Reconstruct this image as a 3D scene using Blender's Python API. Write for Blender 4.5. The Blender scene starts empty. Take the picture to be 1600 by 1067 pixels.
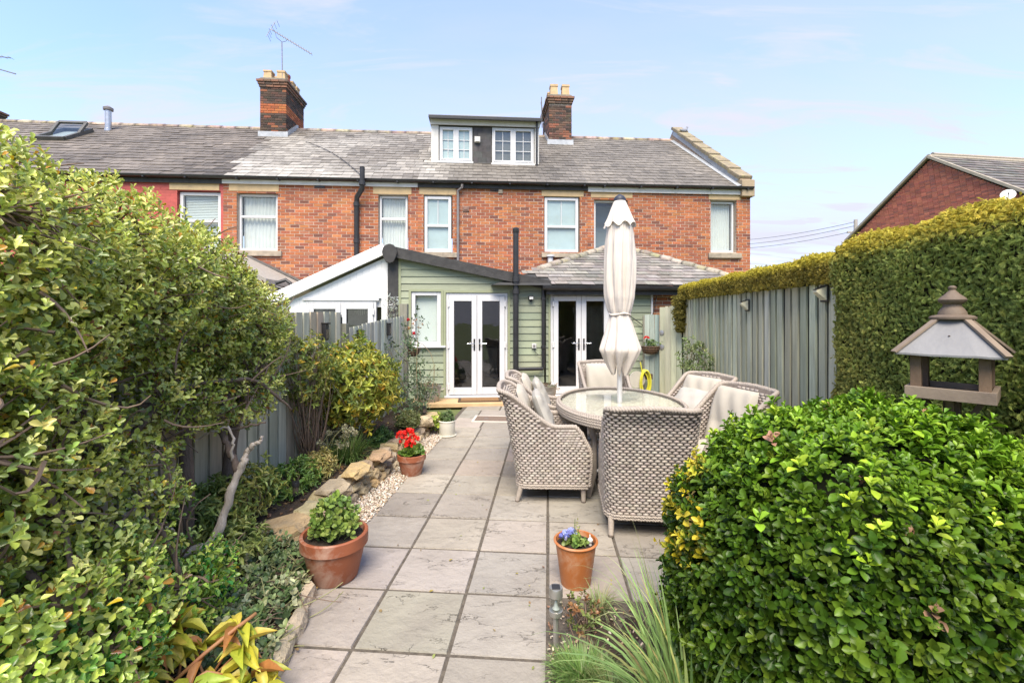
import bpy, bmesh, math, random
import numpy as np
from mathutils import Matrix, Vector
random.seed(7); rng = np.random.default_rng(7)
S = bpy.context.scene; COL = S.collection
R = math.radians

# ------------------------------------------------------------------ camera
F = 711.1; CAMH = 1.6; HORY = 492.0
cam_d = bpy.data.cameras.new('camera'); cam = bpy.data.objects.new('camera', cam_d); COL.objects.link(cam)
cam.location = (0, 0, CAMH); cam.rotation_euler = (R(90), 0, 0)
cam_d.sensor_width = 36; cam_d.lens = 16; cam_d.shift_y = -(533.5 - HORY) / 1600.0
cam_d.clip_start = 0.05; cam_d.clip_end = 2000
S.camera = cam

# ------------------------------------------------------------------ sky, sun, exposure
SUN_EL, SUN_DIR = 56.0, Vector((-0.10, -1.0))          # horizontal direction towards the sun
w = bpy.data.worlds.new('World'); S.world = w; w.use_nodes = True
nt = w.node_tree; nt.nodes.clear(); N = nt.nodes; Lk = nt.links
out = N.new('ShaderNodeOutputWorld'); bg = N.new('ShaderNodeBackground'); Lk.new(bg.outputs[0], out.inputs[0])
sky = N.new('ShaderNodeTexSky'); sky.sky_type = 'NISHITA'; sky.sun_disc = False
sky.sun_elevation = R(SUN_EL); sky.sun_rotation = math.atan2(SUN_DIR.x, SUN_DIR.y)
sky.air_density = 1.0; sky.dust_density = 0.1; sky.ozone_density = 8.0
bg.inputs['Strength'].default_value = 0.102
tc = N.new('ShaderNodeTexCoord'); sep = N.new('ShaderNodeSeparateXYZ'); Lk.new(tc.outputs['Generated'], sep.inputs[0])
def wmath(op, a, b=None, clamp=False):
    n = N.new('ShaderNodeMath'); n.operation = op; n.use_clamp = clamp
    for i, x in enumerate((a, b)):
        if x is None: continue
        if isinstance(x, (int, float)): n.inputs[i].default_value = x
        else: Lk.new(x, n.inputs[i])
    return n.outputs[0]
zz = wmath('MAXIMUM', sep.outputs['Z'], 0.04); zc = wmath('ADD', zz, 0.15)
cb = N.new('ShaderNodeCombineXYZ')
Lk.new(wmath('DIVIDE', sep.outputs['X'], zc), cb.inputs[0]); Lk.new(wmath('DIVIDE', sep.outputs['Y'], zc), cb.inputs[1])
mp = N.new('ShaderNodeMapping'); mp.inputs['Rotation'].default_value = (0, 0, R(20)); mp.inputs['Scale'].default_value = (0.55, 1.5, 1)
mp.inputs['Location'].default_value = (3.1, 1.7, 0)
Lk.new(cb.outputs[0], mp.inputs['Vector'])
n1 = N.new('ShaderNodeTexNoise'); n1.inputs['Scale'].default_value = 0.55; n1.inputs['Detail'].default_value = 7; n1.inputs['Roughness'].default_value = 0.55
n1.inputs['Distortion'].default_value = 0.5
Lk.new(mp.outputs[0], n1.inputs['Vector'])
cl = N.new('ShaderNodeMapRange'); cl.inputs['From Min'].default_value = 0.36; cl.inputs['From Max'].default_value = 0.78
cl.inputs['To Min'].default_value = 0.24; cl.inputs['To Max'].default_value = 0.85
Lk.new(n1.outputs['Fac'], cl.inputs['Value'])
# thin white veil thickening towards the horizon
hz = wmath('POWER', wmath('SUBTRACT', 1.0, zz, True), 4.0)
mp2 = N.new('ShaderNodeMapping'); mp2.inputs['Rotation'].default_value = (0, 0, R(-14)); mp2.inputs['Scale'].default_value = (0.9, 3.4, 1)
Lk.new(cb.outputs[0], mp2.inputs['Vector'])
n2 = N.new('ShaderNodeTexNoise'); n2.inputs['Scale'].default_value = 1.5; n2.inputs['Detail'].default_value = 9; n2.inputs['Roughness'].default_value = 0.6; n2.inputs['Distortion'].default_value = 0.8
Lk.new(mp2.outputs[0], n2.inputs['Vector'])
wi = N.new('ShaderNodeMapRange'); wi.inputs['From Min'].default_value = 0.52; wi.inputs['From Max'].default_value = 0.78; wi.inputs['To Max'].default_value = 0.65
Lk.new(n2.outputs['Fac'], wi.inputs['Value'])
fac = wmath('ADD', wmath('ADD', cl.outputs[0], wi.outputs[0]), wmath('MULTIPLY', hz, 0.55), True)
mix = N.new('ShaderNodeMix'); mix.data_type = 'RGBA'
Lk.new(fac, mix.inputs['Factor']); Lk.new(sky.outputs[0], mix.inputs[6]); mix.inputs[7].default_value = (1.80, 1.84, 2.22, 1)
Lk.new(mix.outputs[2], bg.inputs['Color'])

sun_d = bpy.data.lights.new('sun', 'SUN'); sun = bpy.data.objects.new('sun', sun_d); COL.objects.link(sun)
sun_d.energy = 1.85; sun_d.angle = R(40); sun_d.color = (1.0, 0.89, 0.73)
h = SUN_DIR.normalized()
to_sun = Vector((h.x * math.cos(R(SUN_EL)), h.y * math.cos(R(SUN_EL)), math.sin(R(SUN_EL))))
sun.rotation_euler = to_sun.to_track_quat('Z', 'Y').to_euler(); sun.location = (6, -6, 12)
S.view_settings.view_transform = 'Standard'; S.view_settings.look = 'None'
S.view_settings.gamma = 1.0; S.view_settings.use_curve_mapping = False
S.view_settings.exposure = 2.2
S.render.engine = 'CYCLES'
S.cycles.use_denoising = True; S.cycles.max_bounces = 10; S.cycles.diffuse_bounces = 6; S.cycles.glossy_bounces = 3
S.cycles.transparent_max_bounces = 12; S.cycles.caustics_reflective = False; S.cycles.caustics_refractive = False

# ------------------------------------------------------------------ layout helpers
def at(px, py, Y):                       # a world point seen at a photo pixel, Y metres away
    return Vector(((px - 800) / F * Y, Y, CAMH + (HORY - py) / F * Y))
def gnd(px, py, z=0.0):                  # a world point at height z
    return at(px, py, (CAMH - z) * F / (py - HORY))

def v3(*a): return np.array(a, float)
def unit(a):
    a = np.asarray(a, float); return a / np.maximum(np.linalg.norm(a, axis=-1, keepdims=True), 1e-9)

# ------------------------------------------------------------------ materials
MATS = {}
def mat(name, col=(.5, .5, .5), col2=None, nscale=4.0, rough=.65, bump=0.0, bscale=30.0, tint=False, var=0.25, metal=0.0,
        spec=0.4, transl=0.0, stretch=None, stain=None, stain_scale=2.0, stain_amt=.5, coat=0.0, lines=None, bdist=.01, detail=5):
    if name in MATS: return MATS[name]
    m = bpy.data.materials.new(name); m.use_nodes = True; MATS[name] = m
    t = m.node_tree; n = t.nodes; l = t.links; n.clear()
    o = n.new('ShaderNodeOutputMaterial'); p = n.new('ShaderNodeBsdfPrincipled')
    p.inputs['Roughness'].default_value = rough; p.inputs['Metallic'].default_value = metal
    p.inputs['Specular IOR Level'].default_value = spec; p.inputs['Coat Weight'].default_value = coat
    geo = n.new('ShaderNodeNewGeometry'); vec = geo.outputs['Position']
    if stretch:
        mp = n.new('ShaderNodeMapping'); mp.inputs['Scale'].default_value = stretch
        if len(stretch) == 3: pass
        l.new(vec, mp.inputs['Vector']); vec = mp.outputs[0]
    def noise(scale, det=detail, rgh=.6, dist=0.0, v=vec):
        q = n.new('ShaderNodeTexNoise'); q.inputs['Scale'].default_value = scale; q.inputs['Detail'].default_value = det
        q.inputs['Roughness'].default_value = rgh; q.inputs['Distortion'].default_value = dist; l.new(v, q.inputs['Vector']); return q.outputs['Fac']
    def mixc(f, a, b, mode='MIX'):
        q = n.new('ShaderNodeMix'); q.data_type = 'RGBA'; q.blend_type = mode
        for i, x in ((0, f), (6, a), (7, b)):
            if isinstance(x, (int, float)): q.inputs[i].default_value = x
            elif isinstance(x, tuple): q.inputs[i].default_value = (*x[:3], 1)
            else: l.new(x, q.inputs[i])
        return q.outputs[2]
    def mr(x, a, b, c, d):
        q = n.new('ShaderNodeMapRange'); l.new(x, q.inputs[0])
        for i, y in enumerate((a, b, c, d)): q.inputs[i + 1].default_value = y
        return q.outputs[0]
    if tint:
        at_ = n.new('ShaderNodeAttribute'); at_.attribute_name = 'tint'
        oi = n.new('ShaderNodeObjectInfo')
        base = mixc(1.0, at_.outputs['Color'], oi.outputs['Color'], 'ADD')
    else:
        base = None
    nz = noise(nscale)
    if base is None:
        c2 = col2 or tuple(c * (1 - var) for c in col)
        base = mixc(mr(nz, .3, .7, 0, 1), col, c2)
    else:
        f = mr(nz, .25, .75, 1 - var, 1 + var * .8)
        q = n.new('ShaderNodeVectorMath'); q.operation = 'SCALE'; l.new(base, q.inputs[0]); l.new(f, q.inputs['Scale']); base = q.outputs[0]
    if stain:
        sn = noise(stain_scale, 6, .65, .6)
        base = mixc(mr(sn, .5, .72, 0, stain_amt), base, stain)
    if lines:                             # broken riven creases, running mostly across
        mq = n.new('ShaderNodeMapping'); mq.inputs['Scale'].default_value = lines[0]; l.new(geo.outputs['Position'], mq.inputs['Vector'])
        def thin(scale, off, wd):
            ad = n.new('ShaderNodeVectorMath'); ad.operation = 'ADD'; l.new(mq.outputs[0], ad.inputs[0]); ad.inputs[1].default_value = (off, off * 1.7, 0)
            nn_ = noise(scale, 6, .62, .4, ad.outputs[0])
            q = n.new('ShaderNodeMath'); q.operation = 'SUBTRACT'; l.new(nn_, q.inputs[0]); q.inputs[1].default_value = .5
            q2 = n.new('ShaderNodeMath'); q2.operation = 'ABSOLUTE'; l.new(q.outputs[0], q2.inputs[0])
            mk = mr(noise(2.6, 2, .5, 0, ad.outputs[0]), .53, .68, 0, 1)
            q3 = n.new('ShaderNodeMath'); q3.operation = 'MULTIPLY'; l.new(mr(q2.outputs[0], 0, wd, 1, 0), q3.inputs[0]); l.new(mk, q3.inputs[1]); return q3.outputs[0]
        t1, t2 = thin(1.6, 0, lines[1]), thin(2.7, 9.3, lines[1] * 1.2)
        q = n.new('ShaderNodeMath'); q.operation = 'MAXIMUM'; l.new(t1, q.inputs[0]); l.new(t2, q.inputs[1]); ln = q.outputs[0]
        q = n.new('ShaderNodeMath'); q.operation = 'MULTIPLY'; l.new(ln, q.inputs[0]); q.inputs[1].default_value = -.45; crease = q.outputs[0]
        q = n.new('ShaderNodeMath'); q.operation = 'MULTIPLY'; l.new(ln, q.inputs[0]); q.inputs[1].default_value = lines[3]
        base = mixc(q.outputs[0], base, lines[4])
    l.new(base, p.inputs['Base Color'])
    if bump > 0:
        b = n.new('ShaderNodeBump'); b.inputs['Strength'].default_value = bump; b.inputs['Distance'].default_value = bdist
        hgt = noise(bscale, 6, .6)
        if lines:
            q = n.new('ShaderNodeMath'); q.operation = 'MULTIPLY_ADD'; l.new(crease, q.inputs[0]); q.inputs[1].default_value = lines[2]; l.new(hgt, q.inputs[2]); hgt = q.outputs[0]
        l.new(hgt, b.inputs['Height']); l.new(b.outputs[0], p.inputs['Normal'])
    if transl > 0:
        tr = n.new('ShaderNodeBsdfTranslucent'); l.new(base, tr.inputs['Color'])
        ms = n.new('ShaderNodeMixShader'); ms.inputs[0].default_value = transl
        l.new(p.outputs[0], ms.inputs[1]); l.new(tr.outputs[0], ms.inputs[2]); l.new(ms.outputs[0], o.inputs[0])
    else:
        l.new(p.outputs[0], o.inputs[0])
    return m

def glass_mat(name, tintc=(.9, .95, .93), ior=1.5, rough=.02, power=4.0, low=.10):
    if name in MATS: return MATS[name]
    m = bpy.data.materials.new(name); m.use_nodes = True; MATS[name] = m
    t = m.node_tree; n = t.nodes; l = t.links; n.clear()
    o = n.new('ShaderNodeOutputMaterial'); lw = n.new('ShaderNodeLayerWeight'); lw.inputs[0].default_value = .5
    pw = n.new('ShaderNodeMath'); pw.operation = 'POWER'; l.new(lw.outputs['Facing'], pw.inputs[0]); pw.inputs[1].default_value = power
    fr = n.new('ShaderNodeMapRange'); l.new(pw.outputs[0], fr.inputs[0]); fr.inputs[3].default_value = low; fr.inputs[4].default_value = 1.0
    tr = n.new('ShaderNodeBsdfTransparent'); tr.inputs[0].default_value = (*tintc, 1)
    g = n.new('ShaderNodeBsdfGlossy'); g.inputs['Roughness'].default_value = rough
    geo = n.new('ShaderNodeNewGeometry')
    q = n.new('ShaderNodeTexNoise'); q.inputs['Scale'].default_value = 2.2; l.new(geo.outputs['Position'], q.inputs['Vector'])
    b = n.new('ShaderNodeBump'); b.inputs['Strength'].default_value = .05; b.inputs['Distance'].default_value = .05
    l.new(q.outputs['Fac'], b.inputs['Height']); l.new(b.outputs[0], g.inputs['Normal'])
    ms = n.new('ShaderNodeMixShader'); l.new(fr.outputs[0], ms.inputs[0]); l.new(tr.outputs[0], ms.inputs[1]); l.new(g.outputs[0], ms.inputs[2])
    l.new(ms.outputs[0], o.inputs[0]); return m

# ------------------------------------------------------------------ objects
def tag(o, label=None, cat=None, group=None, kind=None):
    if label: o['label'] = label
    if cat: o['category'] = cat
    if group: o['group'] = group
    if kind: o['kind'] = kind
    return o
def empty(name, loc=(0, 0, 0), rz=0.0, label=None, cat=None, group=None, kind=None):
    o = bpy.data.objects.new(name, None); o.empty_display_size = .1; COL.objects.link(o)
    o.location = loc; o.rotation_euler = (0, 0, rz)
    return tag(o, label, cat, group, kind)
def wm(o):
    m = Matrix.Translation(o.location) @ o.rotation_euler.to_matrix().to_4x4() @ Matrix.Diagonal((*o.scale, 1))
    return wm(o.parent) @ m if o.parent else m
def local(o, p): return wm(o).inverted() @ Vector(p)
def copy_tree(o, parent=None):
    c = o.copy(); COL.objects.link(c); c.parent = parent
    for ch in list(o.children): copy_tree(ch, c)
    return c

class MB:
    def __init__(s): s.v = []; s.f = []
    def add(s, vs, fs):
        b = len(s.v); s.v += [tuple(map(float, p)) for p in vs]; s.f += [tuple(i + b for i in f) for f in fs]; return s
    def box(s, x0, x1, y0, y1, z0, z1):
        return s.add([(x0, y0, z0), (x1, y0, z0), (x1, y1, z0), (x0, y1, z0), (x0, y0, z1), (x1, y0, z1), (x1, y1, z1), (x0, y1, z1)],
                     [(0, 3, 2, 1), (4, 5, 6, 7), (0, 1, 5, 4), (1, 2, 6, 5), (2, 3, 7, 6), (3, 0, 4, 7)])
    def bar(s, a, b, w, d, up=(0, 0, 1)):          # box along a-b, w wide, d along "up"
        a = np.array(a, float); b = np.array(b, float); t = unit(b - a); x = np.cross(t, up)
        if np.linalg.norm(x) < 1e-4: x = np.cross(t, (0, 1, 0))
        x = unit(x); y = unit(np.cross(x, t)); vs = []
        for p in (a, b):
            for i, j in ((-1, -1), (1, -1), (1, 1), (-1, 1)): vs.append(p + x * i * w / 2 + y * j * d / 2)
        return s.add(vs, [(0, 3, 2, 1), (4, 5, 6, 7), (0, 1, 5, 4), (1, 2, 6, 5), (2, 3, 7, 6), (3, 0, 4, 7)])
    def tube(s, pts, r, seg=8, cap=True, closed=False):
        P = np.array(pts, float); n = len(P); rr = np.full(n, r) if np.isscalar(r) else np.array(r, float)
        T = np.zeros_like(P)
        if closed: T = np.roll(P, -1, 0) - np.roll(P, 1, 0)
        else: T[1:-1] = P[2:] - P[:-2]; T[0] = P[1] - P[0]; T[-1] = P[-1] - P[-2]
        T = unit(T); ref = np.array((0, 0, 1.)) if abs(T[0][2]) < .9 else np.array((1., 0, 0)); X = unit(np.cross(T[0], ref)); vs = []
        for i in range(n):
            X = unit(X - T[i] * X.dot(T[i])); Yv = np.cross(T[i], X)
            for k in range(seg):
                a = 2 * math.pi * k / seg; vs.append(P[i] + (X * math.cos(a) + Yv * math.sin(a)) * rr[i])
        fs = []
        for i in range(n if closed else n - 1):
            j = (i + 1) % n
            for k in range(seg): fs.append((i * seg + k, i * seg + (k + 1) % seg, j * seg + (k + 1) % seg, j * seg + k))
        if cap and not closed: fs += [tuple(range(seg))[::-1], tuple((n - 1) * seg + k for k in range(seg))]
        return s.add(vs, fs)
    def lathe(s, prof, seg=24, c=(0, 0, 0), sx=1.0, sy=1.0, closed=False):      # prof [(r,z)]
        vs = []; n = len(prof)
        for r, z in prof:
            for k in range(seg):
                a = 2 * math.pi * k / seg; vs.append((c[0] + r * sx * math.cos(a), c[1] + r * sy * math.sin(a), c[2] + z))
        fs = [(i * seg + k, i * seg + (k + 1) % seg, (i + 1) % n * seg + (k + 1) % seg, (i + 1) % n * seg + k) for i in range(n if closed else n - 1) for k in range(seg)]
        if not closed: fs += [tuple(range(seg))[::-1], tuple((n - 1) * seg + k for k in range(seg))]
        return s.add(vs, fs)
    def prism(s, poly, y0, y1, plane='xz'):        # polygon in a plane, extruded along the third axis
        n = len(poly); vs = []
        for y in (y0, y1):
            for a, b in poly: vs.append({'xz': (a, y, b), 'xy': (a, b, y), 'yz': (y, a, b)}[plane])
        return s.add(vs, [tuple(range(n)), tuple(range(n, 2 * n))[::-1]] + [(i, (i + 1) % n, n + (i + 1) % n, n + i) for i in range(n)])
    def grid(s, P):                                # (a,b,3) array of points
        P = np.asarray(P, float); a, b = P.shape[:2]
        return s.add(P.reshape(-1, 3), [(i * b + j, i * b + j + 1, (i + 1) * b + j + 1, (i + 1) * b + j) for i in range(a - 1) for j in range(b - 1)])
    def mesh(s, name, smooth=False, recalc=True):
        me = bpy.data.meshes.new(name); me.from_pydata(s.v, [], s.f)
        if recalc:
            bm = bmesh.new(); bm.from_mesh(me); bmesh.ops.recalc_face_normals(bm, faces=bm.faces); bm.to_mesh(me); bm.free()
        if smooth:
            me.polygons.foreach_set('use_smooth', [True] * len(me.polygons))
            if smooth != 'all': 
                try: me.set_sharp_from_angle(angle=R(40))
                except Exception: pass
        me.update(); return me
    def build(s, name, m, parent=None, smooth=False, color=None, kind=None, recalc=True, bevel=0.0):
        me = s.mesh(name, smooth, recalc); me.materials.append(m)
        o = bpy.data.objects.new(name, me); COL.objects.link(o); o.parent = parent
        if color: o.color = (*color[:3], 1)
        if kind: o['kind'] = kind
        if bevel:
            b = o.modifiers.new('bevel', 'BEVEL'); b.width = bevel; b.segments = 2; b.limit_method = 'ANGLE'
        return o

# ------------------------------------------------------------------ many alike pieces
TPL = {}; TMESH = {}
def tpl(name, vs, fs, smooth=False): TPL[name] = (np.array(vs, float), [tuple(f) for f in fs], smooth)
_b = MB().box(-.5, .5, -.5, .5, -.5, .5); tpl('box', _b.v, _b.f)
def _cham():                                # plate with chamfered upper edge
    m = MB(); e = .012
    ring = lambda d, z: [(-.5 + d, -.5 + d, z), (.5 - d, -.5 + d, z), (.5 - d, .5 - d, z), (-.5 + d, .5 - d, z)]
    vs = ring(0, -.5) + ring(0, .2) + ring(e, .5)
    fs = [(3, 2, 1, 0), (8, 9, 10, 11)] + [(i, (i + 1) % 4, 4 + (i + 1) % 4, 4 + i) for i in range(4)] + [(4 + i, 4 + (i + 1) % 4, 8 + (i + 1) % 4, 8 + i) for i in range(4)]
    return vs, fs
tpl('plate', *_cham())
def frames(pos, x, y, z):                   # stack of 4x4 matrices from axes (already scaled)
    n = len(pos); M = np.zeros((n, 4, 4)); M[:, :3, 0] = x; M[:, :3, 1] = y; M[:, :3, 2] = z; M[:, :3, 3] = pos; M[:, 3, 3] = 1; return M
def join_mesh(name, Ms, cols, tps, tid):
    V = []; C = []; LV = []; LT = []; SM = []; off = 0
    for k, tn in enumerate(tps):
        vs, fs, sm = TPL[tn]; sel = np.where(tid == k)[0]
        if not len(sel): continue
        nv = len(vs); vh = np.c_[vs, np.ones(nv)]
        W = np.einsum('nij,vj->nvi', Ms[sel], vh)[:, :, :3].reshape(-1, 3)
        V.append(W); C.append(np.repeat(cols[sel], nv, 0))
        lv = np.concatenate([np.array(f) for f in fs]); lt = np.array([len(f) for f in fs])
        LV.append((lv[None] + (np.arange(len(sel)) * nv)[:, None] + off).ravel()); LT.append(np.tile(lt, len(sel))); SM.append(np.full(len(sel) * len(fs), sm))
        off += nv * len(sel)
    V = np.concatenate(V); C = np.concatenate(C); LV = np.concatenate(LV); LT = np.concatenate(LT); SM = np.concatenate(SM)
    me = bpy.data.meshes.new(name); me.vertices.add(len(V)); me.vertices.foreach_set('co', V.astype(np.float32).ravel())
    me.loops.add(len(LV)); me.loops.foreach_set('vertex_index', LV.astype(np.int32))
    me.polygons.add(len(LT)); me.polygons.foreach_set('loop_start', np.r_[0, np.cumsum(LT)[:-1]].astype(np.int32))
    me.polygons.foreach_set('use_smooth', SM)
    a = me.attributes.new('tint', 'FLOAT_COLOR', 'POINT'); a.data.foreach_set('color', np.c_[C, np.ones(len(C))].astype(np.float32).ravel())
    me.update(calc_edges=True); return me
def pieces(name, tps, Ms, cols, parent, m, limit=300, stuff='bricks', tid=None, score=None):
    if isinstance(tps, str): tps = [tps]
    Ms = np.asarray(Ms, float); cols = np.asarray(cols, float); n = len(Ms)
    if n == 0: return []
    tid = np.zeros(n, int) if tid is None else np.asarray(tid)
    if score is None:
        P = Ms[:, :3, 3]; W = np.array(wm(parent)) if parent else np.eye(4); P = P @ W[:3, :3].T + W[:3, 3]
        size = np.sqrt(np.linalg.norm(Ms[:, :3, 0], axis=1) * np.maximum(np.linalg.norm(Ms[:, :3, 1], axis=1), np.linalg.norm(Ms[:, :3, 2], axis=1)))
        px = 800 + F * P[:, 0] / np.maximum(P[:, 1], .1); py = HORY - F * (P[:, 2] - CAMH) / np.maximum(P[:, 1], .1)
        score = size / np.maximum(P[:, 1], .1) * ((px > 0) & (px < 1600) & (py > 0) & (py < 1067) & (P[:, 1] > .2))
    order = np.argsort(-score, kind='stable'); ind = order[:limit]; rest = order[limit:]; made = []
    for i in ind:
        tn = tps[tid[i]]; key = (tn, m.name, name)
        if key not in TMESH:
            vs, fs, sm = TPL[tn]; me = bpy.data.meshes.new(name); me.from_pydata([tuple(v) for v in vs], [], fs)
            if sm: me.polygons.foreach_set('use_smooth', [True] * len(fs))
            me.materials.append(m); TMESH[key] = me
        o = bpy.data.objects.new(name, TMESH[key]); COL.objects.link(o); o.parent = parent
        o.matrix_basis = Matrix(Ms[i].tolist()); o.color = (*cols[i], 1); made.append(o)
    if len(rest):
        me = join_mesh(stuff, Ms[rest], cols[rest], tps, tid[rest]); me.materials.append(m)
        o = bpy.data.objects.new(stuff, me); COL.objects.link(o); o.parent = parent; o.color = (0, 0, 0, 1); o['kind'] = 'stuff'; made.append(o)
    return made
def pal(colors, n, jit=.12, p=None):
    c = np.array(colors, float); k = rng.choice(len(c), n, p=p); return np.clip(c[k] * (1 + rng.normal(0, jit, (n, 1))) * (1 + rng.normal(0, jit * .25, (n, 3))), .004, .95)
def smoothstep(a, b, x):
    t = np.clip((x - a) / (b - a), 0, 1); return t * t * (3 - 2 * t)
# ------------------------------------------------------------------ the row of houses: a frame u (along the wall), v (into the house)
HA = R(4.2); HY = 11.6; ca, sa = math.cos(HA), math.sin(HA)
def hray(px, py, v):
    r = (px - 800) / F; t = (v + HY * ca) / (ca - r * sa)
    return t * (r * ca + sa) - HY * sa, CAMH + t * (HORY - py) / F
class Frame:
    def __init__(s, name, px, v0, label, cat, group=None):
        s.v0 = v0; s.u0 = hray(px, HORY, v0)[0]
        s.e = empty(name, (s.u0 * ca - v0 * sa, HY + s.u0 * sa + v0 * ca, 0), HA, label, cat, group)
    def P(s, px, py, v=0.0):
        u, z = hray(px, py, s.v0 + v); return u - s.u0, z
    def X(s, px, v=0.0): return s.P(px, HORY, v)[0]

m_brick = mat('brick', tint=True, nscale=45, var=.3, rough=.85, bump=.5, bscale=160, bdist=.004, stain=(.10, .055, .04), stain_scale=1.6, stain_amt=.35)
m_mortar = mat('mortar', (.56, .48, .39), (.45, .37, .30), 12, rough=.9, bump=.4, bscale=120, bdist=.003)
m_mortar_dark = mat('chimney_mortar', (.30, .26, .22), (.16, .13, .11), 8, rough=.9)
m_painted = mat('painted_brick', tint=True, nscale=10, var=.12, rough=.6, bump=.35, bscale=60, bdist=.004, stain=(.16, .05, .045), stain_scale=3, stain_amt=.5)
m_slate = mat('slate', tint=True, nscale=9, var=.35, rough=.6, bump=.5, bscale=70, bdist=.004, spec=.35)
m_under = mat('roof_felt', (.05, .05, .05), rough=.9)
m_stone = mat('lintel_stone', (.56, .41, .22), (.46, .34, .20), 5, rough=.8, bump=.4, bscale=60, bdist=.004, stain=(.25, .2, .13), stain_scale=6, stain_amt=.35)
m_sill = mat('weathered_sill', (.42, .35, .26), (.22, .19, .15), 7, rough=.85, bump=.5, bscale=50, bdist=.005)
m_upvc = mat('white_plastic', (.60, .60, .61), (.54, .54, .54), 3, rough=.32, spec=.5)
m_white_paint = mat('white_paint', (.64, .63, .61), (.54, .53, .50), 5, rough=.5, bump=.15, bscale=40)
m_black = mat('black_plastic', (.018, .018, .02), (.03, .03, .032), 8, rough=.38)
m_blackwood = mat('black_timber', (.022, .021, .021), (.05, .048, .046), 9, rough=.6, bump=.3, bscale=40)
m_greypipe = mat('grey_pipe', (.22, .2, .2), (.15, .14, .14), 8, rough=.5)
m_lead = mat('lead', (.42, .44, .46), (.28, .30, .32), 6, rough=.5, metal=.2, bump=.4, bscale=14)
m_glass = glass_mat('window_glass')
m_curtain = mat('net_curtain', (.70, .70, .68), (.62, .62, .61), 3, rough=.9, transl=.06)
m_blind = mat('window_blind', (.72, .74, .72), (.66, .68, .67), 2, rough=.6)
m_frost = mat('frosted_blind', (.50, .58, .59), (.40, .47, .49), 2, rough=.5)
m_room = mat('dark_room', (.16, .145, .13), (.10, .095, .085), 2, rough=.8)
m_sage = mat('sage_boards', tint=True, nscale=6, var=.14, rough=.6, bump=.35, bscale=22, bdist=.004, stretch=(1, 1, 9), stain=(.20, .23, .15), stain_scale=3, stain_amt=.4)
m_pot_clay = mat('chimney_clay', (.56, .40, .22), (.38, .27, .16), 9, rough=.8, bump=.3, bscale=50)
m_red_clay = mat('red_clay', (.38, .11, .06), (.26, .09, .06), 9, rough=.8)
m_coping = mat('mossy_coping', (.30, .24, .16), (.16, .14, .10), 7, rough=.9, bump=.9, bscale=26, bdist=.02, stain=(.36, .34, .14), stain_scale=5, stain_amt=.6)
m_ridge = mat('ridge_tile', tint=True, nscale=14, var=.35, rough=.85, bump=.6, bscale=50, bdist=.01, stain=(.33, .30, .10), stain_scale=4, stain_amt=.6)
BRICKS = [(.37, .122, .048), (.33, .108, .048), (.28, .09, .048), (.41, .155, .058), (.17, .066, .045), (.31, .125, .07)]
BP = [.26, .24, .17, .13, .1, .10]

def brick_set(org, ua, za, na, W, H, holes=(), bw=.213, bh=.0625, j=.0125, depth=.05, proud=.006, z_from=0.0, colors=BRICKS, p=BP, jit=.10):
    """bricks on a face; returns matrices and colours. holes in face coordinates (x0,x1,z0,z1)"""
    org, ua, za, na = (np.array(q, float) for q in (org, ua, za, na)); Ms = []; k = 0; z = 0.0
    while z + bh <= H + 1e-6:
        if z >= z_from:
            x = -(bw + j) / 2 if k % 2 else 0.0
            x += .004 * math.sin(k * 3.7)
            free = [(0, W)]
            for (a, b, c, d) in holes:
                if z + bh * .5 > c and z + bh * .5 < d:
                    nf = []
                    for s_, e_ in free:
                        if a > s_: nf.append((s_, min(a, e_)))
                        if b < e_: nf.append((max(b, s_), e_))
                    free = [q for q in nf if q[1] - q[0] > .01]
            while x < W:
                for s_, e_ in free:
                    a, b = max(x, s_), min(x + bw, e_)
                    if b - a > .012:
                        c = org + ua * ((a + b) / 2) + za * (z + bh / 2) + na * (proud - depth / 2 + random.uniform(-.0025, .0025))
                        Ms.append(frames([c], ua * (b - a), na * depth, za * bh)[0])
                x += bw + j
        z += bh + j; k += 1
    return np.array(Ms), pal(colors, len(Ms), jit, p)

def wall_cells(mb, x0, x1, z0, z1, holes, y0, y1):
    xs = sorted({x0, x1, *[q for h in holes for q in h[:2] if x0 < q < x1]}); zs = sorted({z0, z1, *[q for h in holes for q in h[2:] if z0 < q < z1]})
    for i in range(len(xs) - 1):
        for k in range(len(zs) - 1):
            cx, cz = (xs[i] + xs[i + 1]) / 2, (zs[k] + zs[k + 1]) / 2
            if any(a < cx < b and c < cz < d for a, b, c, d in holes): continue
            mb.box(xs[i], xs[i + 1], y0, y1, zs[k], zs[k + 1])
    return mb

def curtain_mesh(mb, x0, x1, z0, z1, y, n=40, amp=.02, waves=9, gather=0.0):
    zs = np.linspace(z0, z1, 6); xs = np.linspace(0, 1, n); P = np.zeros((6, n, 3))
    for i, z in enumerate(zs):
        f = (z - z0) / (z1 - z0)
        P[i, :, 0] = x0 + (x1 - x0) * xs; P[i, :, 2] = z
        P[i, :, 1] = y + amp * np.sin(xs * waves * 6.28 + .8 * np.sin(xs * 11) + f * .5) * (1 + .3 * np.sin(f * 3))
    return mb.grid(P)

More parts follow.
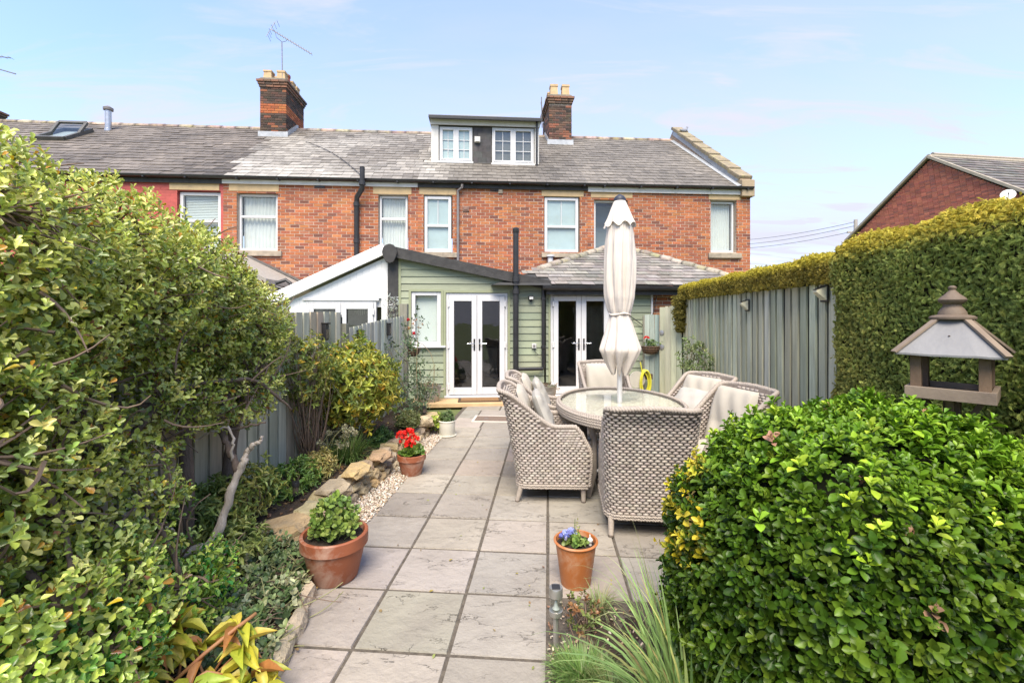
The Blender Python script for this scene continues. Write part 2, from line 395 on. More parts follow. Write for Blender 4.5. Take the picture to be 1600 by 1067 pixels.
def window(e, x0, x1, z0, z1, y, rail=None, top_bars=0, bars=None, fill='curtain', fw=.055, m=None, name='window', blind_frac=1.0, lower_fw=None, sashes=1):
    """frame mesh as a part of the house; panes, bars and curtain are its sub-parts"""
    m = m or m_upvc; W = MB(); d0, d1 = y, y + .07
    W.box(x0, x0 + fw, d0, d1, z0, z1).box(x1 - fw, x1, d0, d1, z0, z1).box(x0 + fw, x1 - fw, d0, d1, z0, z0 + fw).box(x0 + fw, x1 - fw, d0, d1, z1 - fw, z1)
    o = W.build(name, m, e, bevel=.006)
    xa, xb, za, zb = x0 + fw, x1 - fw, z0 + fw, z1 - fw
    panes = []
    cols = [(xa, xb)]
    if sashes == 2:
        xm = (xa + xb) / 2; MB().box(xm - .03, xm + .03, d0 - .004, d1, za, zb).build('mullion', m, o, bevel=.005); cols = [(xa, xm - .03), (xm + .03, xb)]
    for (ca_, cb_) in cols:
        rows = [(za, zb)]
        if rail is not None:
            zr = z0 + (z1 - z0) * rail; MB().box(ca_, cb_, d0 - .006, d1, zr - .028, zr + .028).build('meeting_rail', m, o, bevel=.004); rows = [(za, zr - .028), (zr + .028, zb)]
        if sashes == 2:                       # each casement has its own frame
            s = .045; q = MB()
            for zA, zB in rows:
                q.box(ca_, ca_ + s, d0 - .012, d1 - .01, zA, zB).box(cb_ - s, cb_, d0 - .012, d1 - .01, zA, zB).box(ca_ + s, cb_ - s, d0 - .012, d1 - .01, zA, zA + s).box(ca_ + s, cb_ - s, d0 - .012, d1 - .01, zB - s, zB)
            q.build('sash', m, o, bevel=.005); ca_, cb_ = ca_ + s, cb_ - s; rows = [(a + s, b - s) for a, b in rows]
        for i, (zA, zB) in enumerate(rows):
            MB().add([(ca_, y + .04, zA), (cb_, y + .04, zA), (cb_, y + .04, zB), (ca_, y + .04, zB)], [(0, 1, 2, 3)]).build('pane', m_glass, o, recalc=False)
            nb, nr = (top_bars, 0) if (top_bars and i == len(rows) - 1) else (bars or (0, 0))
            for b in range(nb):
                xc = ca_ + (cb_ - ca_) * (b + 1) / (nb + 1); MB().box(xc - .009, xc + .009, y + .032, y + .05, zA, zB).build('glazing_bar', m, o)
            for b in range(nr):
                zc_ = zA + (zB - zA) * (b + 1) / (nr + 1); MB().box(ca_, cb_, y + .034, y + .048, zc_ - .009, zc_ + .009).build('glazing_bar', m, o)
    yb = y + .11
    if fill == 'curtain': curtain_mesh(MB(), xa, xb, za, zb, yb + .02, amp=.016).build('net_curtain', m_curtain, o, smooth='all', recalc=False)
    elif fill == 'blind':
        q = MB(); z = zb
        while z > za + .0: q.box(xa, xb, yb, yb + .012, max(z - .034, za), z - .006); z -= .04
        q.build('slatted_blind', m_blind, o); MB().box(x0, x1, yb + .2, yb + .22, z0, z1).build('room_shade', m_room, o)
    elif fill == 'frost': MB().box(xa, xb, yb - .05, yb - .04, za, zb).build('obscured_backing', m_frost, o)
    elif fill == 'plain': MB().box(xa, xb, yb, yb + .01, za, zb).build('roller_blind', m_blind, o)
    elif fill == 'part':
        curtain_mesh(MB(), xa, xa + (xb - xa) * .30, za, zb, yb + .02, n=14, waves=3).build('net_curtain', m_curtain, o, smooth='all', recalc=False)
        curtain_mesh(MB(), xb - (xb - xa) * .28, xb, za, zb, yb + .02, n=14, waves=3).build('net_curtain', m_curtain, o, smooth='all', recalc=False)
        q = MB(); z = zb
        while z > zb - (zb - za) * .35: q.box(xa, xb, yb + .05, yb + .06, z - .045, z - .006); z -= .05
        q.build('slatted_blind', m_blind, o); MB().box(xa, xb, yb + .35, yb + .37, za, zb).build('room_shade', m_frost, o)
    elif fill == 'shade':
        MB().box(x0, x1, yb + .5, yb + .52, z0, z1).build('room_shade', mat('grey_room', (.30, .33, .34), (.2, .22, .23), 1.2), o)
    return o

EAVE_V, EAVE_Z, RIDGE_V, RIDGE_Z = -.12, 4.935, 4.2, 7.80
SL = math.hypot(RIDGE_V - EAVE_V, RIDGE_Z - EAVE_Z); SD = np.array((0, (RIDGE_V - EAVE_V) / SL, (RIDGE_Z - EAVE_Z) / SL)); SN = np.array((0, -SD[2], SD[1]))
def roof_pt(q): return EAVE_V + SD[1] * q, EAVE_Z + SD[2] * q
def slate_set(x0f, x1f, colf, skip=None, gauge=.266, sw=.25, L=SL, org=(0, EAVE_V, EAVE_Z), rough=1.0):
    Ms = []; Cs = []; k = 0; q = 0.0; org = np.array(org, float)
    while q < L - .05:
        xa, xb = x0f(q), x1f(q); x = xa - (sw / 2 if k % 2 else 0)
        while x < xb - .02:
            a, b = max(x, xa), min(x + sw - .006, xb); c = (a + b) / 2
            if b - a > .03 and not (skip and skip(c, q)):
                ln = min(gauge * 1.25, L - q + .06); r = random.gauss(0, .010 * rough); t = .012 + random.uniform(0, .006) * rough
                ax = np.array((math.cos(r), 0, 0)) + SD * math.sin(r)
                ay = SD * 1.0 - SN * (t / ln); ay = unit(ay); az = unit(np.cross(ax, ay))
                slip = random.uniform(-.012, .012) * rough - (.04 if random.random() < .02 * rough else 0)
                pc = org + np.array((c, 0, 0)) + SD * (q + ln / 2 + slip) + SN * (t * .75 + random.uniform(0, .003))
                Ms.append(frames([pc], ax * (b - a), ay * ln, az * .007)[0]); Cs.append(colf(c, q))
            x += sw
        q += gauge; k += 1
    Cs = np.clip(np.array(Cs) * (1 + rng.normal(0, .11, (len(Cs), 1))), .02, .9)
    return np.array(Ms), Cs
def roof_base(e, x0, x1, name='roof', xr0=None, xr1=None):
    xr0 = x0 if xr0 is None else xr0; xr1 = x1 if xr1 is None else xr1
    A, B = np.array((0, EAVE_V, EAVE_Z)), np.array((0, RIDGE_V, RIDGE_Z)); o = -SN * .012
    v = [A + o + (x0, 0, 0), A + o + (x1, 0, 0), B + o + (xr1, 0, 0), B + o + (xr0, 0, 0)]
    bk = [(x0, 2 * RIDGE_V - EAVE_V, EAVE_Z), (x1, 2 * RIDGE_V - EAVE_V, EAVE_Z)]
    m = MB().add(v + bk, [(0, 1, 2, 3), (3, 2, 5, 4)])
    return m.build(name, m_under, e, recalc=False)
def ridge_tiles(parent, x0, x1, col):
    n = max(1, round((x1 - x0) / .45)); d = (x1 - x0) / n; Ms = []
    for i in range(n):
        Ms.append(frames([(x0 + d * (i + .5), RIDGE_V, RIDGE_Z - .05 + random.uniform(-.006, .006))], np.array((d * .985, 0, 0)), np.array((0, 1., 0)), np.array((0, 0, 1.)))[0])
    pieces('ridge_tile', 'ridge', Ms, pal([col], n, .2), parent, m_ridge)
_r = MB().tube([(-.5, 0, 0), (-.25, 0, 0), (0, 0, 0), (.25, 0, 0), (.5, 0, 0)], .115, 10); tpl('ridge', _r.v, _r.f, True)

def gutter(e, x0, x1, z, y, fascia_m, fz0, fz1):
    MB().box(x0, x1, y + .085, y + .115, fz0, fz1).build('fascia', fascia_m, e)
    z += .03; prof = [(y + .09, z), (y + .09, z - .025), (y + .06, z - .055), (y, z - .065), (y - .04, z - .045), (y - .055, z)]
    g = MB().prism(prof, x0, x1, 'yz').build('gutter', m_black, e, bevel=.004)
    x = x0 + .4
    while x < x1: MB().box(x - .02, x + .02, y - .062, y + .10, z - .08, z - .05).build('bracket', m_black, g); x += .95
def lintel(e, a, b, z0, z1): return MB().box(a, b, -.016, .1, z0, z1).build('lintel', m_stone, e, bevel=.006)
def sill(e, a, b, z0, z1): return MB().box(a, b, -.07, .12, z0, z1).build('sill', m_sill, e, bevel=.008)

def terrace_house(name, label, px0, px1, wins, colf, fascia_m, gz, x0f=None, x1f=None, paint=None, skip=None, zmin=2.25):
    fr = Frame(name, (px0 + px1) / 2, 0, label, 'house', 'houses of the brick terrace'); e = fr.e
    x0, x1 = fr.X(px0), fr.X(px1); holes = []; zt = EAVE_Z - .02
    for wn in wins:
        a, zt_ = fr.P(wn['x'][0], wn['y'][0]); b, zb_ = fr.P(wn['x'][1], wn['y'][1]); holes.append((a - .015, b + .03, zb_ - .01, zt_ + .02)); wn['r'] = (a, b, zb_, zt_)
    mort = m_mortar if not paint else mat('painted_joint', (.36, .075, .065), (.30, .065, .06), 8, rough=.65)
    wall = wall_cells(MB(), x0, x1, 0, zt, holes, .0, .30).build('wall', mort, e)
    hz = [(a - x0, b - x0, c, d) for a, b, c, d in holes]
    for wn in wins:
        if 'lintel' in wn:
            a, b_, c, d = wn['lintel']; la, lz1 = fr.P(a, c); lb, lz0 = fr.P(b_, d); lintel(e, la, lb, lz0, lz1); hz.append((la - x0, lb - x0, lz0, lz1))
        if 'sill' in wn:
            a, b_, c, d = wn['sill']; la, lz1 = fr.P(a, c); lb, lz0 = fr.P(b_, d); sill(e, la, lb, lz0, lz1)
        a, b, c, d = wn['r']; window(e, a, b, c, d, wn.get('deep', .075), **wn['k'])
    kw = dict(colors=[(.42, .085, .07)], p=[1], jit=.03, j=.006, proud=.002, bw=.219, bh=.0685) if paint else {}
    Ms, cs = brick_set((x0, 0, 0), (1, 0, 0), (0, 0, 1), (0, -1, 0), x1 - x0, zt - .04, hz, z_from=zmin, **kw)
    pieces('brick', 'box', Ms, cs, wall, m_painted if paint else m_brick, limit=0 if paint else 300, stuff='bricks')
    f0 = (lambda q: x0) if x0f is None else (lambda q: x0f(fr, q)); f1 = (lambda q: x1) if x1f is None else (lambda q: x1f(fr, q))
    rf = roof_base(e, f0(0), f1(0), xr0=f0(SL), xr1=f1(SL))
    Ms, cs = slate_set(f0, f1, lambda x, q: colf(fr, x, q), (lambda x, q: skip(fr, x, q)) if skip else None, rough=1.6 if paint else 1.0)
    pieces('slate', 'box', Ms, cs, rf, m_slate, limit=300, stuff='slates')
    gutter(e, x0, x1, EAVE_Z - .02, EAVE_V - .03, fascia_m, EAVE_Z - gz, EAVE_Z - .05)
    return fr, rf, wall

def edge12(fr, q):                           # where the dark slates give way to the pale ones
    a = fr.X(352); b = fr.X(432, RIDGE_V); return a + (b - a) * q / SL + .12 * math.sin(q * 4.1) + .08 * math.sin(q * 9.7)
def nz(x, q, s=1.0, o=0.0): return .5 + .25 * math.sin(x * 1.7 * s + o + 1.3 * math.sin(q * 1.1 * s)) + .25 * math.sin(q * 2.3 * s + 2 * math.sin(x * .9 * s + o))
def col_h1(fr, x, q):
    k = nz(x, q, 1.3); base = np.array((.138, .118, .098)) * (.75 + .5 * k); d = smoothstep(1.6, 0, fr.X(352) - x + .25 * q)
    return base * (1 - .5 * d * (random.random() < .7))
def col_h2(fr, x, q):
    k = nz(x, q, .8, 2.0); pale = np.array((.34, .32, .285)); dk = np.array((.165, .148, .127)); f = np.clip(.35 + .9 * (k - .3) - .10 * q + .25 * smoothstep(2.6, .2, x - edge12(fr, q)), .05, 1)
    f = np.clip(f + random.gauss(0, .14), 0, 1); return dk + (pale - dk) * f
def col_h3(fr, x, q):
    l = smoothstep(.7, -.1, x - fr.X(672)); k = nz(x, q, 1.1, 1.0); base = np.array((.145, .131, .114)) * (.8 + .4 * k); return base + (np.array((.34, .32, .285)) - base) * np.clip(l * (.3 + .8 * random.random()) + (.12 if random.random() < .08 else 0), 0, 1)
def col_h4(fr, x, q):
    k = nz(x, q, .7, 4.0); return np.array((.162, .145, .123)) * (.85 + .3 * k)

h1, rf1, wl1 = terrace_house('terraced_house', 'red painted terraced house with dark slate roof and open roof window', -420, 349,
    [dict(x=(278, 343), y=(299, 412), lintel=(265, 343, 284, 298), k=dict(rail=.60, fill='blind', fw=.075))], col_h1, m_blackwood, .16, x1f=edge12, paint=True)
h2, rf2, wl2 = terrace_house('terraced_house', 'brick terraced house with pale lichened slates, net curtains and big black soil pipe', 349, 653,
    [dict(x=(371, 432), y=(302, 391), lintel=(358, 436, 287, 300), sill=(371, 441, 392, 401), deep=.09, k=dict(rail=.60, fill='curtain', fw=.05)),
     dict(x=(592, 636), y=(305, 392), lintel=(583, 643, 292, 304.5), deep=.09, k=dict(rail=.585, fill='curtain', fw=.05))], col_h2, m_white_paint, .15, x0f=edge12)
def dorm_skip(fr, x, q):
    v, z = roof_pt(q); return v > 1.5 and fr.X(678, 1.25) < x < fr.X(838, 1.25)
h3, rf3, wl3 = terrace_house('terraced_house', 'brick terraced house with the white flat-roofed dormer and two white windows', 653, 918,
    [dict(x=(663, 705), y=(306, 394), lintel=(655, 713, 291, 305), sill=(656, 714, 394.5, 403), deep=.03, k=dict(rail=.47, top_bars=1, fill='frost', fw=.075)),
     dict(x=(851, 904), y=(308, 395), lintel=(846, 912, 296, 308), sill=(846, 908, 395.5, 403), deep=.03, k=dict(rail=.47, top_bars=1, fill='frost', fw=.075))], col_h3, m_blackwood, .15, skip=dorm_skip)
h4, rf4, wl4 = terrace_house('terraced_house', 'end-of-terrace brick house with stone coped gable and narrow window', 918, 1172,
    [dict(x=(929, 979), y=(312, 392), lintel=(923, 988, 298, 310), deep=.09, k=dict(fill='shade', fw=.05)),
     dict(x=(1111, 1149), y=(314, 394), lintel=(1107, 1158, 302, 313), sill=(1106, 1157, 395.5, 404), deep=.09, k=dict(fill='curtain', fw=.05))], col_h4, m_white_paint, .175)
for fr, rf, a, b in ((h1, rf1, edge12(h1, 0) - 9.9, edge12(h1, SL)), (h2, rf2, edge12(h2, SL), h2.X(653)), (h3, rf3, h3.X(653), h3.X(918)), (h4, rf4, h4.X(918), h4.X(1172) - .3)):
    ridge_tiles(rf, a, b, (.30, .24, .20))
# far end walls of the row so that it is a closed body
MB().box(h4.X(1172) - .25, h4.X(1172) - .005, .30, 8.6, 0, EAVE_Z - .05).build('gable_wall', m_mortar, h4.e)

def chimney(fr, rf, px0, px1, v0, v1, ytop, ybase, pots, colors, p, banded=True):
    a, zt = fr.P(px0, ytop, v0); b, zb = fr.P(px1, ybase, v0); zb -= .75; d = .012
    ch = MB().box(a + d, b - d, v0 + d, v1 - d, zb, zt - .05).build('chimney', m_mortar_dark, rf)
    H = zt - zb - .24; Ms, Cs = [], []
    for org, ua, na, W in (((a, v0, zb), (1, 0, 0), (0, -1, 0), b - a), ((b, v0, zb), (0, 1, 0), (1, 0, 0), v1 - v0), ((a, v1, zb), (0, -1, 0), (-1, 0, 0), v1 - v0), ((b, v1, zb), (-1, 0, 0), (0, 1, 0), b - a)):
        m_, c_ = brick_set(org, ua, (0, 0, 1), na, W, H, colors=colors, p=p, jit=.2, depth=.04, proud=.004)
        # a band of newer orange brick
        zc = m_[:, 2, 3]; band = (zc > zb + 1.42) & (zc < zb + 1.72) & banded; c_[band] = pal([(.36, .12, .042), (.32, .095, .037)], band.sum(), .12); Ms.append(m_); Cs.append(c_)
    for k, (grow, hh) in enumerate(((.03, .065), (.055, .065), (.085, .07))):          # oversailing courses
        z = zt - .24 + k * .075
        for org, ua, na, W in (((a - grow, v0 - grow, z), (1, 0, 0), (0, -1, 0), b - a + 2 * grow), ((b + grow, v0 - grow, z), (0, 1, 0), (1, 0, 0), v1 - v0 + 2 * grow), ((a - grow, v1 + grow, z), (0, -1, 0), (-1, 0, 0), v1 - v0 + 2 * grow)):
            m_, c_ = brick_set(org, ua, (0, 0, 1), na, W, hh + .001, bh=.065, colors=[(.16, .10, .07), (.22, .11, .07), (.10, .07, .055)], p=[.4, .3, .3], depth=.10, proud=.0); Ms.append(m_); Cs.append(c_)
    pieces('brick', 'box', np.concatenate(Ms), np.concatenate(Cs), ch, m_brick, 300, 'bricks')
    MB().prism([(a - .06, zt - .03), (b + .06, zt - .03), (b - .05, zt + .03), (a + .05, zt + .03)], v0 - .06, v1 + .06).build('flaunching', mat('flaunching', (.28, .25, .2), (.18, .16, .13), 9, rough=.9), ch)
    for (fx, fv, sq, hgt, m) in pots:
        x, y = a + (b - a) * fx, v0 + (v1 - v0) * fv; z = zt + .005
        seg = 4 if sq else 16; r0 = .15 * (1.25 if sq else 1)
        q = MB(); rot = math.pi / 4
        prof = [(r0, 0), (r0 * .86, hgt * .8), (r0 * .98, hgt * .84), (r0 * .98, hgt), (r0 * .72, hgt), (r0 * .68, hgt * .5)]
        for i in range(len(prof)):
            pass
        vs = []
        for r, zz_ in prof:
            for k in range(seg): vs.append((x + r * math.cos(2 * math.pi * k / seg + rot), y + r * math.sin(2 * math.pi * k / seg + rot), z + zz_))
        fs = [(i * seg + k, i * seg + (k + 1) % seg, (i + 1) * seg + (k + 1) % seg, (i + 1) * seg + k) for i in range(len(prof) - 1) for k in range(seg)] + [tuple((len(prof) - 1) * seg + k for k in range(seg))]
        q.add(vs, fs).build('chimney_pot', m, ch, smooth=not sq)
    # lead apron, soakers up the side
    zr = EAVE_Z + (v0 - EAVE_V) * SD[2] / SD[1]
    MB().prism([(a - .06, zr - .02), (b + .06, zr - .02), (b + .06, zr + .17), (a - .06, zr + .17)], v0 - .022, v0 - .008).build('lead_apron', m_lead, ch)
    for s_, xs in ((1, b + .012), (-1, a - .012)):
        q = MB(); n = 9
        for k in range(n):
            v = v0 + (v1 - v0) * .62 * k / n; zk = EAVE_Z + (v - EAVE_V) * SD[2] / SD[1]
            q.prism([(v, zk), (v + .13, zk + .07), (v + .13, zk + .22), (v, zk + .20)], xs - .004 - .001 * k, xs + .004 + .001 * k, 'yz')
        q.build('stepped_flashing', m_lead, ch)
    return ch, a, b, zt
CH = [(.045, .034, .027), (.065, .043, .033), (.09, .05, .037), (.19, .07, .037), (.12, .055, .04)]
ch1 = chimney(h2, rf2, 406.5, 447, 3.3, 4.75, 124, 211, [(.24, .13, True, .33, m_pot_clay), (.76, .13, True, .33, m_pot_clay), (.7, .38, False, .42, m_red_clay), (.72, .62, True, .36, m_pot_clay), (.72, .86, True, .36, m_pot_clay), (.24, .4, True, .33, m_pot_clay), (.24, .7, True, .33, m_pot_clay)], CH, [.35, .3, .2, .07, .08])
ch2 = chimney(h4, rf4, 858, 893, 3.3, 4.75, 150, 222, [(.24, .13, True, .42, m_pot_clay), (.76, .13, True, .42, m_pot_clay), (.2, .42, True, .36, m_pot_clay), (.2, .72, True, .36, m_pot_clay), (.75, .5, True, .3, m_pot_clay)], [(.07, .045, .034), (.21, .085, .05), (.12, .062, .045), (.05, .04, .034), (.16, .09, .065)], [.28, .17, .25, .2, .1], False)
ch0 = chimney(h1, rf1, -112, -72, 3.3, 4.75, 142, 196, [(.3, .2, True, .3, m_pot_clay)], [(.30, .11, .07), (.24, .1, .06), (.16, .09, .06)], [.4, .3, .3])

# ---- dormer on the third house
def dormer():
    v = 1.25; e = h3.e; P = lambda x, y, vv=v: h3.P(x, y, vv)
    a, zt = P(674, 187); b, zb = P(842, 262); a2, _ = P(687, 187); b2, _ = P(834, 187)
    dm = MB().box(a + .02, b - .02, v + .05, 3.9, zb - .1, zt - .02).build('dormer', mat('dormer_cheek', (.16, .155, .15), (.11, .11, .105), 6, rough=.7), rf3)
    zf = P(700, 197)[1]; zs = P(700, 255)[1]
    MB().box(a - .06, b + .06, v - .22, 4.1, zt - .02, zt + .05).build('flat_roof', mat('dormer_roof_edge', (.09, .085, .08), (.15, .14, .12), 5, rough=.8), dm, bevel=.01)
    MB().box(a - .02, b + .02, v - .10, v - .06, zf, zt - .02).build('fascia', m_white_paint, dm)
    q = MB().box(a, a2 - .03, v - .03, v + .05, zs - .06, zf); q.build('corner_board', m_white_paint, dm)
    MB().box(b2 + .02, b - .001, v - .03, v + .05, zs - .09, zf).build('corner_board', m_white_paint, dm)
    x1, x2 = P(687, 200)[0], P(738, 200)[0]; x3, x4 = P(769, 200)[0], P(834, 200)[0]
    z1, z2 = P(700, 253)[1], P(700, 199)[1]
    window(dm, x1, x2, z1, z2 , v - .02, fill='frost', fw=.04, sashes=2, bars=(1, 2))
    z1b, z2b = P(800, 256.5)[1], P(800, 201)[1]
    window(dm, x3, x4, z1b, z2b, v - .02, fill='part', fw=.04, sashes=2, bars=(1, 2))
    MB().box(x1 - .03, x2 + .03, v - .07, v + .02, z1 - .05, z1 - .002).build('sill', m_upvc, dm, bevel=.005)
    MB().box(x3 - .03, x4 + .03, v - .07, v + .02, z1b - .05, z1b - .002).build('sill', m_upvc, dm, bevel=.005)
    Ms = []; n = 6; h = (zf - zs) / n
    for k in range(n):
        xa = x2 + .035
        ww = (x3 - .035 - xa) / 2
        for j in range(2 if k % 2 else 3):
            s0 = xa + (ww * j if k % 2 else ww * (j - .5)); s1 = min(s0 + ww, x3 - .035); s0 = max(s0, xa)
            if s1 - s0 > .02: Ms.append(frames([((s0 + s1) / 2, v + .012 - .003 * (k % 2), zs + h * (k + .5))], np.array((s1 - s0 - .004, 0, 0)), np.array((0, .012, .0)), np.array((0, -.012, h * 1.02)))[0])
    pieces('hung_slate', 'box', Ms, pal([(.055, .053, .055), (.07, .066, .065)], len(Ms), .12), dm, m_slate)
    MB().box(x2 + .04, x3 - .04, v + .025, v + .05, zs - .1, zf).build('slate_backing', m_under, dm)
    MB().prism([(x2 + .0, zs - .12), (x3 + .0, zs - .12), (x3, zs + .02), (x2, zs + .02)], v - .04, v - .02).build('apron', mat('black_apron', (.05, .05, .05), (.09, .09, .09), 7, rough=.6), dm)
    vx, vz = P(746, 219); MB().box(vx - .08, vx + .08, v - .06, v + .03, vz - .08, vz + .08).box(vx - .06, vx + .06, v - .10, v - .06, vz - .075, vz + .02).build('extractor_vent', m_white_paint, dm, bevel=.008)
    dx, dz = P(838, 189); MB().tube([(dx, v - .13, zt - .03), (dx, v - .12, zt - .2), (dx, v - .1, zs - .10), (dx, v - .2, zs - .16)], .028, 8).build('downpipe', m_black, dm, smooth=True)
    MB().box(a - .04, b + .05, v - .27, v - .22, zt - .07, zt + .02).build('gutter', m_black, dm, bevel=.008)
dormer()

# ---- stone-coped gable parapet on the end house
def parapet():
    e = h4.e; x1 = h4.X(1172) + .02; x0 = x1 - .30
    q = MB(); top = .30
    A = (EAVE_V + .10, EAVE_Z - .15); B = (RIDGE_V, RIDGE_Z); up = np.array((SN[1], SN[2])) * top
    C = (2 * RIDGE_V - EAVE_V, EAVE_Z - .15)
    pr = [(A[0], A[1]), (A[0], A[1] + top + .1), (B[0], B[1] + top * 1.12), (C[0], C[1] + top + .1), (C[0], C[1])]
    par = MB().prism(pr, x0, x1 - .03, 'yz').build('parapet', mat('parapet_brick', (.40, .30, .22), (.24, .16, .11), 10, rough=.9, bump=.6, bscale=30, bdist=.01), e)
    n = 8; Ms = []; L = np.array((B[0] - A[0], B[1] - A[1])); 
    for k in range(n):
        c = np.array(A) + np.array((0, top + .13)) + L * np.array(((k + .5) / n, ((k + .5) / n))) + np.array((0, .02 * (k / n)))
        ln = np.linalg.norm(L) / n
        Ms.append(frames([((x0 + x1) / 2 - .01, c[0], c[1] + .012 * (k % 2))], np.array((.37, 0, 0)), SD * ln * .992, SN * .095)[0])
    pieces('coping_stone', 'plate', Ms, pal([(.5, .5, .5)], n, 0), par, m_coping)
    MB().prism([(A[0] - .12, A[1] - .08), (A[0] + .18, A[1] - .08), (A[0] + .18, A[1] + .42), (A[0] - .12, A[1] + .36)], x0 - .02, x1 + .03, 'yz').build('kneeler_stone', mat('kneeler', (.38, .30, .2), (.26, .21, .14), 6, rough=.9, bump=.5, bscale=40), par, bevel=.015)
    q = MB()
    for k in range(10):
        f0, f1 = k / 10, (k + 1.1) / 10
        p0 = np.array((EAVE_V + .15, EAVE_Z + .10)) + L * f0 * .98; p1 = np.array((EAVE_V + .15, EAVE_Z + .10)) + L * min(f1, 1) * .98
        q.prism([tuple(p0), tuple(p1), tuple(p1 + (0, .26)), tuple(p0 + (0, .26))], x0 - .012 - .002 * (k % 2), x0 - .002, 'yz')
    q.build('lead_flashing', m_lead, par)
    q = MB(); p0 = np.array((EAVE_V, EAVE_Z)); 
    q.add([(x0 - .14, EAVE_V, EAVE_Z + .035), (x0, EAVE_V, EAVE_Z + .06), (x0, RIDGE_V, RIDGE_Z + .06), (x0 - .14, RIDGE_V, RIDGE_Z + .035)], [(0, 1, 2, 3)]).build('lead_soaker', m_lead, par, recalc=False)
parapet()

# ---- pipes, vents on the rear walls
def pipes():
    e = h2.e; P = h2.P
    x, zt = P(568, 264, -.18); x2, z2 = P(557, 312, -.1); _, z0 = P(569, 292, -.18); zl = 2.0
    q = MB().tube([(x, -.30, zt), (x, -.30, z0 + .02), (x - .01, -.28, z0 - .08), (x2 + .02, -.12, z2 + .06), (x2, -.09, z2 - .06), (x2, -.09, zl)], .062, 12)
    sp = q.build('soil_pipe', m_black, e, smooth=True)
    for zc in (z2 - .12, P(557, 377, -.1)[1]): MB().lathe([(.066, -.05), (.078, -.045), (.078, .045), (.066, .05)], 14, (x2, -.09, zc)).build('pipe_collar', m_black, sp, smooth=True)
    MB().lathe([(.066, -.05), (.078, -.045), (.078, .045), (.066, .05)], 14, (x, -.30, z0 + .05)).build('pipe_collar', m_black, sp, smooth=True)
    pts = [P(490 + 10 * k, 232 + 4.9 * k + 8 * math.sin(k / 9.5 * 3.1), 0) for k in range(9)]
    cable = []
    for k in range(9):
        f = k / 8; qd = 3.4 * (1 - f) + .1 * f + .35 * math.sin(f * 3.14); v, z = roof_pt(qd); cx = P(478 + (565 - 478) * f, HORY, v)[0]; cable.append((cx, v - .02, z + .05))
    MB().tube(cable, .009, 5).build('aerial_cable', m_black, e, smooth=True)
    e = h3.e; P = h3.P; x, z = P(715.5, 290, -.1)
    MB().tube([(P(722, 288, -.15)[0], -.16, EAVE_Z - .08), (P(722, 288, -.15)[0], -.15, EAVE_Z - .16), (x, -.06, z - .12), (x, -.05, z - .25), (x, -.05, 2.2)], .034, 10).build('downpipe', m_greypipe, e, smooth=True)
    for (px, py, ww, hh, m) in ((728, 327, .16, .11, mat('vent_clay', (.22, .12, .09), (.15, .09, .07), 9)), (782, 299, .11, .13, m_sill), (772, 298, .2, .035, m_black)):
        x, z = P(px, py); MB().box(x - ww / 2, x + ww / 2, -.035, .0, z - hh / 2, z + hh / 2).box(x - ww * .3, x + ww * .3, -.045, -.03, z - hh * .25, z + hh * .25).build('air_vent', m, e, bevel=.004)
    x, z = P(859, 410); MB().lathe([(.07, -.1), (.07, .12), (.11, .13), (.11, .17), (.07, .175)], 14, (x, -.10, z)).build('white_flue', m_upvc, e, smooth=True)
    for fr, px, py in ((h2, 500, 292), (h4, 1041, 302.5)):
        x, z = fr.P(px, py); MB().box(x - .12, x + .12, -.025, .0, z - .03, z + .03).box(x - .10, x + .10, -.03, -.02, z - .02, z + .02).build('air_vent', m_black, fr.e)
    # flue pipe and open roof window on the painted house
    x = h1.X(171, 3.55); v, z = roof_pt(4.35); q = MB().lathe([(.10, -.3), (.10, .05), (.085, .06), (.085, .62)], 14, (x, v, z)); fl = q.build('flue_pipe', mat('steel_flue', (.55, .55, .55), (.4, .4, .4), 12, rough=.3, metal=.8), h1.e, smooth=True)
    MB().lathe([(.06, .60), (.13, .63), (.135, .70), (.05, .76)], 14, (x, v, z)).build('cowl', m_greypipe, fl, smooth=True)
    # skylight
    vA, zA = roof_pt(2.95); vB, zB = roof_pt(4.05); xa, xb = h1.X(57, vA), h1.X(103, vA)
    n = SN * .06; q = MB()
    A, B = np.array((0, vA, zA)), np.array((0, vB, zB))
    for p0, p1 in (((xa, A), (xb, A)), ((xa, B), (xb, B)), ((xa, A), (xa, B)), ((xb, A), (xb, B))):
        q.bar(p0[1] + n + (p0[0], 0, 0), p1[1] + n + (p1[0], 0, 0), .09, .12, SN)
    sk = q.build('roof_window', mat('skylight_frame', (.07, .065, .06), (.1, .1, .09), 6, rough=.5), rf1)
    piv = (A + B) / 2 + SN * .08; tilt = R(-24); dirv = SD * math.cos(tilt) - SN * math.sin(tilt); dirv = np.array(dirv)
    h = .52; q = MB(); nn = unit(np.cross((1, 0, 0), dirv))
    C0, C1 = piv - dirv * h + SN * .0, piv + dirv * h
    for p0, p1 in (((xa, C0), (xb, C0)), ((xa, C1), (xb, C1)), ((xa, C0), (xa, C1)), ((xb, C0), (xb, C1))):
        q.bar(p0[1] + (p0[0], 0, 0), p1[1] + (p1[0], 0, 0), .08, .06, nn)
    q.build('sash', mat('skylight_frame'), sk)
    MB().add([C0 + (xa, 0, 0), C0 + (xb, 0, 0), C1 + (xb, 0, 0), C1 + (xa, 0, 0)], [(0, 1, 2, 3)]).build('pane', m_glass, sk, recalc=False)
    MB().add([A + SN * .03 + (xa, 0, 0), A + SN * .03 + (xb, 0, 0), B + SN * .03 + (xb, 0, 0), B + SN * .03 + (xa, 0, 0)], [(0, 1, 2, 3)]).build('opening', mat('grey_room', (.30, .33, .34)), sk, recalc=False)
pipes()

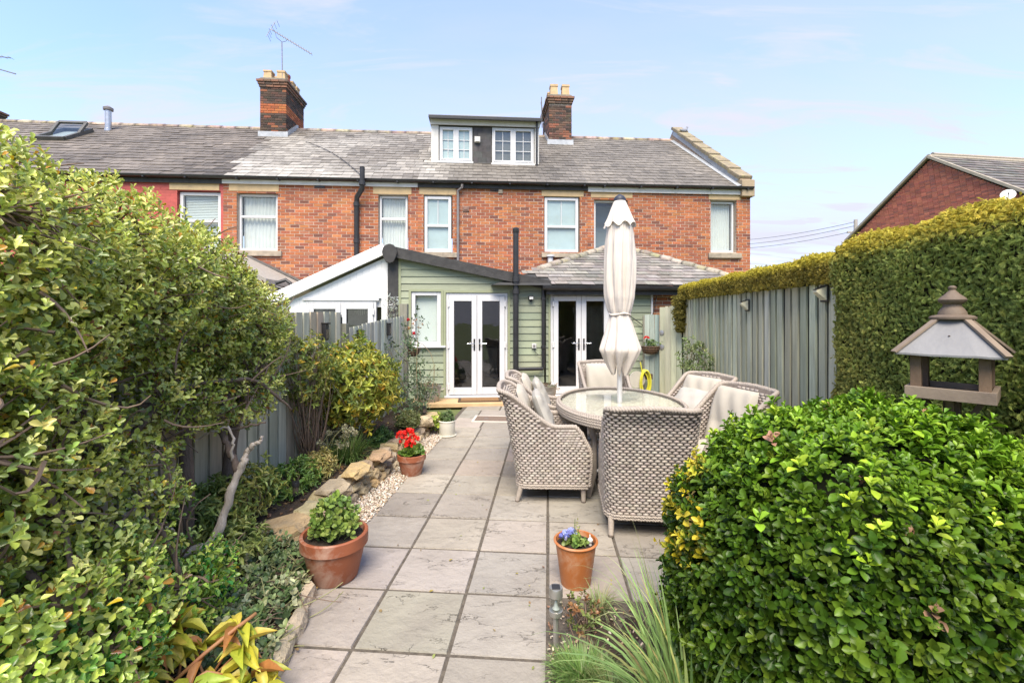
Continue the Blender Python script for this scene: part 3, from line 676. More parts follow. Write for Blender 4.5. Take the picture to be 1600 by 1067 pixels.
# ---- television aerials
def aerial(name, label, base, top, boom_a, boom_b, elements, refl, refl_len=.34):
    e = empty(name, base, 0, label, 'aerial'); B = np.array(base)
    m = mat('aerial_metal', (.16, .15, .15), (.25, .24, .23), 20, rough=.45, metal=.6)
    f = lambda p: np.array(p) - B
    MB().tube([f(base), f(top)], .016, 8).build('mast', m, e, smooth=True)
    a, b = f(boom_a), f(boom_b); d = unit(b - a); side = unit(np.cross(d, (0, 0, 1))); upv = np.cross(side, d)
    MB().bar(a, b, .022, .022).build('boom', m, e)
    for k in range(elements):
        p = a + (b - a) * (.1 + .9 * k / (elements - 1)); MB().tube([p - side * .10 - upv * 0, p + side * .10], .005, 5).build('director', m, e)
    if refl:
        rb = MB()
        rb.bar(a - upv * .28, a + upv * .28, .012, .012); rod = rb.build('reflector_frame', m, e)
        for s_ in (-.28, -.17, -.07, .07, .17, .28):
            p = a + upv * s_ - d * abs(s_) * -.35; MB().tube([p - side * refl_len / 2, p + side * refl_len / 2], .006, 5).build('reflector_rod', m, e)
        MB().tube([a + d * .14 , a + d * .25 - upv * .13, f(top), a + d * .52 - upv * .1, a + d * .55], .008, 5).build('boom_brace', m, e)
    return e
Yc = 14.9
aerial('television_aerial', 'thin metal television aerial on the mast above the tall left chimney', at(441.5, 146, 14.45), at(440.5, 66, 14.45), at(423, 46, 14.3), at(487, 85, 14.6), 15, True)
aerial('television_aerial', 'television aerial boom ends poking in at the left picture edge', at(-40, 165, 15), at(-40, 100, 15), at(-60, 82, 15), at(17, 91, 15), 8, False)
b0 = bpy.data.objects[-1] if False else None
MB().bar((0, 0, 0), tuple(at(24.5, 116, 15) - at(-60, 92, 15)), .03, .03).build('lower_boom', mat('aerial_metal'), [o for o in COL.objects if o.name.startswith('television_aerial')][-1]).location = at(-60, 92, 15) - at(-40, 165, 15)
o = aerial('television_aerial', 'short dark aerial rod fixed beside the right chimney', at(847, 200, 15.3), at(846, 152, 15.3), at(845, 160, 15.3), at(848, 172, 15.3), 3, False)

# ---- pigeon on the gable
def pigeon():
    base = at(1068.5, 211.5, 15.7); e = None
    m = MB(); pr = [(-.17, .17, .012), (-.10, .16, .035), (-.04, .15, .065), (.03, .155, .075), (.08, .18, .06), (.11, .22, .04), (.125, .26, .034), (.135, .285, .036), (.155, .29, .026), (.175, .283, .01), (.19, .278, .003)]
    pts = [(x, 0, z) for x, z, r in pr]; m.tube(pts, [r for _, _, r in pr], 10)
    for s_ in (-1, 1): m.tube([(0.01, .025 * s_, .11), (.015, .025 * s_, .0), (.045, .025 * s_, .0)], [.009, .007, .006], 6)
    o = m.build('pigeon', mat('pigeon_grey', (.16, .17, .20), (.25, .26, .29), 14, rough=.7), None, smooth=True)
    o.location = base; o.rotation_euler = (0, 0, R(20)); tag(o, 'small grey pigeon perched on the gable top', 'pigeon')
pigeon()
# ------------------------------------------------------------------ single-storey extensions
EXV = -3.05
SAGE = [(.275, .305, .21), (.255, .285, .198), (.29, .32, .225), (.245, .28, .195)]
def boards(fr, rects, zlo, ztop_f, xs_f, y=0.0, gauge=.132):
    """horizontal overlapping boards; each board is a part; rects are openings to leave free"""
    Ms = []; z = zlo
    while True:
        za, zb = z, z + gauge; x0, x1 = xs_f((za + zb) / 2)
        if x1 is None: break
        free = [(x0, x1)]
        for a, b, c, d in rects:
            if (za + zb) / 2 > c and (za + zb) / 2 < d:
                nf = []
                for s_, e_ in free:
                    if a > s_: nf.append((s_, min(a, e_)))
                    if b < e_: nf.append((max(b, s_), e_))
                free = [q for q in nf if q[1] - q[0] > .03]
        for s_, e_ in free:
            t = .020; az = unit(np.array((0, .016 / gauge, 1.0)))
            Ms.append(frames([((s_ + e_) / 2, y - .012, (za + zb) / 2)], np.array((e_ - s_, 0, 0)), unit(np.cross(az, (1., 0, 0))) * t, az * (gauge - .007))[0])
        z += gauge
        if z > ztop_f: break
    return Ms
def french_door(fr, e, x0, x1, z0, z1, y):
    fwid = .05; fo = MB().box(x0, x0 + fwid, y, y + .08, z0, z1).box(x1 - fwid, x1, y, y + .08, z0, z1).box(x0 + fwid, x1 - fwid, y, y + .08, z1 - fwid, z1).box(x0 + fwid, x1 - fwid, y, y + .08, z0, z0 + .05).build('door_frame', m_upvc, e, bevel=.006)
    MB().box(x0 - .03, x1 + .03, y - .07, y, z0 - .0, z0 + .035).build('threshold', m_upvc, fo, bevel=.006)
    xm = (x0 + x1) / 2; a0, a1 = z0 + .055, z1 - fwid - .004
    for i, (a, b) in enumerate(((x0 + fwid + .003, xm - .003), (xm + .003, x1 - fwid - .003))):
        s = .095; kick = .13
        lf = MB().box(a, a + s, y - .02, y + .05, a0, a1).box(b - s, b, y - .02, y + .05, a0, a1).box(a + s, b - s, y - .02, y + .05, a0, a0 + kick).box(a + s, b - s, y - .02, y + .05, a1 - .10, a1).build('door_leaf', m_upvc, e, bevel=.007)
        MB().add([(a + s, y + .02, a0 + kick), (b - s, y + .02, a0 + kick), (b - s, y + .02, a1 - .1), (a + s, y + .02, a1 - .1)], [(0, 1, 2, 3)]).build('pane', m_glass, lf, recalc=False)
        q = MB(); gs = m_black
        ga, gb, gz0, gz1 = a + s, b - s, a0 + kick, a1 - .1
        q.box(ga, ga + .008, y - .004, y + .03, gz0, gz1).box(gb - .008, gb, y - .004, y + .03, gz0, gz1).box(ga, gb, y - .004, y + .03, gz0, gz0 + .008).box(ga, gb, y - .004, y + .03, gz1 - .008, gz1).build('gasket', gs, lf)
        hx = (b - .045) if i == 0 else (a + .045); hz_ = z0 + 1.0
        MB().box(hx - .015, hx + .015, y - .03, y - .02, hz_ - .13, hz_ + .09).build('handle_plate', m_black, lf, bevel=.004)
        sgn = -1 if i == 0 else 1
        MB().tube([(hx, y - .02, hz_), (hx, y - .065, hz_), (hx + sgn * .02, y - .07, hz_), (hx + sgn * .13, y - .07, hz_)], .010, 8).build('handle', mat('chrome', (.75, .75, .76), (.6, .6, .6), 5, rough=.2, metal=.9), lf, smooth=True)
        for zc in (a0 + .15, (a0 + a1) / 2, a1 - .15):
            xh = (x0 + fwid) if i == 0 else (x1 - fwid); MB().box(xh - .018, xh + .018, y - .035, y - .02, zc - .055, zc + .055).build('hinge', m_upvc, lf, bevel=.004)
    return xm

def green_extension():
    fr = Frame('green_timber_extension', 735, EXV, 'sage green weatherboarded extension with white French doors and black sloping fascia', 'extension'); e = fr.e; P = fr.P
    xl = P(623, 490)[0]; xr = P(850, 490)[0]; ztl = P(623, 398)[1]; ztr = P(850, 447)[1]
    topz = lambda x: ztl + (ztr - ztl) * (x - xl) / (xr - xl)
    d0, dz0 = P(697, 621); d1, dz1 = P(793, 458); w0, wz0 = P(643, 540); w1, wz1 = P(689, 456)
    t0, _ = P(638, 500); 
    holes = [(d0, d1, 0, dz1), (w0, w1, wz0, wz1)]
    # wall: cells below the slope, then a wedge under the roof
    zc = ztr - .02; wl = wall_cells(MB(), xl, xr, .0, zc, holes, .012, .14); wl.prism([(xl, zc), (xr, zc), (xl, ztl - .03)], .012, .14)
    wall = wl.build('wall', mat('batten_dark', (.16, .18, .12), (.1, .11, .08), 5), e)
    def span(z):
        if z > ztl - .04: return 0, None
        xm = xr if z < ztr - .03 else xl + (xr - xl) * (ztl - z) / (ztl - ztr) - .05
        return xl + .03, max(xm, xl + .06)
    pd = .045
    H = [(d0 - pd, d1 + pd, 0, dz1 + pd), (w0 - pd, w1 + pd, wz0 - .03, wz1 + pd)]
    Ms = boards(fr, H, .06, ztl - .1, span)
    pieces('weatherboard', 'box', Ms, pal(SAGE, len(Ms), .05), wall, m_sage)
    msage1 = mat('sage_trim', (.28, .305, .19), (.25, .275, .17), 6, rough=.6, bump=.2, bscale=30)
    q = MB()
    for (a, b, c, d) in ((xl, xl + .045, .03, ztl - .06), (d0 - pd, d0 - .004, .03, dz1 + pd), (d1 + .004, d1 + pd, .03, dz1 + pd), (d0 - .004, d1 + .004, dz1 + .004, dz1 + pd), (w0 - pd, w0 - .004, wz0 - .02, wz1 + pd), (w1 + .004, w1 + pd, wz0 - .02, wz1 + pd), (w0 - .004, w1 + .004, wz1 + .004, wz1 + pd)):
        MB().box(a, b, -.036, .02, c, d).build('trim_board', msage1, e)
    french_door(fr, e, d0, d1, dz0, dz1, -.01)
    window(e, w0, w1, wz0, wz1, -.01, fill='plain', fw=.07)
    MB().box(w0 - .06, w1 + .09, -.09, .01, wz0 - .035, wz0 - .004).build('sill', m_upvc, e, bevel=.005)
    # roof: one slope falling to the right, from this wall to the house
    th = .05; lip = -.12
    A = np.array((xl - .08, ztl + .06)); B = np.array((xr + .10, ztr + .02)); dd = unit(B - A); nn = np.array((-dd[1], dd[0]))
    rf = MB().prism([tuple(A), tuple(B), tuple(B + nn * th), tuple(A + nn * th)], lip, 3.0).build('roof', mat('felt_roof', (.05, .05, .05), (.09, .088, .085), 6, rough=.85, bump=.4, bscale=40), e)
    MB().prism([tuple(A - nn * .12), tuple(B - nn * .10), tuple(B + nn * (th + .02)), tuple(A + nn * (th + .02))], lip - .035, lip - .003).build('bargeboard', m_blackwood, e)
    c = P(612, 397); q = MB(); pts = [(c[0] + .135 * math.cos(t) * (1.0), c[1] + .01 + .15 * math.sin(t) - (.05 if math.sin(t) < -.8 else 0)) for t in np.linspace(0, 2 * math.pi, 13)[:-1]]
    q.prism(pts, lip - .09, lip - .04).build('ridge_end_cap', m_blackwood, e, bevel=.008)
    MB().tube([(c[0], lip - .05, c[1] + .03), (c[0], 3.0, c[1] + .03)], .12, 10).build('ridge_roll', m_blackwood, e, smooth=True)
    MB().box(c[0] - .06, xl - .002, -.05, .06, 0, c[1] - .05).build('corner_post', m_blackwood, e)
    # tall vent pipe
    px = P(806, 480, -.2)[0]; zt = P(806, 360, -.2)[1]; zb = P(806, 577, -.2)[1]
    vp = MB().tube([(px, -.2, zb - .02), (px, -.2, zt - .05), (px, -.2, zt)], .052, 14).build('vent_pipe', m_black, e, smooth=True)
    for zc_ in (P(806, 437, -.2)[1], P(806, 456, -.2)[1]): MB().lathe([(.054, -.045), (.066, -.04), (.066, .04), (.054, .045)], 14, (px, -.2, zc_)).build('pipe_collar', m_black, vp, smooth=True)
    MB().lathe([(.055, -.05), (.06, -.04), (.06, .03), (.03, .05)], 14, (px, -.2, zt)).build('vent_cowl', m_black, vp, smooth=True)
    # rainwater pipe in the corner and its low branch
    cx = P(849, 500, -.12)[0]; zc0 = P(849, 447, -.12)[1]
    rp = MB().tube([(cx, -.12, zc0), (cx, -.12, zb + .02), (cx - .02, -.13, zb), (px + .05, -.16, zb)], .036, 10).build('rainwater_pipe', m_black, e, smooth=True)
    for zc_ in (1.9, 1.0): MB().lathe([(.038, -.03), (.047, -.025), (.047, .025), (.038, .03)], 12, (cx, -.12, zc_)).build('pipe_collar', m_black, rp, smooth=True)
    # wall light, socket and its cable
    x, z = P(829, 467); wlt = MB().box(x - .045, x + .045, -.10, -.03, z - .02, z + .04).prism([(x - .05, z + .035), (x + .05, z + .035), (x + .04, z + .055), (x - .04, z + .055)], -.13, -.03).build('floodlight', m_black, e, bevel=.006)
    MB().box(x - .035, x + .035, -.125, -.10, z - .012, z + .033).build('lens', mat('lamp_lens', (.75, .75, .72), rough=.2), wlt); MB().box(x - .02, x + .02, -.06, -.03, z - .06, z - .02).build('sensor', m_black, wlt, bevel=.006)
    x, z = P(834, 540); sk = MB().box(x - .042, x + .042, -.07, -.03, z - .045, z + .045).build('socket_box', mat('socket_plastic', (.62, .62, .60), rough=.4), e, bevel=.006); MB().box(x - .02, x + .02, -.078, -.07, z - .02, z + .02).build('socket_switch', m_greypipe, sk)
    MB().tube([(x, -.06, z - .04), (x + .02, -.07, z - .12), (x + .09, -.08, z - .17), (x + .16, -.1, z - .15), (x + .2, -.1, z - .10)], .006, 6).build('cable', m_black, e, smooth=True)
    # room behind
    MB().add([(xl + .2, .15, .03), (xr - .2, .15, .03), (xr - .2, 2.9, .03), (xl + .2, 2.9, .03)], [(0, 1, 2, 3)]).build('room_floor', mat('room_floor', (.16, .14, .12), (.1, .09, .08), 3, rough=.4), e, recalc=False)
    MB().add([(xl + .2, 2.9, 0), (xr - .2, 2.9, 0), (xr - .2, 2.9, 2.1), (xl + .2, 2.9, 2.1)], [(0, 1, 2, 3)]).build('room_back', m_room, e, recalc=False)
    for xs in (xl + .2, xr - .2): MB().add([(xs, .15, 0), (xs, 2.9, 0), (xs, 2.9, 2.1), (xs, .15, 2.1)], [(0, 1, 2, 3)]).build('room_side', m_room, e, recalc=False)
    MB().add([(xl + .2, .15, 2.08), (xr - .2, .15, 2.08), (xr - .2, 2.9, 2.08), (xl + .2, 2.9, 2.08)], [(0, 1, 2, 3)]).build('room_ceiling', m_room, e, recalc=False)
    MB().box(d0 + .55, d0 + 1.0, 1.2, 1.8, .03, .9).build('dark_cabinet', m_black, e)
    return fr
gx = green_extension()

def slate_extension():
    fr = Frame('slate_roofed_extension', 960, EXV, 'sage green extension under a hipped slate roof behind the parasol', 'extension'); e = fr.e; P = fr.P
    xl = P(853, 490)[0]; xr = P(1016, 490)[0]; xb = P(1185, 490)[0]; zt = P(950, 452)[1]
    d0, dz0 = P(860, 619); d1, dz1 = P(955, 458)
    wall = wall_cells(MB(), xl, xr + .06, 0, zt, [(d0, d1, 0, dz1)], .012, .14).build('wall', mat('batten_dark'), e)
    pd = .04
    Ms = boards(fr, [(d0 - pd, d1 + pd, 0, dz1 + pd)], .06, zt - .08, lambda z: (xl, xr) if z < zt else (0, None))
    pieces('weatherboard', 'box', Ms, pal(SAGE, len(Ms), .05), wall, m_sage)
    for (a, b, c, d) in ((d0 - pd, d0 - .004, .03, dz1 + pd), (d1 + .004, d1 + pd, .03, dz1 + pd), (d0 - .004, d1 + .004, dz1 + .004, dz1 + pd)): MB().box(a, b, -.036, .02, c, d).build('trim_board', mat('sage_trim'), e)
    MB().box(xr + .001, xr + .035, -.05, .02, 0, zt).build('white_corner_trim', m_upvc, e)
    bw = MB().box(xr + .06, xb, .05, .2, 0, zt).build('brick_end_wall', m_mortar, e)
    Ms, cs = brick_set((xr + .04, .05, 0), (1, 0, 0), (0, 0, 1), (0, -1, 0), .55, zt, colors=BRICKS, jit=.12, z_from=1.2)
    pieces('brick', 'box', Ms, cs, bw, m_brick)
    french_door(fr, e, d0, d1, dz0, dz1, -.01)
    for (a, b, c, d) in ((xl + .1, xr - .1, 2.9, 2.9),): MB().add([(a, c, 0), (b, c, 0), (b, c, 2.1), (a, c, 2.1)], [(0, 1, 2, 3)]).build('room_back', m_room, e, recalc=False)
    MB().add([(xl + .1, .15, .03), (xr - .1, .15, .03), (xr - .1, 2.9, .03), (xl + .1, 2.9, .03)], [(0, 1, 2, 3)]).build('room_floor', mat('room_floor'), e, recalc=False)
    for xs in (xl + .1, xr - .1): MB().add([(xs, .15, 0), (xs, 2.9, 0), (xs, 2.9, 2.1), (xs, .15, 2.1)], [(0, 1, 2, 3)]).build('room_side', m_room, e, recalc=False)
    MB().add([(xl + .1, .15, 2.07), (xr - .1, .15, 2.07), (xr - .1, 2.9, 2.07), (xl + .1, 2.9, 2.07)], [(0, 1, 2, 3)]).build('room_ceiling', m_room, e, recalc=False)
    # hipped roof against the house wall
    ye = -.28; ze = P(950, 446, ye)[1]; E1 = np.array((P(768, 446, ye)[0], ye, ze)); E2 = np.array((P(1192, 446, ye)[0], ye, ze))
    ax, az = P(961, 384, 3.0); A = np.array((ax, 3.0, az))
    rf = MB().add([E1, E2, A, (E1[0], 3.0, ze), (E2[0], 3.0, ze)], [(0, 1, 2), (0, 2, 3), (1, 4, 2)]).build('roof', m_under, e, recalc=False)
    h = A - (E1 + E2) / 2; h[0] = 0; Lh = np.linalg.norm(h); sd = unit(h); sn = np.array((0, -sd[2], sd[1]))
    if sn[2] < 0: sn = -sn
    xr_g, ztr_g = P(850, 447)[0], P(850, 447)[1]
    Ms = []; q = 0; k = 0; g = .235; sw = .245
    while q < Lh - .05:
        f = q / Lh; xa, xb_ = E1[0] + (A[0] - E1[0]) * f, E2[0] + (A[0] - E2[0]) * f; x = xa - (sw / 2 if k % 2 else 0) - .05
        while x < xb_:
            a, b = max(x, xa - .03), min(x + sw - .006, xb_ + .03)
            zq = ze + sd[2] * q; gz_ = 9 if False else ztr_g + (xr_g - a) * .19
            if a < xr_g + .1 and zq < gz_ + .10: a = max(a, xr_g + .1)
            if b - a > .05:
                r = random.gauss(0, .012); axx = np.array((math.cos(r), 0, 0)) + sd * math.sin(r); ln = g * 1.22; t = .016 + random.uniform(0, .005); ay = unit(sd - sn * (t / ln))
                pc = np.array((0, ye, ze)) + sd * (q + ln / 2 + random.uniform(-.01, .01)) + sn * (t * .8) + np.array(((a + b) / 2, 0, 0))
                Ms.append(frames([pc], axx * (b - a), ay * ln, unit(np.cross(axx, ay)) * .008)[0])
            x += sw
        q += g; k += 1
    pieces('slate', 'box', Ms, pal([(.235, .215, .19), (.20, .185, .165), (.27, .25, .22), (.17, .158, .142)], len(Ms), .10), rf, m_slate, 300, 'slates')
    for E, nm, mm in ((E1, 'hip_tile', m_ridge), (E2, 'hip_tile', m_ridge)):
        n = 13; Mh = []; d = unit(A - E); L = np.linalg.norm(A - E); s_ = unit(np.cross(d, (0, 0, 1.))); up = np.cross(s_, d)
        for i in range(4 if E is E1 else 0, n): Mh.append(frames([E + d * L * (i + .5) / n + up * (.0 + .012 * (i % 2))], d * L / n * 1.04, s_ * .8, np.cross(d, s_) * .7)[0])
        pieces(nm, 'ridge', Mh, pal([(.34, .30, .25), (.28, .25, .2)], len(Mh), .12), rf, mm)
    MB().box(xl - .02, E2[0], ye + .08, ye + .11, ze - .17, ze - .03).build('fascia', m_blackwood, e)
    MB().prism([(ye + .07, ze - .01), (ye + .06, ze - .07), (ye, ze - .09), (ye - .04, ze - .06), (ye - .05, ze - .01)], xl - .1, E2[0], 'yz').build('gutter', m_black, e, bevel=.004)
    x = P(986, 500, -.06)[0]; cb = [P(983, 493, -.06), P(1000, 505, -.06), P(1008, 512, -.06), P(1013, 508, -.06), P(1020, 490, -.06), P(1026, 462, -.06)]
    MB().tube([(c[0], -.07, c[1]) for c in cb], .008, 6).build('cable', m_black, e, smooth=True)
slate_extension()

m_bright = mat('bright_plastic', (.78, .78, .78), (.72, .72, .72), 3, rough=.35)
def conservatory():
    fr = Frame('white_conservatory', 545, EXV - .0, 'white panelled conservatory gable with glazed doors behind the left fence', 'conservatory'); e = fr.e; P = fr.P
    xr = P(611, 490)[0] - .06; xl = P(438, 490)[0]; zr = P(611, 400)[1]; zl = P(438, 477)[1]
    a0, az0 = P(478, 620); a1, az1 = P(588, 470); h = [(a0, a1, .05, az1)]
    fc = lambda x: zl + (zr - zl) * (x - xl) / (xr - xl)
    # vertical panel boards, each cut to the slope
    n = 17; Ms = []; wl = MB()
    for i in range(n):
        x0 = xl + (xr - xl) * i / n; x1 = xl + (xr - xl) * (i + 1) / n; zlo = .0 if (x1 < a0 or x0 > a1) else az1 + .05
        MB().prism([(x0 + .0006, zlo), (x1 - .0006, zlo), (x1 - .0006, fc(x1) - .01), (x0 + .0006, fc(x0) - .01)], .0, .05).build('panel_board', m_bright, e, bevel=.0015)
    MB().box(xl, xr, .052, .09, az1 + .05, fc(xl) - .03).build('panel_core', m_upvc, e)
    A = np.array((xl - .12, fc(xl) - .02)); B = np.array((xr + .01, fc(xr) + .03)); d = unit(B - A); nn = np.array((-d[1], d[0]))
    MB().prism([tuple(A), tuple(B), tuple(B + nn * .20), tuple(A + nn * .20)], -.12, -.07).build('bargeboard', m_bright, e, bevel=.008)
    MB().prism([tuple(A + nn * .16), tuple(B + nn * .16), tuple(B + nn * .20), tuple(A + nn * .20)], -.07, 3.0).build('roof', m_upvc, e)
    MB().box(a0 - .05, a1 + .05, -.03, .0, az1, az1 + .05).build('door_head', m_upvc, e, bevel=.004)
    french_door(fr, e, a0, a1, .06, az1, -.01)
    MB().add([(a0 - .3, 1.2, 0), (a1 + .3, 1.2, 0), (a1 + .3, 1.2, 2.2), (a0 - .3, 1.2, 2.2)], [(0, 1, 2, 3)]).build('room_back', mat('grey_curtain', (.34, .32, .31), (.26, .25, .24), 9), e, recalc=False)
    x, z = P(553, 478); q = MB()
    for k in range(7): q.box(x - .12 + .035 * k, x - .10 + .035 * k, .5, .51, z - .12 - .05 * math.sin(k * .5), z)
    q.build('hanging_lantern', m_white_paint, e)
    MB().box(x + .06, x + .22, .8, .84, .5, 1.9).build('dark_figurework', m_black, e)
conservatory()

def left_leanto():
    fr = Frame('slate_lean_to', 425, -1.0, 'low grey lean-to roof with bent black gutter behind the conservatory', 'outbuilding'); e = fr.e; P = fr.P
    A = P(388, 402, .9); B = P(478, 446, .9); x0, z0 = A; x1, z1 = B
    d = unit(np.array((x1 - x0, z1 - z0))); nn = np.array((-d[1], d[0]))
    MB().prism([(x0, z0), (x1, z1), (x1 + .0, z1 - .10), (x0, z0 - .10)], -1.2, .95).build('roof', mat('grey_roof', (.36, .33, .29), (.25, .23, .2), 18, rough=.9, bump=.6, bscale=60), e)
    MB().prism([(x0, z0 + .05), (x1 + .05, z1 + .05), (x1 + .05, z1), (x0, z0)], .85, .97).build('flashing', mat('dark_flashing', (.09, .085, .08), (.14, .13, .12), 9, rough=.7), e)
    MB().prism([(x0 - 1.5, 0), (x1 - .1, 0), (x1 - .1, z1 - .1), (x0, z0 - .1), (x0 - 1.5, z0 - .1)], -1.1, .9).build('wall', m_painted if False else mat('leanto_wall', (.5, .45, .4), (.4, .36, .3), 6, rough=.9), e)
    g0 = P(432, 449, -1.3); g1 = P(462, 458, -1.3)
    q = MB().tube([(g0[0], -1.3, g0[1]), (g1[0] - .1, -1.3, g1[1] + .03), (g1[0], -1.3, g1[1])], .05, 10).build('gutter', m_black, e, smooth=True)
    t = P(445, 441, -1.3); MB().tube([(t[0] - .18, -1.28, t[1] - .02), (t[0], -1.25, t[1] + .05), (t[0] + .1, -1.28, t[1] - .02), (t[0] + .14, -1.28, t[1] - .16)], .035, 10).build('swan_neck_pipe', m_black, e, smooth=True)
left_leanto()

# ---- door step, doormat
def doorstep():
    a = gnd(634, 637, .06); b = gnd(1010, 618, .06); A = gx.e
    l0 = local(A, a); l1x = gx.P(1012, 500)[0]
    e = MB().box(l0.x, l1x, -.52, -.002, -.02, .058).build('doorstep', mat('step_timber', (.58, .40, .22), (.47, .32, .17), 7, rough=.7, bump=.3, bscale=30, stretch=(1, 6, 1)), None, bevel=.01)
    e.location = A.location; e.rotation_euler = A.rotation_euler; tag(e, 'long tan doorstep below the white French doors', 'step')
    q = MB(); x0, x1 = gx.P(716, 630, -.25)[0], gx.P(783, 630, -.25)[0]
    mt = empty('doormat', wm(A) @ Vector(((x0 + x1) / 2, -.25, .058)), HA, 'brown coir doormat with dark border on the step', 'doormat')
    hw = (x1 - x0) / 2
    MB().box(-hw, hw, -.20, .20, 0, .014).build('border', mat('mat_border', (.09, .055, .03), (.06, .04, .025), 60, rough=.95, bump=.8, bscale=300), mt)
    MB().box(-hw + .05, hw - .05, -.15, .15, .012, .019).build('pile', mat('coir', (.30, .17, .07), (.20, .11, .05), 90, rough=.95, bump=.9, bscale=400), mt)
doorstep()
# ------------------------------------------------------------------ ground and paving
PB = R(4.5)                                        # the paving runs 4.5 degrees off the camera axis
m_soil = mat('soil', (.075, .052, .036), (.035, .025, .018), 14, rough=.95, bump=1.0, bscale=45, bdist=.03)
m_bedding = mat('joint_sand', (.13, .11, .085), (.06, .05, .04), 30, rough=.95, bump=.6, bscale=90)
m_slab = mat('riven_slab', tint=True, nscale=2.2, var=.16, rough=.62, bump=1.0, bscale=9, bdist=.02, spec=.35, stain=(.20, .175, .15), stain_scale=1.7, stain_amt=.7, lines=((1.0, 2.4, 1.0), .006, .8, .22, (.13, .11, .09)), detail=7)
g = MB().add([(-400, -60, -.06), (400, -60, -.06), (400, 900, -.06), (-400, 900, -.06)], [(0, 1, 2, 3)]).build('ground', mat('ground_soil', (.13, .17, .05), (.10, .11, .045), 3, rough=.95), recalc=False); tag(g, kind='structure')

FENCE_L = lambda Y: -2.36 + .079 * Y
FENCE_R = lambda Y: 2.36 + .079 * Y
pt_ = empty('patio', (0, 0, 0), -PB, kind='structure')
def patio():
    bed = MB().box(-1.47, 2.75, .9, 9.2, -.055, -.0075).build('patio_bedding', m_bedding, pt_)
    Ms = []; L0, dl, dw = 2.116, .476, .4685
    for i in range(-2, 14):
        l0 = L0 + dl * i
        for j in range(-3, 6):
            w0 = dw * j
            if l0 < 2.59 - .01 and j >= 0: continue            # planting bed on the right
            if l0 > 6.3: continue
            gp = .0045 + random.uniform(0, .003); gl_ = .0065 + random.uniform(0, .004)
            a, b, c, d = w0 + gp, w0 + dw - gp, l0 + gl_, l0 + dl - gl_
            Ms.append(((a + b) / 2, (c + d) / 2, b - a, d - c))
    # larger flags near the house, broken bond
    l = L0 + dl * 9; k = 0
    while l < 8.9:
        x = -1.41 - (.3 if k % 2 else 0)
        while x < 2.7:
            ww = random.choice((.45, .6, .6, .75)); a, b = max(x, -1.41), min(x + ww, 2.7)
            if b - a > .08: Ms.append(((a + b) / 2, l + .3, b - a - .016, .6 - .016))
            x += ww
        l += .6; k += 1
    mats = []
    for x, y, sx, sy in Ms:
        tx, ty, rz = random.gauss(0, .0025), random.gauss(0, .0025), random.gauss(0, .0025)
        ax = np.array((math.cos(rz), math.sin(rz), tx)); ay = np.array((-math.sin(rz), math.cos(rz), ty)); 
        mats.append(frames([(x, y, -.025 + random.gauss(0, .0015))], ax * sx, ay * sy, np.cross(ax, ay) * .05)[0])
    pieces('paving_slab', 'plate', mats, pal([(.30, .267, .228), (.318, .283, .242), (.277, .248, .213), (.29, .265, .235)], len(mats), .07), pt_, m_slab)
patio()

# drain cover let into the paving near the doors
def drain():
    c = gnd(770, 655); e = empty('drain_cover', (c.x + .1, c.y, 0), -PB, 'recessed brown drain cover with pale frame in the paving', 'drain cover')
    W, D = .40, .20
    q = MB().box(-W, W, -D, -D + .03, -.001, .012).box(-W, W, D - .03, D, -.001, .012).box(-W, -W + .035, -D + .03, D - .03, -.001, .012).box(W - .035, W, -D + .03, D - .03, -.001, .012)
    q.build('frame', mat('pale_frame', (.60, .56, .50), (.5, .47, .42), 9, rough=.7), e)
    m = mat('drain_tray', (.20, .145, .11), (.14, .10, .08), 25, rough=.85, bump=.6, bscale=120)
    MB().box(-W + .035, W - .035, -D + .03, D - .03, -.001, .008).build('cover_plate', m, e)
    for s_ in (-.5, .5): MB().box(s_ * W - .03, s_ * W + .03, -.012, .012, .008, .013).build('lifting_eye', m_greypipe, e)
drain()

# ------------------------------------------------------------------ fences
m_fence = mat('fence_board', tint=True, nscale=2.6, var=.28, rough=.8, bump=.6, bscale=16, bdist=.006, stretch=(6, 6, .55), stain=(.17, .18, .135), stain_scale=1.3, stain_amt=.55, detail=8)
m_post = mat('fence_post', (.26, .25, .20), (.17, .165, .13), 4, rough=.85, bump=.5, bscale=20, stretch=(5, 5, .6))
FG = [(.50, .51, .37), (.45, .465, .335), (.55, .56, .42), (.40, .42, .30)]
def vboards(parent, org, d, n, pitch, bw, z0, z1f, thick=.018, colors=FG, tilt=.004, lap=.0, out=(0, 0)):
    """upright boards from org along unit d; out = the side that faces the garden"""
    d = np.array((d[0], d[1], 0.)); nn = np.array((out[0], out[1], 0.)); Ms = []
    for i in range(n):
        zt = z1f(i) + random.uniform(-.008, .008); t = random.gauss(0, tilt); ax = unit(d - nn * lap) ; az = unit(np.array((0, 0, 1.)) + d * t)
        c = np.array((org[0], org[1], 0.)) + d * (pitch * (i + .5)) + nn * (random.uniform(0, .004)) + np.array((0, 0, (z0 + zt) / 2))
        wv = bw * random.uniform(.94, 1.04); Ms.append(frames([c], ax * wv, np.cross(az, ax) * thick, az * (zt - z0))[0])
    return pieces('fence_board', 'box', Ms, pal(colors, n, .09), parent, m_fence)
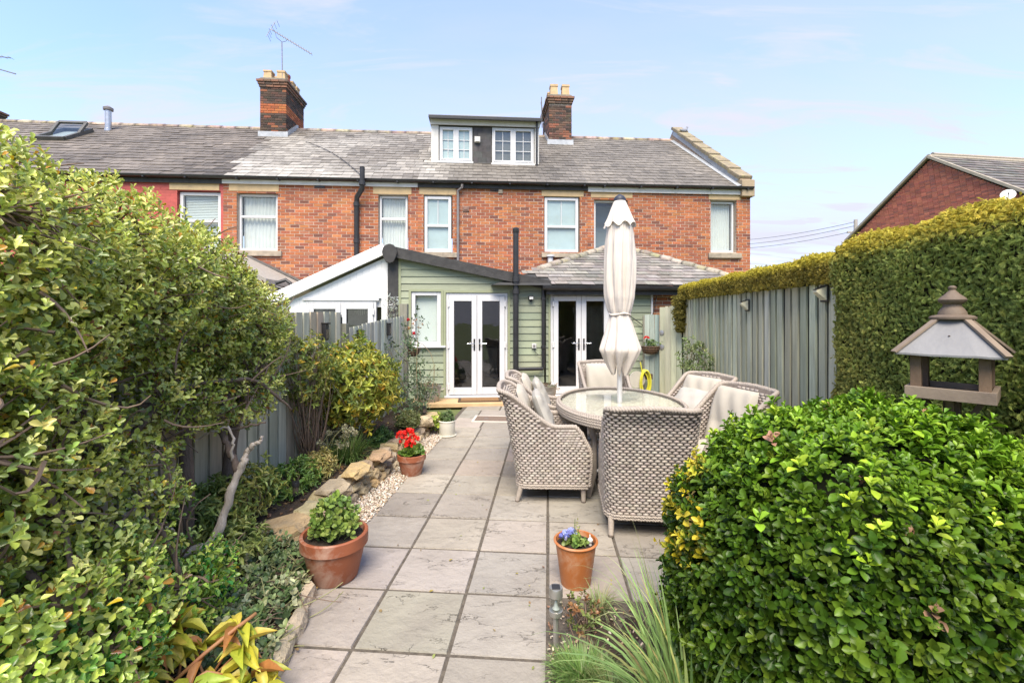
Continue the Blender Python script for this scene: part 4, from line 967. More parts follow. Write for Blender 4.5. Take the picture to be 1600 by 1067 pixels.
def fence_right():
    Y0, Y1 = 3.55, 8.0; A = np.array((FENCE_R(Y0), Y0)); B = np.array((FENCE_R(Y1), Y1)); d = unit(B - A); L = np.linalg.norm(B - A); nn = np.array((-d[1], d[0]))
    if nn[0] > 0: nn = -nn
    e = empty('timber_fence', (A[0], A[1], 0), 0, 'tall green-grey closeboard fence behind the wicker chairs', 'fence')
    n = int(L / .142); vboards(e, (0, 0), d, n, .142, .104, .02, lambda i: 1.86, out=nn, lap=.06)
    q = MB().bar((0, 0, .93) - np.r_[nn * .0, 0] + np.r_[-nn * .012, 0], np.r_[d * L - nn * .012, .93], 1.80, .006, np.r_[nn, 0]); q.build('backing_boards', mat('fence_gap', (.05, .055, .045), (.03, .03, .03), 5, rough=.9), e)
    for z in (.3, 1.0, 1.7): MB().bar(np.r_[-nn * .05, z], np.r_[d * L - nn * .05, z], .06, .08, np.r_[nn, 0]).build('rail', m_post, e)
    for k in range(4): p = d * L * k / 3; MB().box(p[0] - .05 - nn[0] * .1, p[0] + .05 - nn[0] * .1, p[1] - .05, p[1] + .05, 0, 1.8).build('post', m_post, e)
    # gate, hung at the far end and turned towards the garden
    g0 = at(1066, 492, 7.98); g1 = at(1031, 492, 8.30); gd = unit(np.array((g0.x - g1.x, g0.y - g1.y))); gl = math.hypot(g0.x - g1.x, g0.y - g1.y); gn = np.array((gd[1], -gd[0]))
    if gn[1] > 0: gn = -gn
    ge = empty('garden_gate', (g1.x, g1.y, 0), 0, 'narrow grey timber gate with metal latch at the fence end', 'gate')
    vboards(ge, (0, 0), gd, 4, gl / 4, gl / 4 - .006, .05, lambda i: 1.74 + .01 * i, out=gn)
    MB().bar(np.r_[-gn * .02, .9], np.r_[gd * gl - gn * .02, .9], 1.66, .006, np.r_[gn, 0]).build('gate_backing', mat('fence_gap'), ge)
    mt = mat('galvanised', (.5, .5, .5), (.35, .35, .34), 30, rough=.4, metal=.7)
    for z in (1.28, 1.02): c = np.r_[gd * .05 + gn * .02, z]; MB().lathe([(.02, -.01), (.045, -.008), (.045, .008), (.02, .012)], 12).bar((-.01, 0, -.05), (.03, 0, -.09), .02, .02).build('latch', mt, ge, smooth=True).location = c
    for o in ge.children:
        if o.name.startswith('latch'): o.rotation_euler = (R(90), 0, math.atan2(gd[1], gd[0]))
    # short return panel facing the camera
    p0 = at(1007, 492, 8.42); p1 = at(1030.5, 492, 8.38); pd = unit(np.array((p1.x - p0.x, p1.y - p0.y))); pl = math.hypot(p1.x - p0.x, p1.y - p0.y)
    pe = empty('side_fence', (p0.x, p0.y, 0), 0, 'short blue-grey fence panel holding the wicker hanging basket', 'fence panel')
    vboards(pe, (0, 0), pd, 3, pl / 3, pl / 3 - .005, .03, lambda i: 1.61, out=(0, -1), colors=[(.24, .30, .28), (.28, .33, .30)])
    MB().bar((0, .03, 1.3), (pd[0] * pl, pd[1] * pl + .03, 1.3), .03, .09).build('rail', m_post, pe)
    MB().box(-.02, .02, .0, .05, 0, 1.58).build('post', m_post, pe)
fence_right()

def fence_left():
    Yb = [1.2, 5.25, 7.45]; m = None
    def P(Y): return np.array((FENCE_L(Y), Y))
    A, B, C = P(1.0), P(5.25), P(7.45); d = unit(B - A); nn = np.array((d[1], -d[0]))
    e = empty('timber_fence', (A[0], A[1], 0), 0, 'weathered grey-green closeboard fence behind the straggling shrub', 'fence')
    L = np.linalg.norm(B - A); n = int(L / .135)
    LG = [(.44, .44, .34), (.40, .39, .30), (.48, .47, .37), (.43, .37, .28), (.46, .40, .31)]
    vboards(e, (0, 0), d, n, .135, .118, .05, lambda i: 1.63, out=nn, colors=LG, tilt=.006, lap=.05)
    MB().bar(np.r_[-nn * .014, .8], np.r_[d * L - nn * .014, .8], 1.55, .006, np.r_[nn, 0]).build('backing_boards', mat('fence_gap'), e)
    for k in range(4): p = d * L * k / 3; MB().box(p[0] - .045 - nn[0] * .08, p[0] + .045 - nn[0] * .08, p[1] - .045, p[1] + .045, 0, 1.6).build('post', m_post, e)
    e2 = empty('timber_fence', (B[0], B[1], 0), 0, 'pale silvery fence panel with rising top beside the conservatory doors', 'fence')
    L2 = np.linalg.norm(C - B); n2 = int(L2 / .128); z0 = 1.44; z1 = 1.60
    PG = [(.43, .44, .37), (.38, .395, .33), (.48, .49, .42)]
    vboards(e2, (0, 0), d, n2, L2 / n2, .118, .05, lambda i: z0 + (z1 - z0) * i / n2, out=nn, colors=PG, tilt=.005, lap=.04)
    MB().bar(np.r_[-nn * .014, .72], np.r_[d * L2 - nn * .014, .72], 1.36, .006, np.r_[nn, 0]).build('backing_boards', mat('fence_gap'), e2)
    MB().box(-.05, .05, -.05, .05, 0, 1.5).build('post', m_post, e2)
    p = d * (L2 + .02); MB().box(p[0] - .06, p[0] + .06, p[1] - .06, p[1] + .06, 0, 1.78).build('post', m_post, e2)
fence_left()

# small solar lamps on the fences
def fence_lamp(px, py, Y, side, label, s=1.0):
    p = at(px, py, Y); X = (FENCE_R(Y) if side > 0 else FENCE_L(Y)); 
    e = empty('fence_lamp', (X - side * .022, Y, p.z), R(-4.5), label, 'lamp')
    q = MB().box(-.012 if side > 0 else -.0, .0 if side > 0 else .012, -.05 * s, .05 * s, -.07 * s, .07 * s).build('back_plate', m_black, e, bevel=.003)
    k = -side
    MB().add([(0, -.045 * s, -.065 * s), (0, .045 * s, -.065 * s), (0, .045 * s, .065 * s), (0, -.045 * s, .065 * s), (k * .085 * s, -.03 * s, .012 * s), (k * .085 * s, .03 * s, .012 * s), (k * .085 * s, .03 * s, .03 * s), (k * .085 * s, -.03 * s, .03 * s)],
             [(0, 1, 5, 4), (4, 5, 6, 7), (1, 2, 6, 5), (0, 4, 7, 3)]).build('lens', mat('fence_lamp_lens', (.66, .63, .45), (.55, .53, .4), 30, rough=.25), e, bevel=.004)
    MB().add([(k * .002, -.047 * s, .066 * s), (k * .002, .047 * s, .066 * s), (k * .09 * s, .033 * s, .034 * s), (k * .09 * s, -.033 * s, .034 * s)], [(0, 1, 2, 3)]).build('solar_panel', m_black, e, recalc=False)
    return e
fence_lamp(1169, 477, 1678 / (1171 - 856.), 1, 'small black solar lamp on the right fence below the hedge top')
fence_lamp(1294, 459, 3.84, 1, 'solar lamp at the fence edge half hidden by the tall hedge')
for (px, py, Y, lb) in ((553, 528, 5.62, 'black box lamp on the pale fence panel'), (492, 519, 4.75, 'brown jar lamp on the left fence above the golden bush'), (611, 515, 6.65, 'small dark lamp near the fence post by the green wall')):
    p = at(px, py, Y); e = empty('fence_lamp', (FENCE_L(Y) + .012, Y, p.z), R(-4.5), lb, 'lamp')
    MB().box(0, .05, -.035, .035, -.085, .085).build('body', m_black, e, bevel=.008); MB().box(.0, .065, -.042, .042, .085, .10).build('cap', m_black, e, bevel=.004); MB().box(.05, .054, -.025, .025, -.06, .03).build('lens', mat('lamp_lens_dark', (.12, .10, .08), rough=.25), e)

# ------------------------------------------------------------------ brick house beyond the hedge, poles and wires
def far_house():
    apex = at(1453, 246, 20.0); L = at(1330, 371, 23.9); d = np.array((L.x - apex.x, L.y - apex.y)); hw = np.linalg.norm(d); d /= hw; ze = L.z; za = apex.z
    # local frame: x along the gable towards the viewer's right, y away behind the gable, origin under the apex
    ang = math.atan2(-d[1], -d[0]); e = empty('gabled_brick_house', (apex.x, apex.y, 0), ang, 'red brick house gable with dark tiled roof above the tall hedge', 'house')
    D = 11.0
    wall = MB().prism([(-hw + .25, 0), (hw - .25, 0), (hw - .25, ze), (0, za - .12), (-hw + .25, ze)], 0.02, D).build('wall', m_mortar, e)
    Ms = []; k = 0; z = 4.4
    while z < za - .2:
        half = (hw - .25) if z < ze else (hw - .25) * (za - .12 - z) / (za - .12 - ze)
        x = -half + (.112 if k % 2 else 0) - .22
        while x < half:
            a, b = max(x, -half + .03), min(x + .213, half - .03)
            if b - a > .05: Ms.append(frames([((a + b) / 2, .012, z + .033)], np.array((b - a, 0, 0)), np.array((0, .04, 0)), np.array((0, 0, .062)))[0])
            x += .225
        z += .075; k += 1
    cs = pal([(.44, .14, .09), (.40, .12, .085), (.48, .16, .10), (.30, .11, .085)], len(Ms), .10)
    pieces('brick', 'box', Ms, cs, wall, m_brick, 300, 'bricks')
    m_t = mat('concrete_tile', (.15, .13, .115), (.10, .09, .08), 12, rough=.9, bump=.5, bscale=30); m_v = mat('verge', (.38, .33, .26), (.27, .24, .19), 9, rough=.9)
    tslope = math.hypot(hw, za - ze); 
    for s_ in (-1, 1):
        sd = np.array((-s_ * hw, 0, za - ze)) / tslope; sn = np.array((s_ * (za - ze), 0, hw)) / tslope
        E = np.array((s_ * hw, 0, ze)); Ov = E - sd * .3
        rf = MB().add([Ov + (0, -.12, 0), Ov + (0, D, 0), np.array((0, D, za)), np.array((0, -.12, za))], [(0, 1, 2, 3)]).build('roof', m_t, e, recalc=False)
        Ms = []; n = 15; g = (tslope + .3) / n
        for r in range(n):
            for c in range(int(D / .33)):
                pc = Ov + sd * (g * (r + .5)) + sn * .035 + np.array((0, -.12 + .33 * (c + .5), 0)); ay = np.array((0, .325, 0)); ax = unit(sd - sn * .09) * g * 1.12
                Ms.append(frames([pc], ax, ay, unit(np.cross(ax, ay)) * .03)[0])
        pieces('roof_tile', 'box', Ms, pal([(.15, .13, .115), (.11, .10, .09), (.19, .17, .15)], len(Ms), .15), rf, m_slate, 300 if s_ > 0 else 0, 'roof_tiles')
        MB().bar(Ov + (0, -.10, .03), np.array((0, -.10, za + .03)), .12, .10, sn).build('verge_strip', m_v, e)
    MB().tube([(0, -.1, za + .02), (0, D, za + .02)], .11, 8).build('ridge', m_v, e, smooth=True)
    # higher roof of the house further along
    # satellite dish
    lx = local(e, at(1574, 305, 16.9)); dish = MB(); n = 12; pr = [(.21 * k / 6, .04 * (k / 6) ** 2) for k in range(7)]
    dish.lathe([(max(r, .004), z) for r, z in pr], 20); o = dish.build('satellite_dish', mat('dish_white', (.72, .72, .70), (.62, .62, .6), 5, rough=.5), None, smooth=True)
    w_ = wm(e) @ Vector((lx.x, -.38, lx.z)); o.location = w_; o.rotation_euler = Vector((-.75, -.75, .35)).to_track_quat('Z', 'Y').to_euler(); tag(o, 'white satellite dish on the far brick gable', 'satellite dish')
    MB().tube([(0, 0, 0), (.06, .02, -.12), (.14, .05, -.30)], .02, 8).build('mounting_arm', m_greypipe, o, smooth=True)
    MB().tube([(.0, -.18, .04), (0, -.07, .23)], .01, 6).bar((0, -.08, .21), (0, -.04, .26), .04, .04).build('feed_arm', m_greypipe, o)
    h2_ = empty('far_house_roof', (apex.x + 8.5, apex.y + 9, 0), ang, 'second dark tiled roof just showing behind the brick gable', 'house')
    zr = CAMH + (HORY - 241.5) / F * (apex.y + 9)
    MB().prism([(-4, zr - 2.6), (4, zr - 2.6), (0, zr)], 0, 9).build('roof', m_t, h2_); MB().prism([(-3.7, 0), (3.7, 0), (3.7, zr - 2.6), (-3.7, zr - 2.6)], .1, 8.9).build('wall', m_mortar, h2_)
    MB().tube([(0, -.1, zr), (0, 9, zr)], .13, 8).build('ridge', m_v, h2_, smooth=True)
far_house()
def wires():
    p = at(1337, 346, 27); e = empty('utility_pole', (p.x, p.y, 0), 0, 'short top of a utility pole beside the far gable', 'utility pole')
    MB().tube([(0, 0, 0), (0, 0, p.z + .1)], [.14, .10], 10).build('pole', mat('pole_wood', (.40, .37, .33), (.3, .28, .25), 8, rough=.8), e, smooth=True)
    MB().box(-.5, .1, -.05, .05, p.z - .7, p.z - .6).build('crossarm', mat('pole_wood'), e)
    for k, (y0, y1, lb) in enumerate(((373, 347, 'uppermost'), (380, 353, 'middle'), (386, 361, 'lowest'))):
        a = at(1150, y0 + 3, 36); b = at(1336, y1, 27); pts = []
        for i in range(13):
            f = i / 12; q = a.lerp(b, f); q.z -= .5 * 4 * f * (1 - f) * .35; pts.append(tuple(q))
        o = MB().tube(pts, .016, 5).build('overhead_wire', mat('wire_grey', (.16, .16, .17), rough=.6), None, smooth=True); tag(o, f'{lb} of three thin overhead wires right of the terrace gable', 'wire', 'overhead wires')
wires()
# white framed porch and slate scrap showing over the gate
def porch():
    c = at(1052, 492, 9.6); e = empty('neighbour_porch', (c.x, c.y, 0), HA, 'white framed porch with grey roof peeping over the garden gate', 'porch')
    z = lambda y: CAMH + (HORY - y) / F * 9.6
    MB().box(-.12, .55, 0, .06, z(462), z(455)).box(-.12, -.06, 0, .06, 0, z(462)).box(.49, .55, 0, .06, 0, z(462)).build('frame', m_upvc, e, bevel=.005)
    MB().add([(-.06, .03, .2), (.49, .03, .2), (.49, .03, z(462)), (-.06, .03, z(462))], [(0, 1, 2, 3)]).build('pane', m_glass, e, recalc=False)
    MB().box(-.06, .49, .3, .32, .1, z(462)).build('blind', m_frost, e)
    MB().prism([(-.22, z(456)), (.6, z(446)), (.6, z(440)), (-.22, z(450))], -.2, .6).build('roof', mat('grey_roof'), e)
    MB().prism([(-.14, z(485)), (.1, z(485)), (.1, z(478))], -.15, -.13).build('shelf_bracket', m_upvc, e)
porch()
# ------------------------------------------------------------------ wicker dining set
m_wick = mat('wicker_strand', tint=True, nscale=40, var=.18, rough=.62, bump=.35, bscale=220, bdist=.002)
m_wick_dark = mat('wicker_backing', (.17, .14, .115), (.11, .09, .075), 40, rough=.8)
m_rope = mat('wicker_rope', (.385, .335, .285), (.285, .245, .21), 60, rough=.6, bump=.3, bscale=200, bdist=.002)
m_cush = mat('cushion_fabric', (.44, .405, .34), (.405, .37, .31), 6, rough=.85, bump=.25, bscale=350, bdist=.001)
m_pipe = mat('cushion_piping', (.62, .585, .52), (.55, .52, .46), 9, rough=.8)
m_alu = mat('brushed_pole', (.72, .72, .72), (.62, .62, .62), 8, rough=.35, metal=.4)
WK = [(.36, .315, .275), (.33, .287, .25), (.395, .347, .303), (.30, .26, .226)]
def _stitch():
    # one visible strand: pillow-shaped, ends tucked in
    xs = [-.5, -.36, 0, .36, .5]; hs = [-.3, .62, 1.0, .62, -.3]; ws = [.34, .47, .5, .47, .34]; vs = []; fs = []
    for x, h_, w_ in zip(xs, hs, ws): vs += [(x, -w_, h_ * .35 - .3), (x, -w_ * .5, h_), (x, w_ * .5, h_), (x, w_, h_ * .35 - .3)]
    for i in range(4):
        for j in range(3): fs.append((i * 4 + j, (i + 1) * 4 + j, (i + 1) * 4 + j + 1, i * 4 + j + 1))
    return vs, fs
tpl('stitch', *_stitch(), smooth=True)
def weave(Sf, Hs, arc, z0, pu=.045, pz=.0212, margin=.02, thick=.007):
    """stitches on a surface Sf(s, z) -> point, normal; s runs 0..arc metres; Hs(s) the top of the sheet"""
    Ms = []; k = 0; z = z0
    zmax = max(Hs(s) for s in np.linspace(0, arc, 60))
    while z < zmax:
        s = (pu / 2 if k % 2 else 0.0)
        while s < arc:
            if z < Hs(s) - margin:
                p, n = Sf(s, z); p1, _ = Sf(min(s + .01, arc), z); p0, _ = Sf(max(s - .01, 0), z); q1, _ = Sf(s, z + .01); q0, _ = Sf(s, z - .01)
                tx = unit(p1 - p0); tz = unit(q1 - q0); nn = unit(np.cross(tx, tz))
                if nn.dot(n) < 0: nn = -nn
                tz = np.cross(nn, tx)
                Ms.append(frames([p + nn * .004], tx * pu * .90, tz * pz * 1.02, nn * thick)[0])
            s += pu
        z += pz; k += 1
    Ms = np.array(Ms)
    flip = np.linalg.det(Ms[:, :3, :3]) < 0; Ms[flip, :3, 0] *= -1
    return Ms
def rope(mb, P, r=.011, R_=.0105, pitch=.055, strands=3, step=.011, closed=False):
    P = np.array(P, float); d = np.r_[0, np.cumsum(np.linalg.norm(np.diff(P, axis=0), axis=1))]; L = d[-1]; n = max(8, int(L / step)); t = np.linspace(0, L, n)
    C = np.stack([np.interp(t, d, P[:, i]) for i in range(3)], 1); T = unit(np.gradient(C, axis=0)); X = unit(np.cross(T, (0.13, .21, .97))); Yv = np.cross(T, X)
    for k in range(strands):
        a = 2 * math.pi * (t / pitch + k / strands); mb.tube(C + X * (np.cos(a) * R_)[:, None] + Yv * (np.sin(a) * R_)[:, None], r, 6)
    return mb

# chair: local +y is the front, x across, origin on the floor under the seat
CW, CD, HB, HA_ = .305, .30, .935, .64                     # half width, half depth, back height, arm height
rad = .10
_side = 2 * CD - rad; _back = 2 * CW - 2 * rad; _corner = rad * math.pi / 2; ARC = 2 * _side + 2 * _corner + _back
def plan(s):                                              # outline from the left front round the back to the right front
    if s < _side: return np.array((-CW, CD - s)), np.array((-1., 0)), 0.0
    s -= _side
    if s < _corner: a = s / rad; return np.array((-CW + rad - rad * math.cos(a), -CD + rad - rad * math.sin(a))), np.array((-math.cos(a), -math.sin(a))), math.sin(a)
    s -= _corner
    if s < _back: return np.array((-CW + rad + s, -CD)), np.array((0, -1.)), 1.0
    s -= _back
    if s < _corner: a = s / rad; return np.array((CW - rad + rad * math.sin(a), -CD + rad - rad * math.cos(a))), np.array((math.sin(a), -math.cos(a))), math.cos(a)
    s -= _corner; return np.array((CW, -CD + rad + s)), np.array((1., 0)), 0.0
def top_h(s):
    m = min(s, ARC - s)                                   # distance from a front edge
    x = m - _side
    h = HA_ + (HB - HA_) * float(smoothstep(-.26, .10, x)) ** 1.1
    if m < .05: h -= .05 * (1 - m / .05) ** 2
    h += .02 * math.exp(-((s - ARC / 2) / .22) ** 2)
    return h
def surf(s, z, inset=0.0):
    p, n, bk = plan(s); m = min(s, ARC - s); f = (z - .13) / .81
    lean = .135 * max(f, 0) ** 1.25; y_back = float(smoothstep(CD, -CD, p[1]))
    q = np.array((p[0] * (1 + .10 * max(f, 0) * y_back), p[1] - lean * y_back ** 1.5, z))
    roll = max(0, (f - .82) / .18); q[:2] += n * (.045 * roll ** 2 * bk)          # back rolls outwards at the top
    if m < _side: q[1] += (-.07 * float(smoothstep(.42, .62, z)) + .015 * math.sin(np.clip((z - .2) / .3, 0, 1) * 3.14)) * float(smoothstep(.25, 0, m))
    return q - np.r_[n, 0] * inset, np.r_[n, 0.]
def make_chair():
    root = empty('wicker_armchair')
    S_ = np.linspace(0, ARC, 70); nz_ = 18; Po = np.zeros((nz_, 70, 3)); Pi = np.zeros((nz_, 70, 3))
    for i in range(nz_):
        for j, s in enumerate(S_):
            z = .125 + (top_h(s) - .125) * i / (nz_ - 1); Po[i, j] = surf(s, z, .0)[0]; Pi[i, j] = surf(s, z, .045)[0]
    q = MB().grid(Po); q.grid(Pi[:, ::-1]); 
    for j in range(69): q.add([Po[-1, j], Po[-1, j + 1], Pi[-1, j + 1], Pi[-1, j]], [(0, 1, 2, 3)])
    for j in (0, 69):
        for i in range(nz_ - 1): q.add([Po[i, j], Po[i + 1, j], Pi[i + 1, j], Pi[i, j]], [(0, 1, 2, 3)])
    sh = q.build('shell', m_wick_dark, root, smooth='all', recalc=False)
    Ms = [weave(lambda s, z: surf(s, z, 0.0), top_h, ARC, .15)]
    # inner face of the back and arms
    def inner(s, z): p, n = surf(s, z, .045); return p, -n
    Mi = weave(inner, top_h, ARC, .40); Ms.append(Mi)
    # front panel below the seat
    def fp(s, z): return np.array((-CW + .03 + s, CD - .03 + .012 * math.sin((z - .13) * 9), z)), np.array((0, 1., 0))
    Ms.append(weave(fp, lambda s: .40, 2 * CW - .06, .15))
    Ms = np.concatenate(Ms); pieces('wicker_strand', 'stitch', Ms, pal(WK, len(Ms), .06), root, m_wick, 0, 'woven_strands')
    MB().box(-CW + .03, CW - .03, -CD + .04, CD - .035, .13, .39).build('seat_box', m_wick_dark, root)
    # rolled rim over the arms and back, down both fronts
    L = []
    for z in np.linspace(.14, top_h(0) - .005, 14): L.append(surf(0, z, .022)[0] + (0, .012, 0))
    for s in np.linspace(0.004, ARC - .004, 90): L.append(surf(s, top_h(s), .022)[0] + (0, 0, .004))
    for z in np.linspace(top_h(ARC) - .005, .14, 14): L.append(surf(ARC, z, .022)[0] + (0, .012, 0))
    rope(MB(), L, .013, .012, .06).build('braided_rim', m_rope, root, smooth='all', recalc=False)
    for dz in (.132, .152):
        loop = [surf(s, dz, -.006)[0] for s in np.linspace(0, ARC, 60)]; rope(MB(), loop, .007, .0065, .04, 2, .014).build('bottom_braid', m_rope, root, smooth='all', recalc=False)
    rope(MB(), [(-CW, CD - .01, .14), (CW, CD - .01, .14)], .009, .008, .05, 2, .014).build('bottom_braid', m_rope, root, smooth='all', recalc=False)
    for sx in (-1, 1):
        for sy in (-1, 1):
            a = np.array((sx * (CW - .035), sy * (CD - .035), .14)); b = a + (sx * .005, -.035 if sy < 0 else .0, -.128)
            lg = MB().tube([a, (a + b) / 2, b], [.024, .022, .019], 10).build('leg', m_rope, root, smooth=True); c = b
            MB().lathe([(.016, 0), (.021, .002), (.021, .014), (.018, .016)], 10, tuple(c + (0, 0, -.012))).build('foot', m_wick_dark, lg, smooth=True)
    # cushions
    cushion(.49, .50, .085, 3).build('seat_cushion', m_cush, root, smooth='all').location = (0, .03, .435)
    bc = back_cushion().build('back_cushion', m_cush, root, smooth='all'); bc.location = (0, -.225, .675); bc.rotation_euler = (R(-72), 0, 0)
    return root
def cushion(w, d, t, pw=3, nx=22, ny=22, puff=.35):
    mb = MB(); P = np.zeros((nx, ny, 3)); Q = np.zeros((nx, ny, 3))
    for i in range(nx):
        for j in range(ny):
            u, v = -1 + 2 * i / (nx - 1), -1 + 2 * j / (ny - 1)
            u2, v2 = math.copysign(abs(u) ** .75, u), math.copysign(abs(v) ** .75, v)
            k = (1 - abs(u2) ** 7) * (1 - abs(v2) ** 7); h_ = t / 2 * (.55 * k ** .35 + puff * (1 - u2 * u2) * (1 - v2 * v2)) if k > 0 else 0
            wob = .004 * math.sin(u2 * 7 + v2 * 5) + .003 * math.sin(v2 * 11 - u2 * 3)
            r = 1 - .03 * (abs(u2 * v2)) ** 3
            P[i, j] = (u2 * w / 2 * r, v2 * d / 2 * r, h_ + wob * (k > .2)); Q[i, j] = (u2 * w / 2 * r, v2 * d / 2 * r, -h_)
    mb.grid(P); mb.grid(Q[:, ::-1]); return mb
def back_cushion():
    mb = MB(); nx, ny = 26, 30; P = np.zeros((nx, ny, 3)); w, d = .47, .56
    for i in range(nx):
        for j in range(ny):
            u, v = -1 + 2 * i / (nx - 1), -1 + 2 * j / (ny - 1); k = (1 - abs(u) ** 8) * (1 - abs(v) ** 8)
            h_ = .05 * k ** .4 + .018 * abs(math.sin((v + 1) * 2.6)) * k + .006 * math.sin(u * 9 + v * 4) * k
            P[i, j] = (u * w / 2 * (1 - .04 * abs(v) ** 4), v * d / 2, h_)
    Q = P.copy(); Q[:, :, 2] *= -.3; mb.grid(P); mb.grid(Q[:, ::-1]); return mb
chair = make_chair()
GRP = 'wicker armchairs round the garden table'
def put_chair(o, x, y, rz, label):
    o.location = (x, y, 0); o.rotation_euler = (0, 0, rz); tag(o, label, 'armchair', GRP)
spots = [(.355, 4.17, R(-90) - R(2), 'wicker armchair seen side-on, nearest on the left of the table'),
         (.42, 4.98, R(-90) - R(3), 'wicker armchair behind the side-on one, left of the table'),
         (1.02, 3.56, R(-6), 'wicker armchair with its woven back to the viewer, by the round bush'),
         (1.245, 5.88, R(180) + R(2), 'wicker armchair at the far table end behind the parasol pole'),
         (1.73, 3.98, R(90) + R(17), 'wicker armchair with empty pale seat nearest the right fence and bush'),
         (1.77, 4.74, R(90) + R(24), 'wicker armchair with a square cushion, right of the table')]
chairs = []
for k, (x, y, rz, lb) in enumerate(spots):
    c = chair if k == 0 else copy_tree(chair); put_chair(c, x, y, rz, lb); chairs.append(c)

def throw(x, y, z, rot, label, size=.42, t=.13):
    e = empty('scatter_cushion', (x, y, z), 0, label, 'cushion', 'loose scatter cushions'); e.rotation_euler = rot
    cushion(size, size, t, puff=.5).build('cover', mat('scatter_fabric', (.43, .41, .36), (.38, .36, .32), 5, rough=.55, bump=.2, bscale=200), e, smooth='all')
    h_ = size / 2 * .985; mb = MB(); mb.tube([(-h_, -h_, 0), (h_, -h_, 0), (h_, h_, 0), (-h_, h_, 0)], .006, 6, closed=True); mb.build('piping', m_pipe, e, smooth='all')
    return e
throw(.29, 4.15, .70, (R(-68), 0, R(-92)), 'shiny pale cushion leaning in the side-on armchair', .44)
throw(.33, 4.97, .70, (R(-68), 0, R(-93)), 'pale cushion in the armchair behind the side-on one', .44)
throw(1.83, 4.76, .66, (R(-45), 0, R(114)), 'flat square cushion propped in the far right armchair', .43, .10)

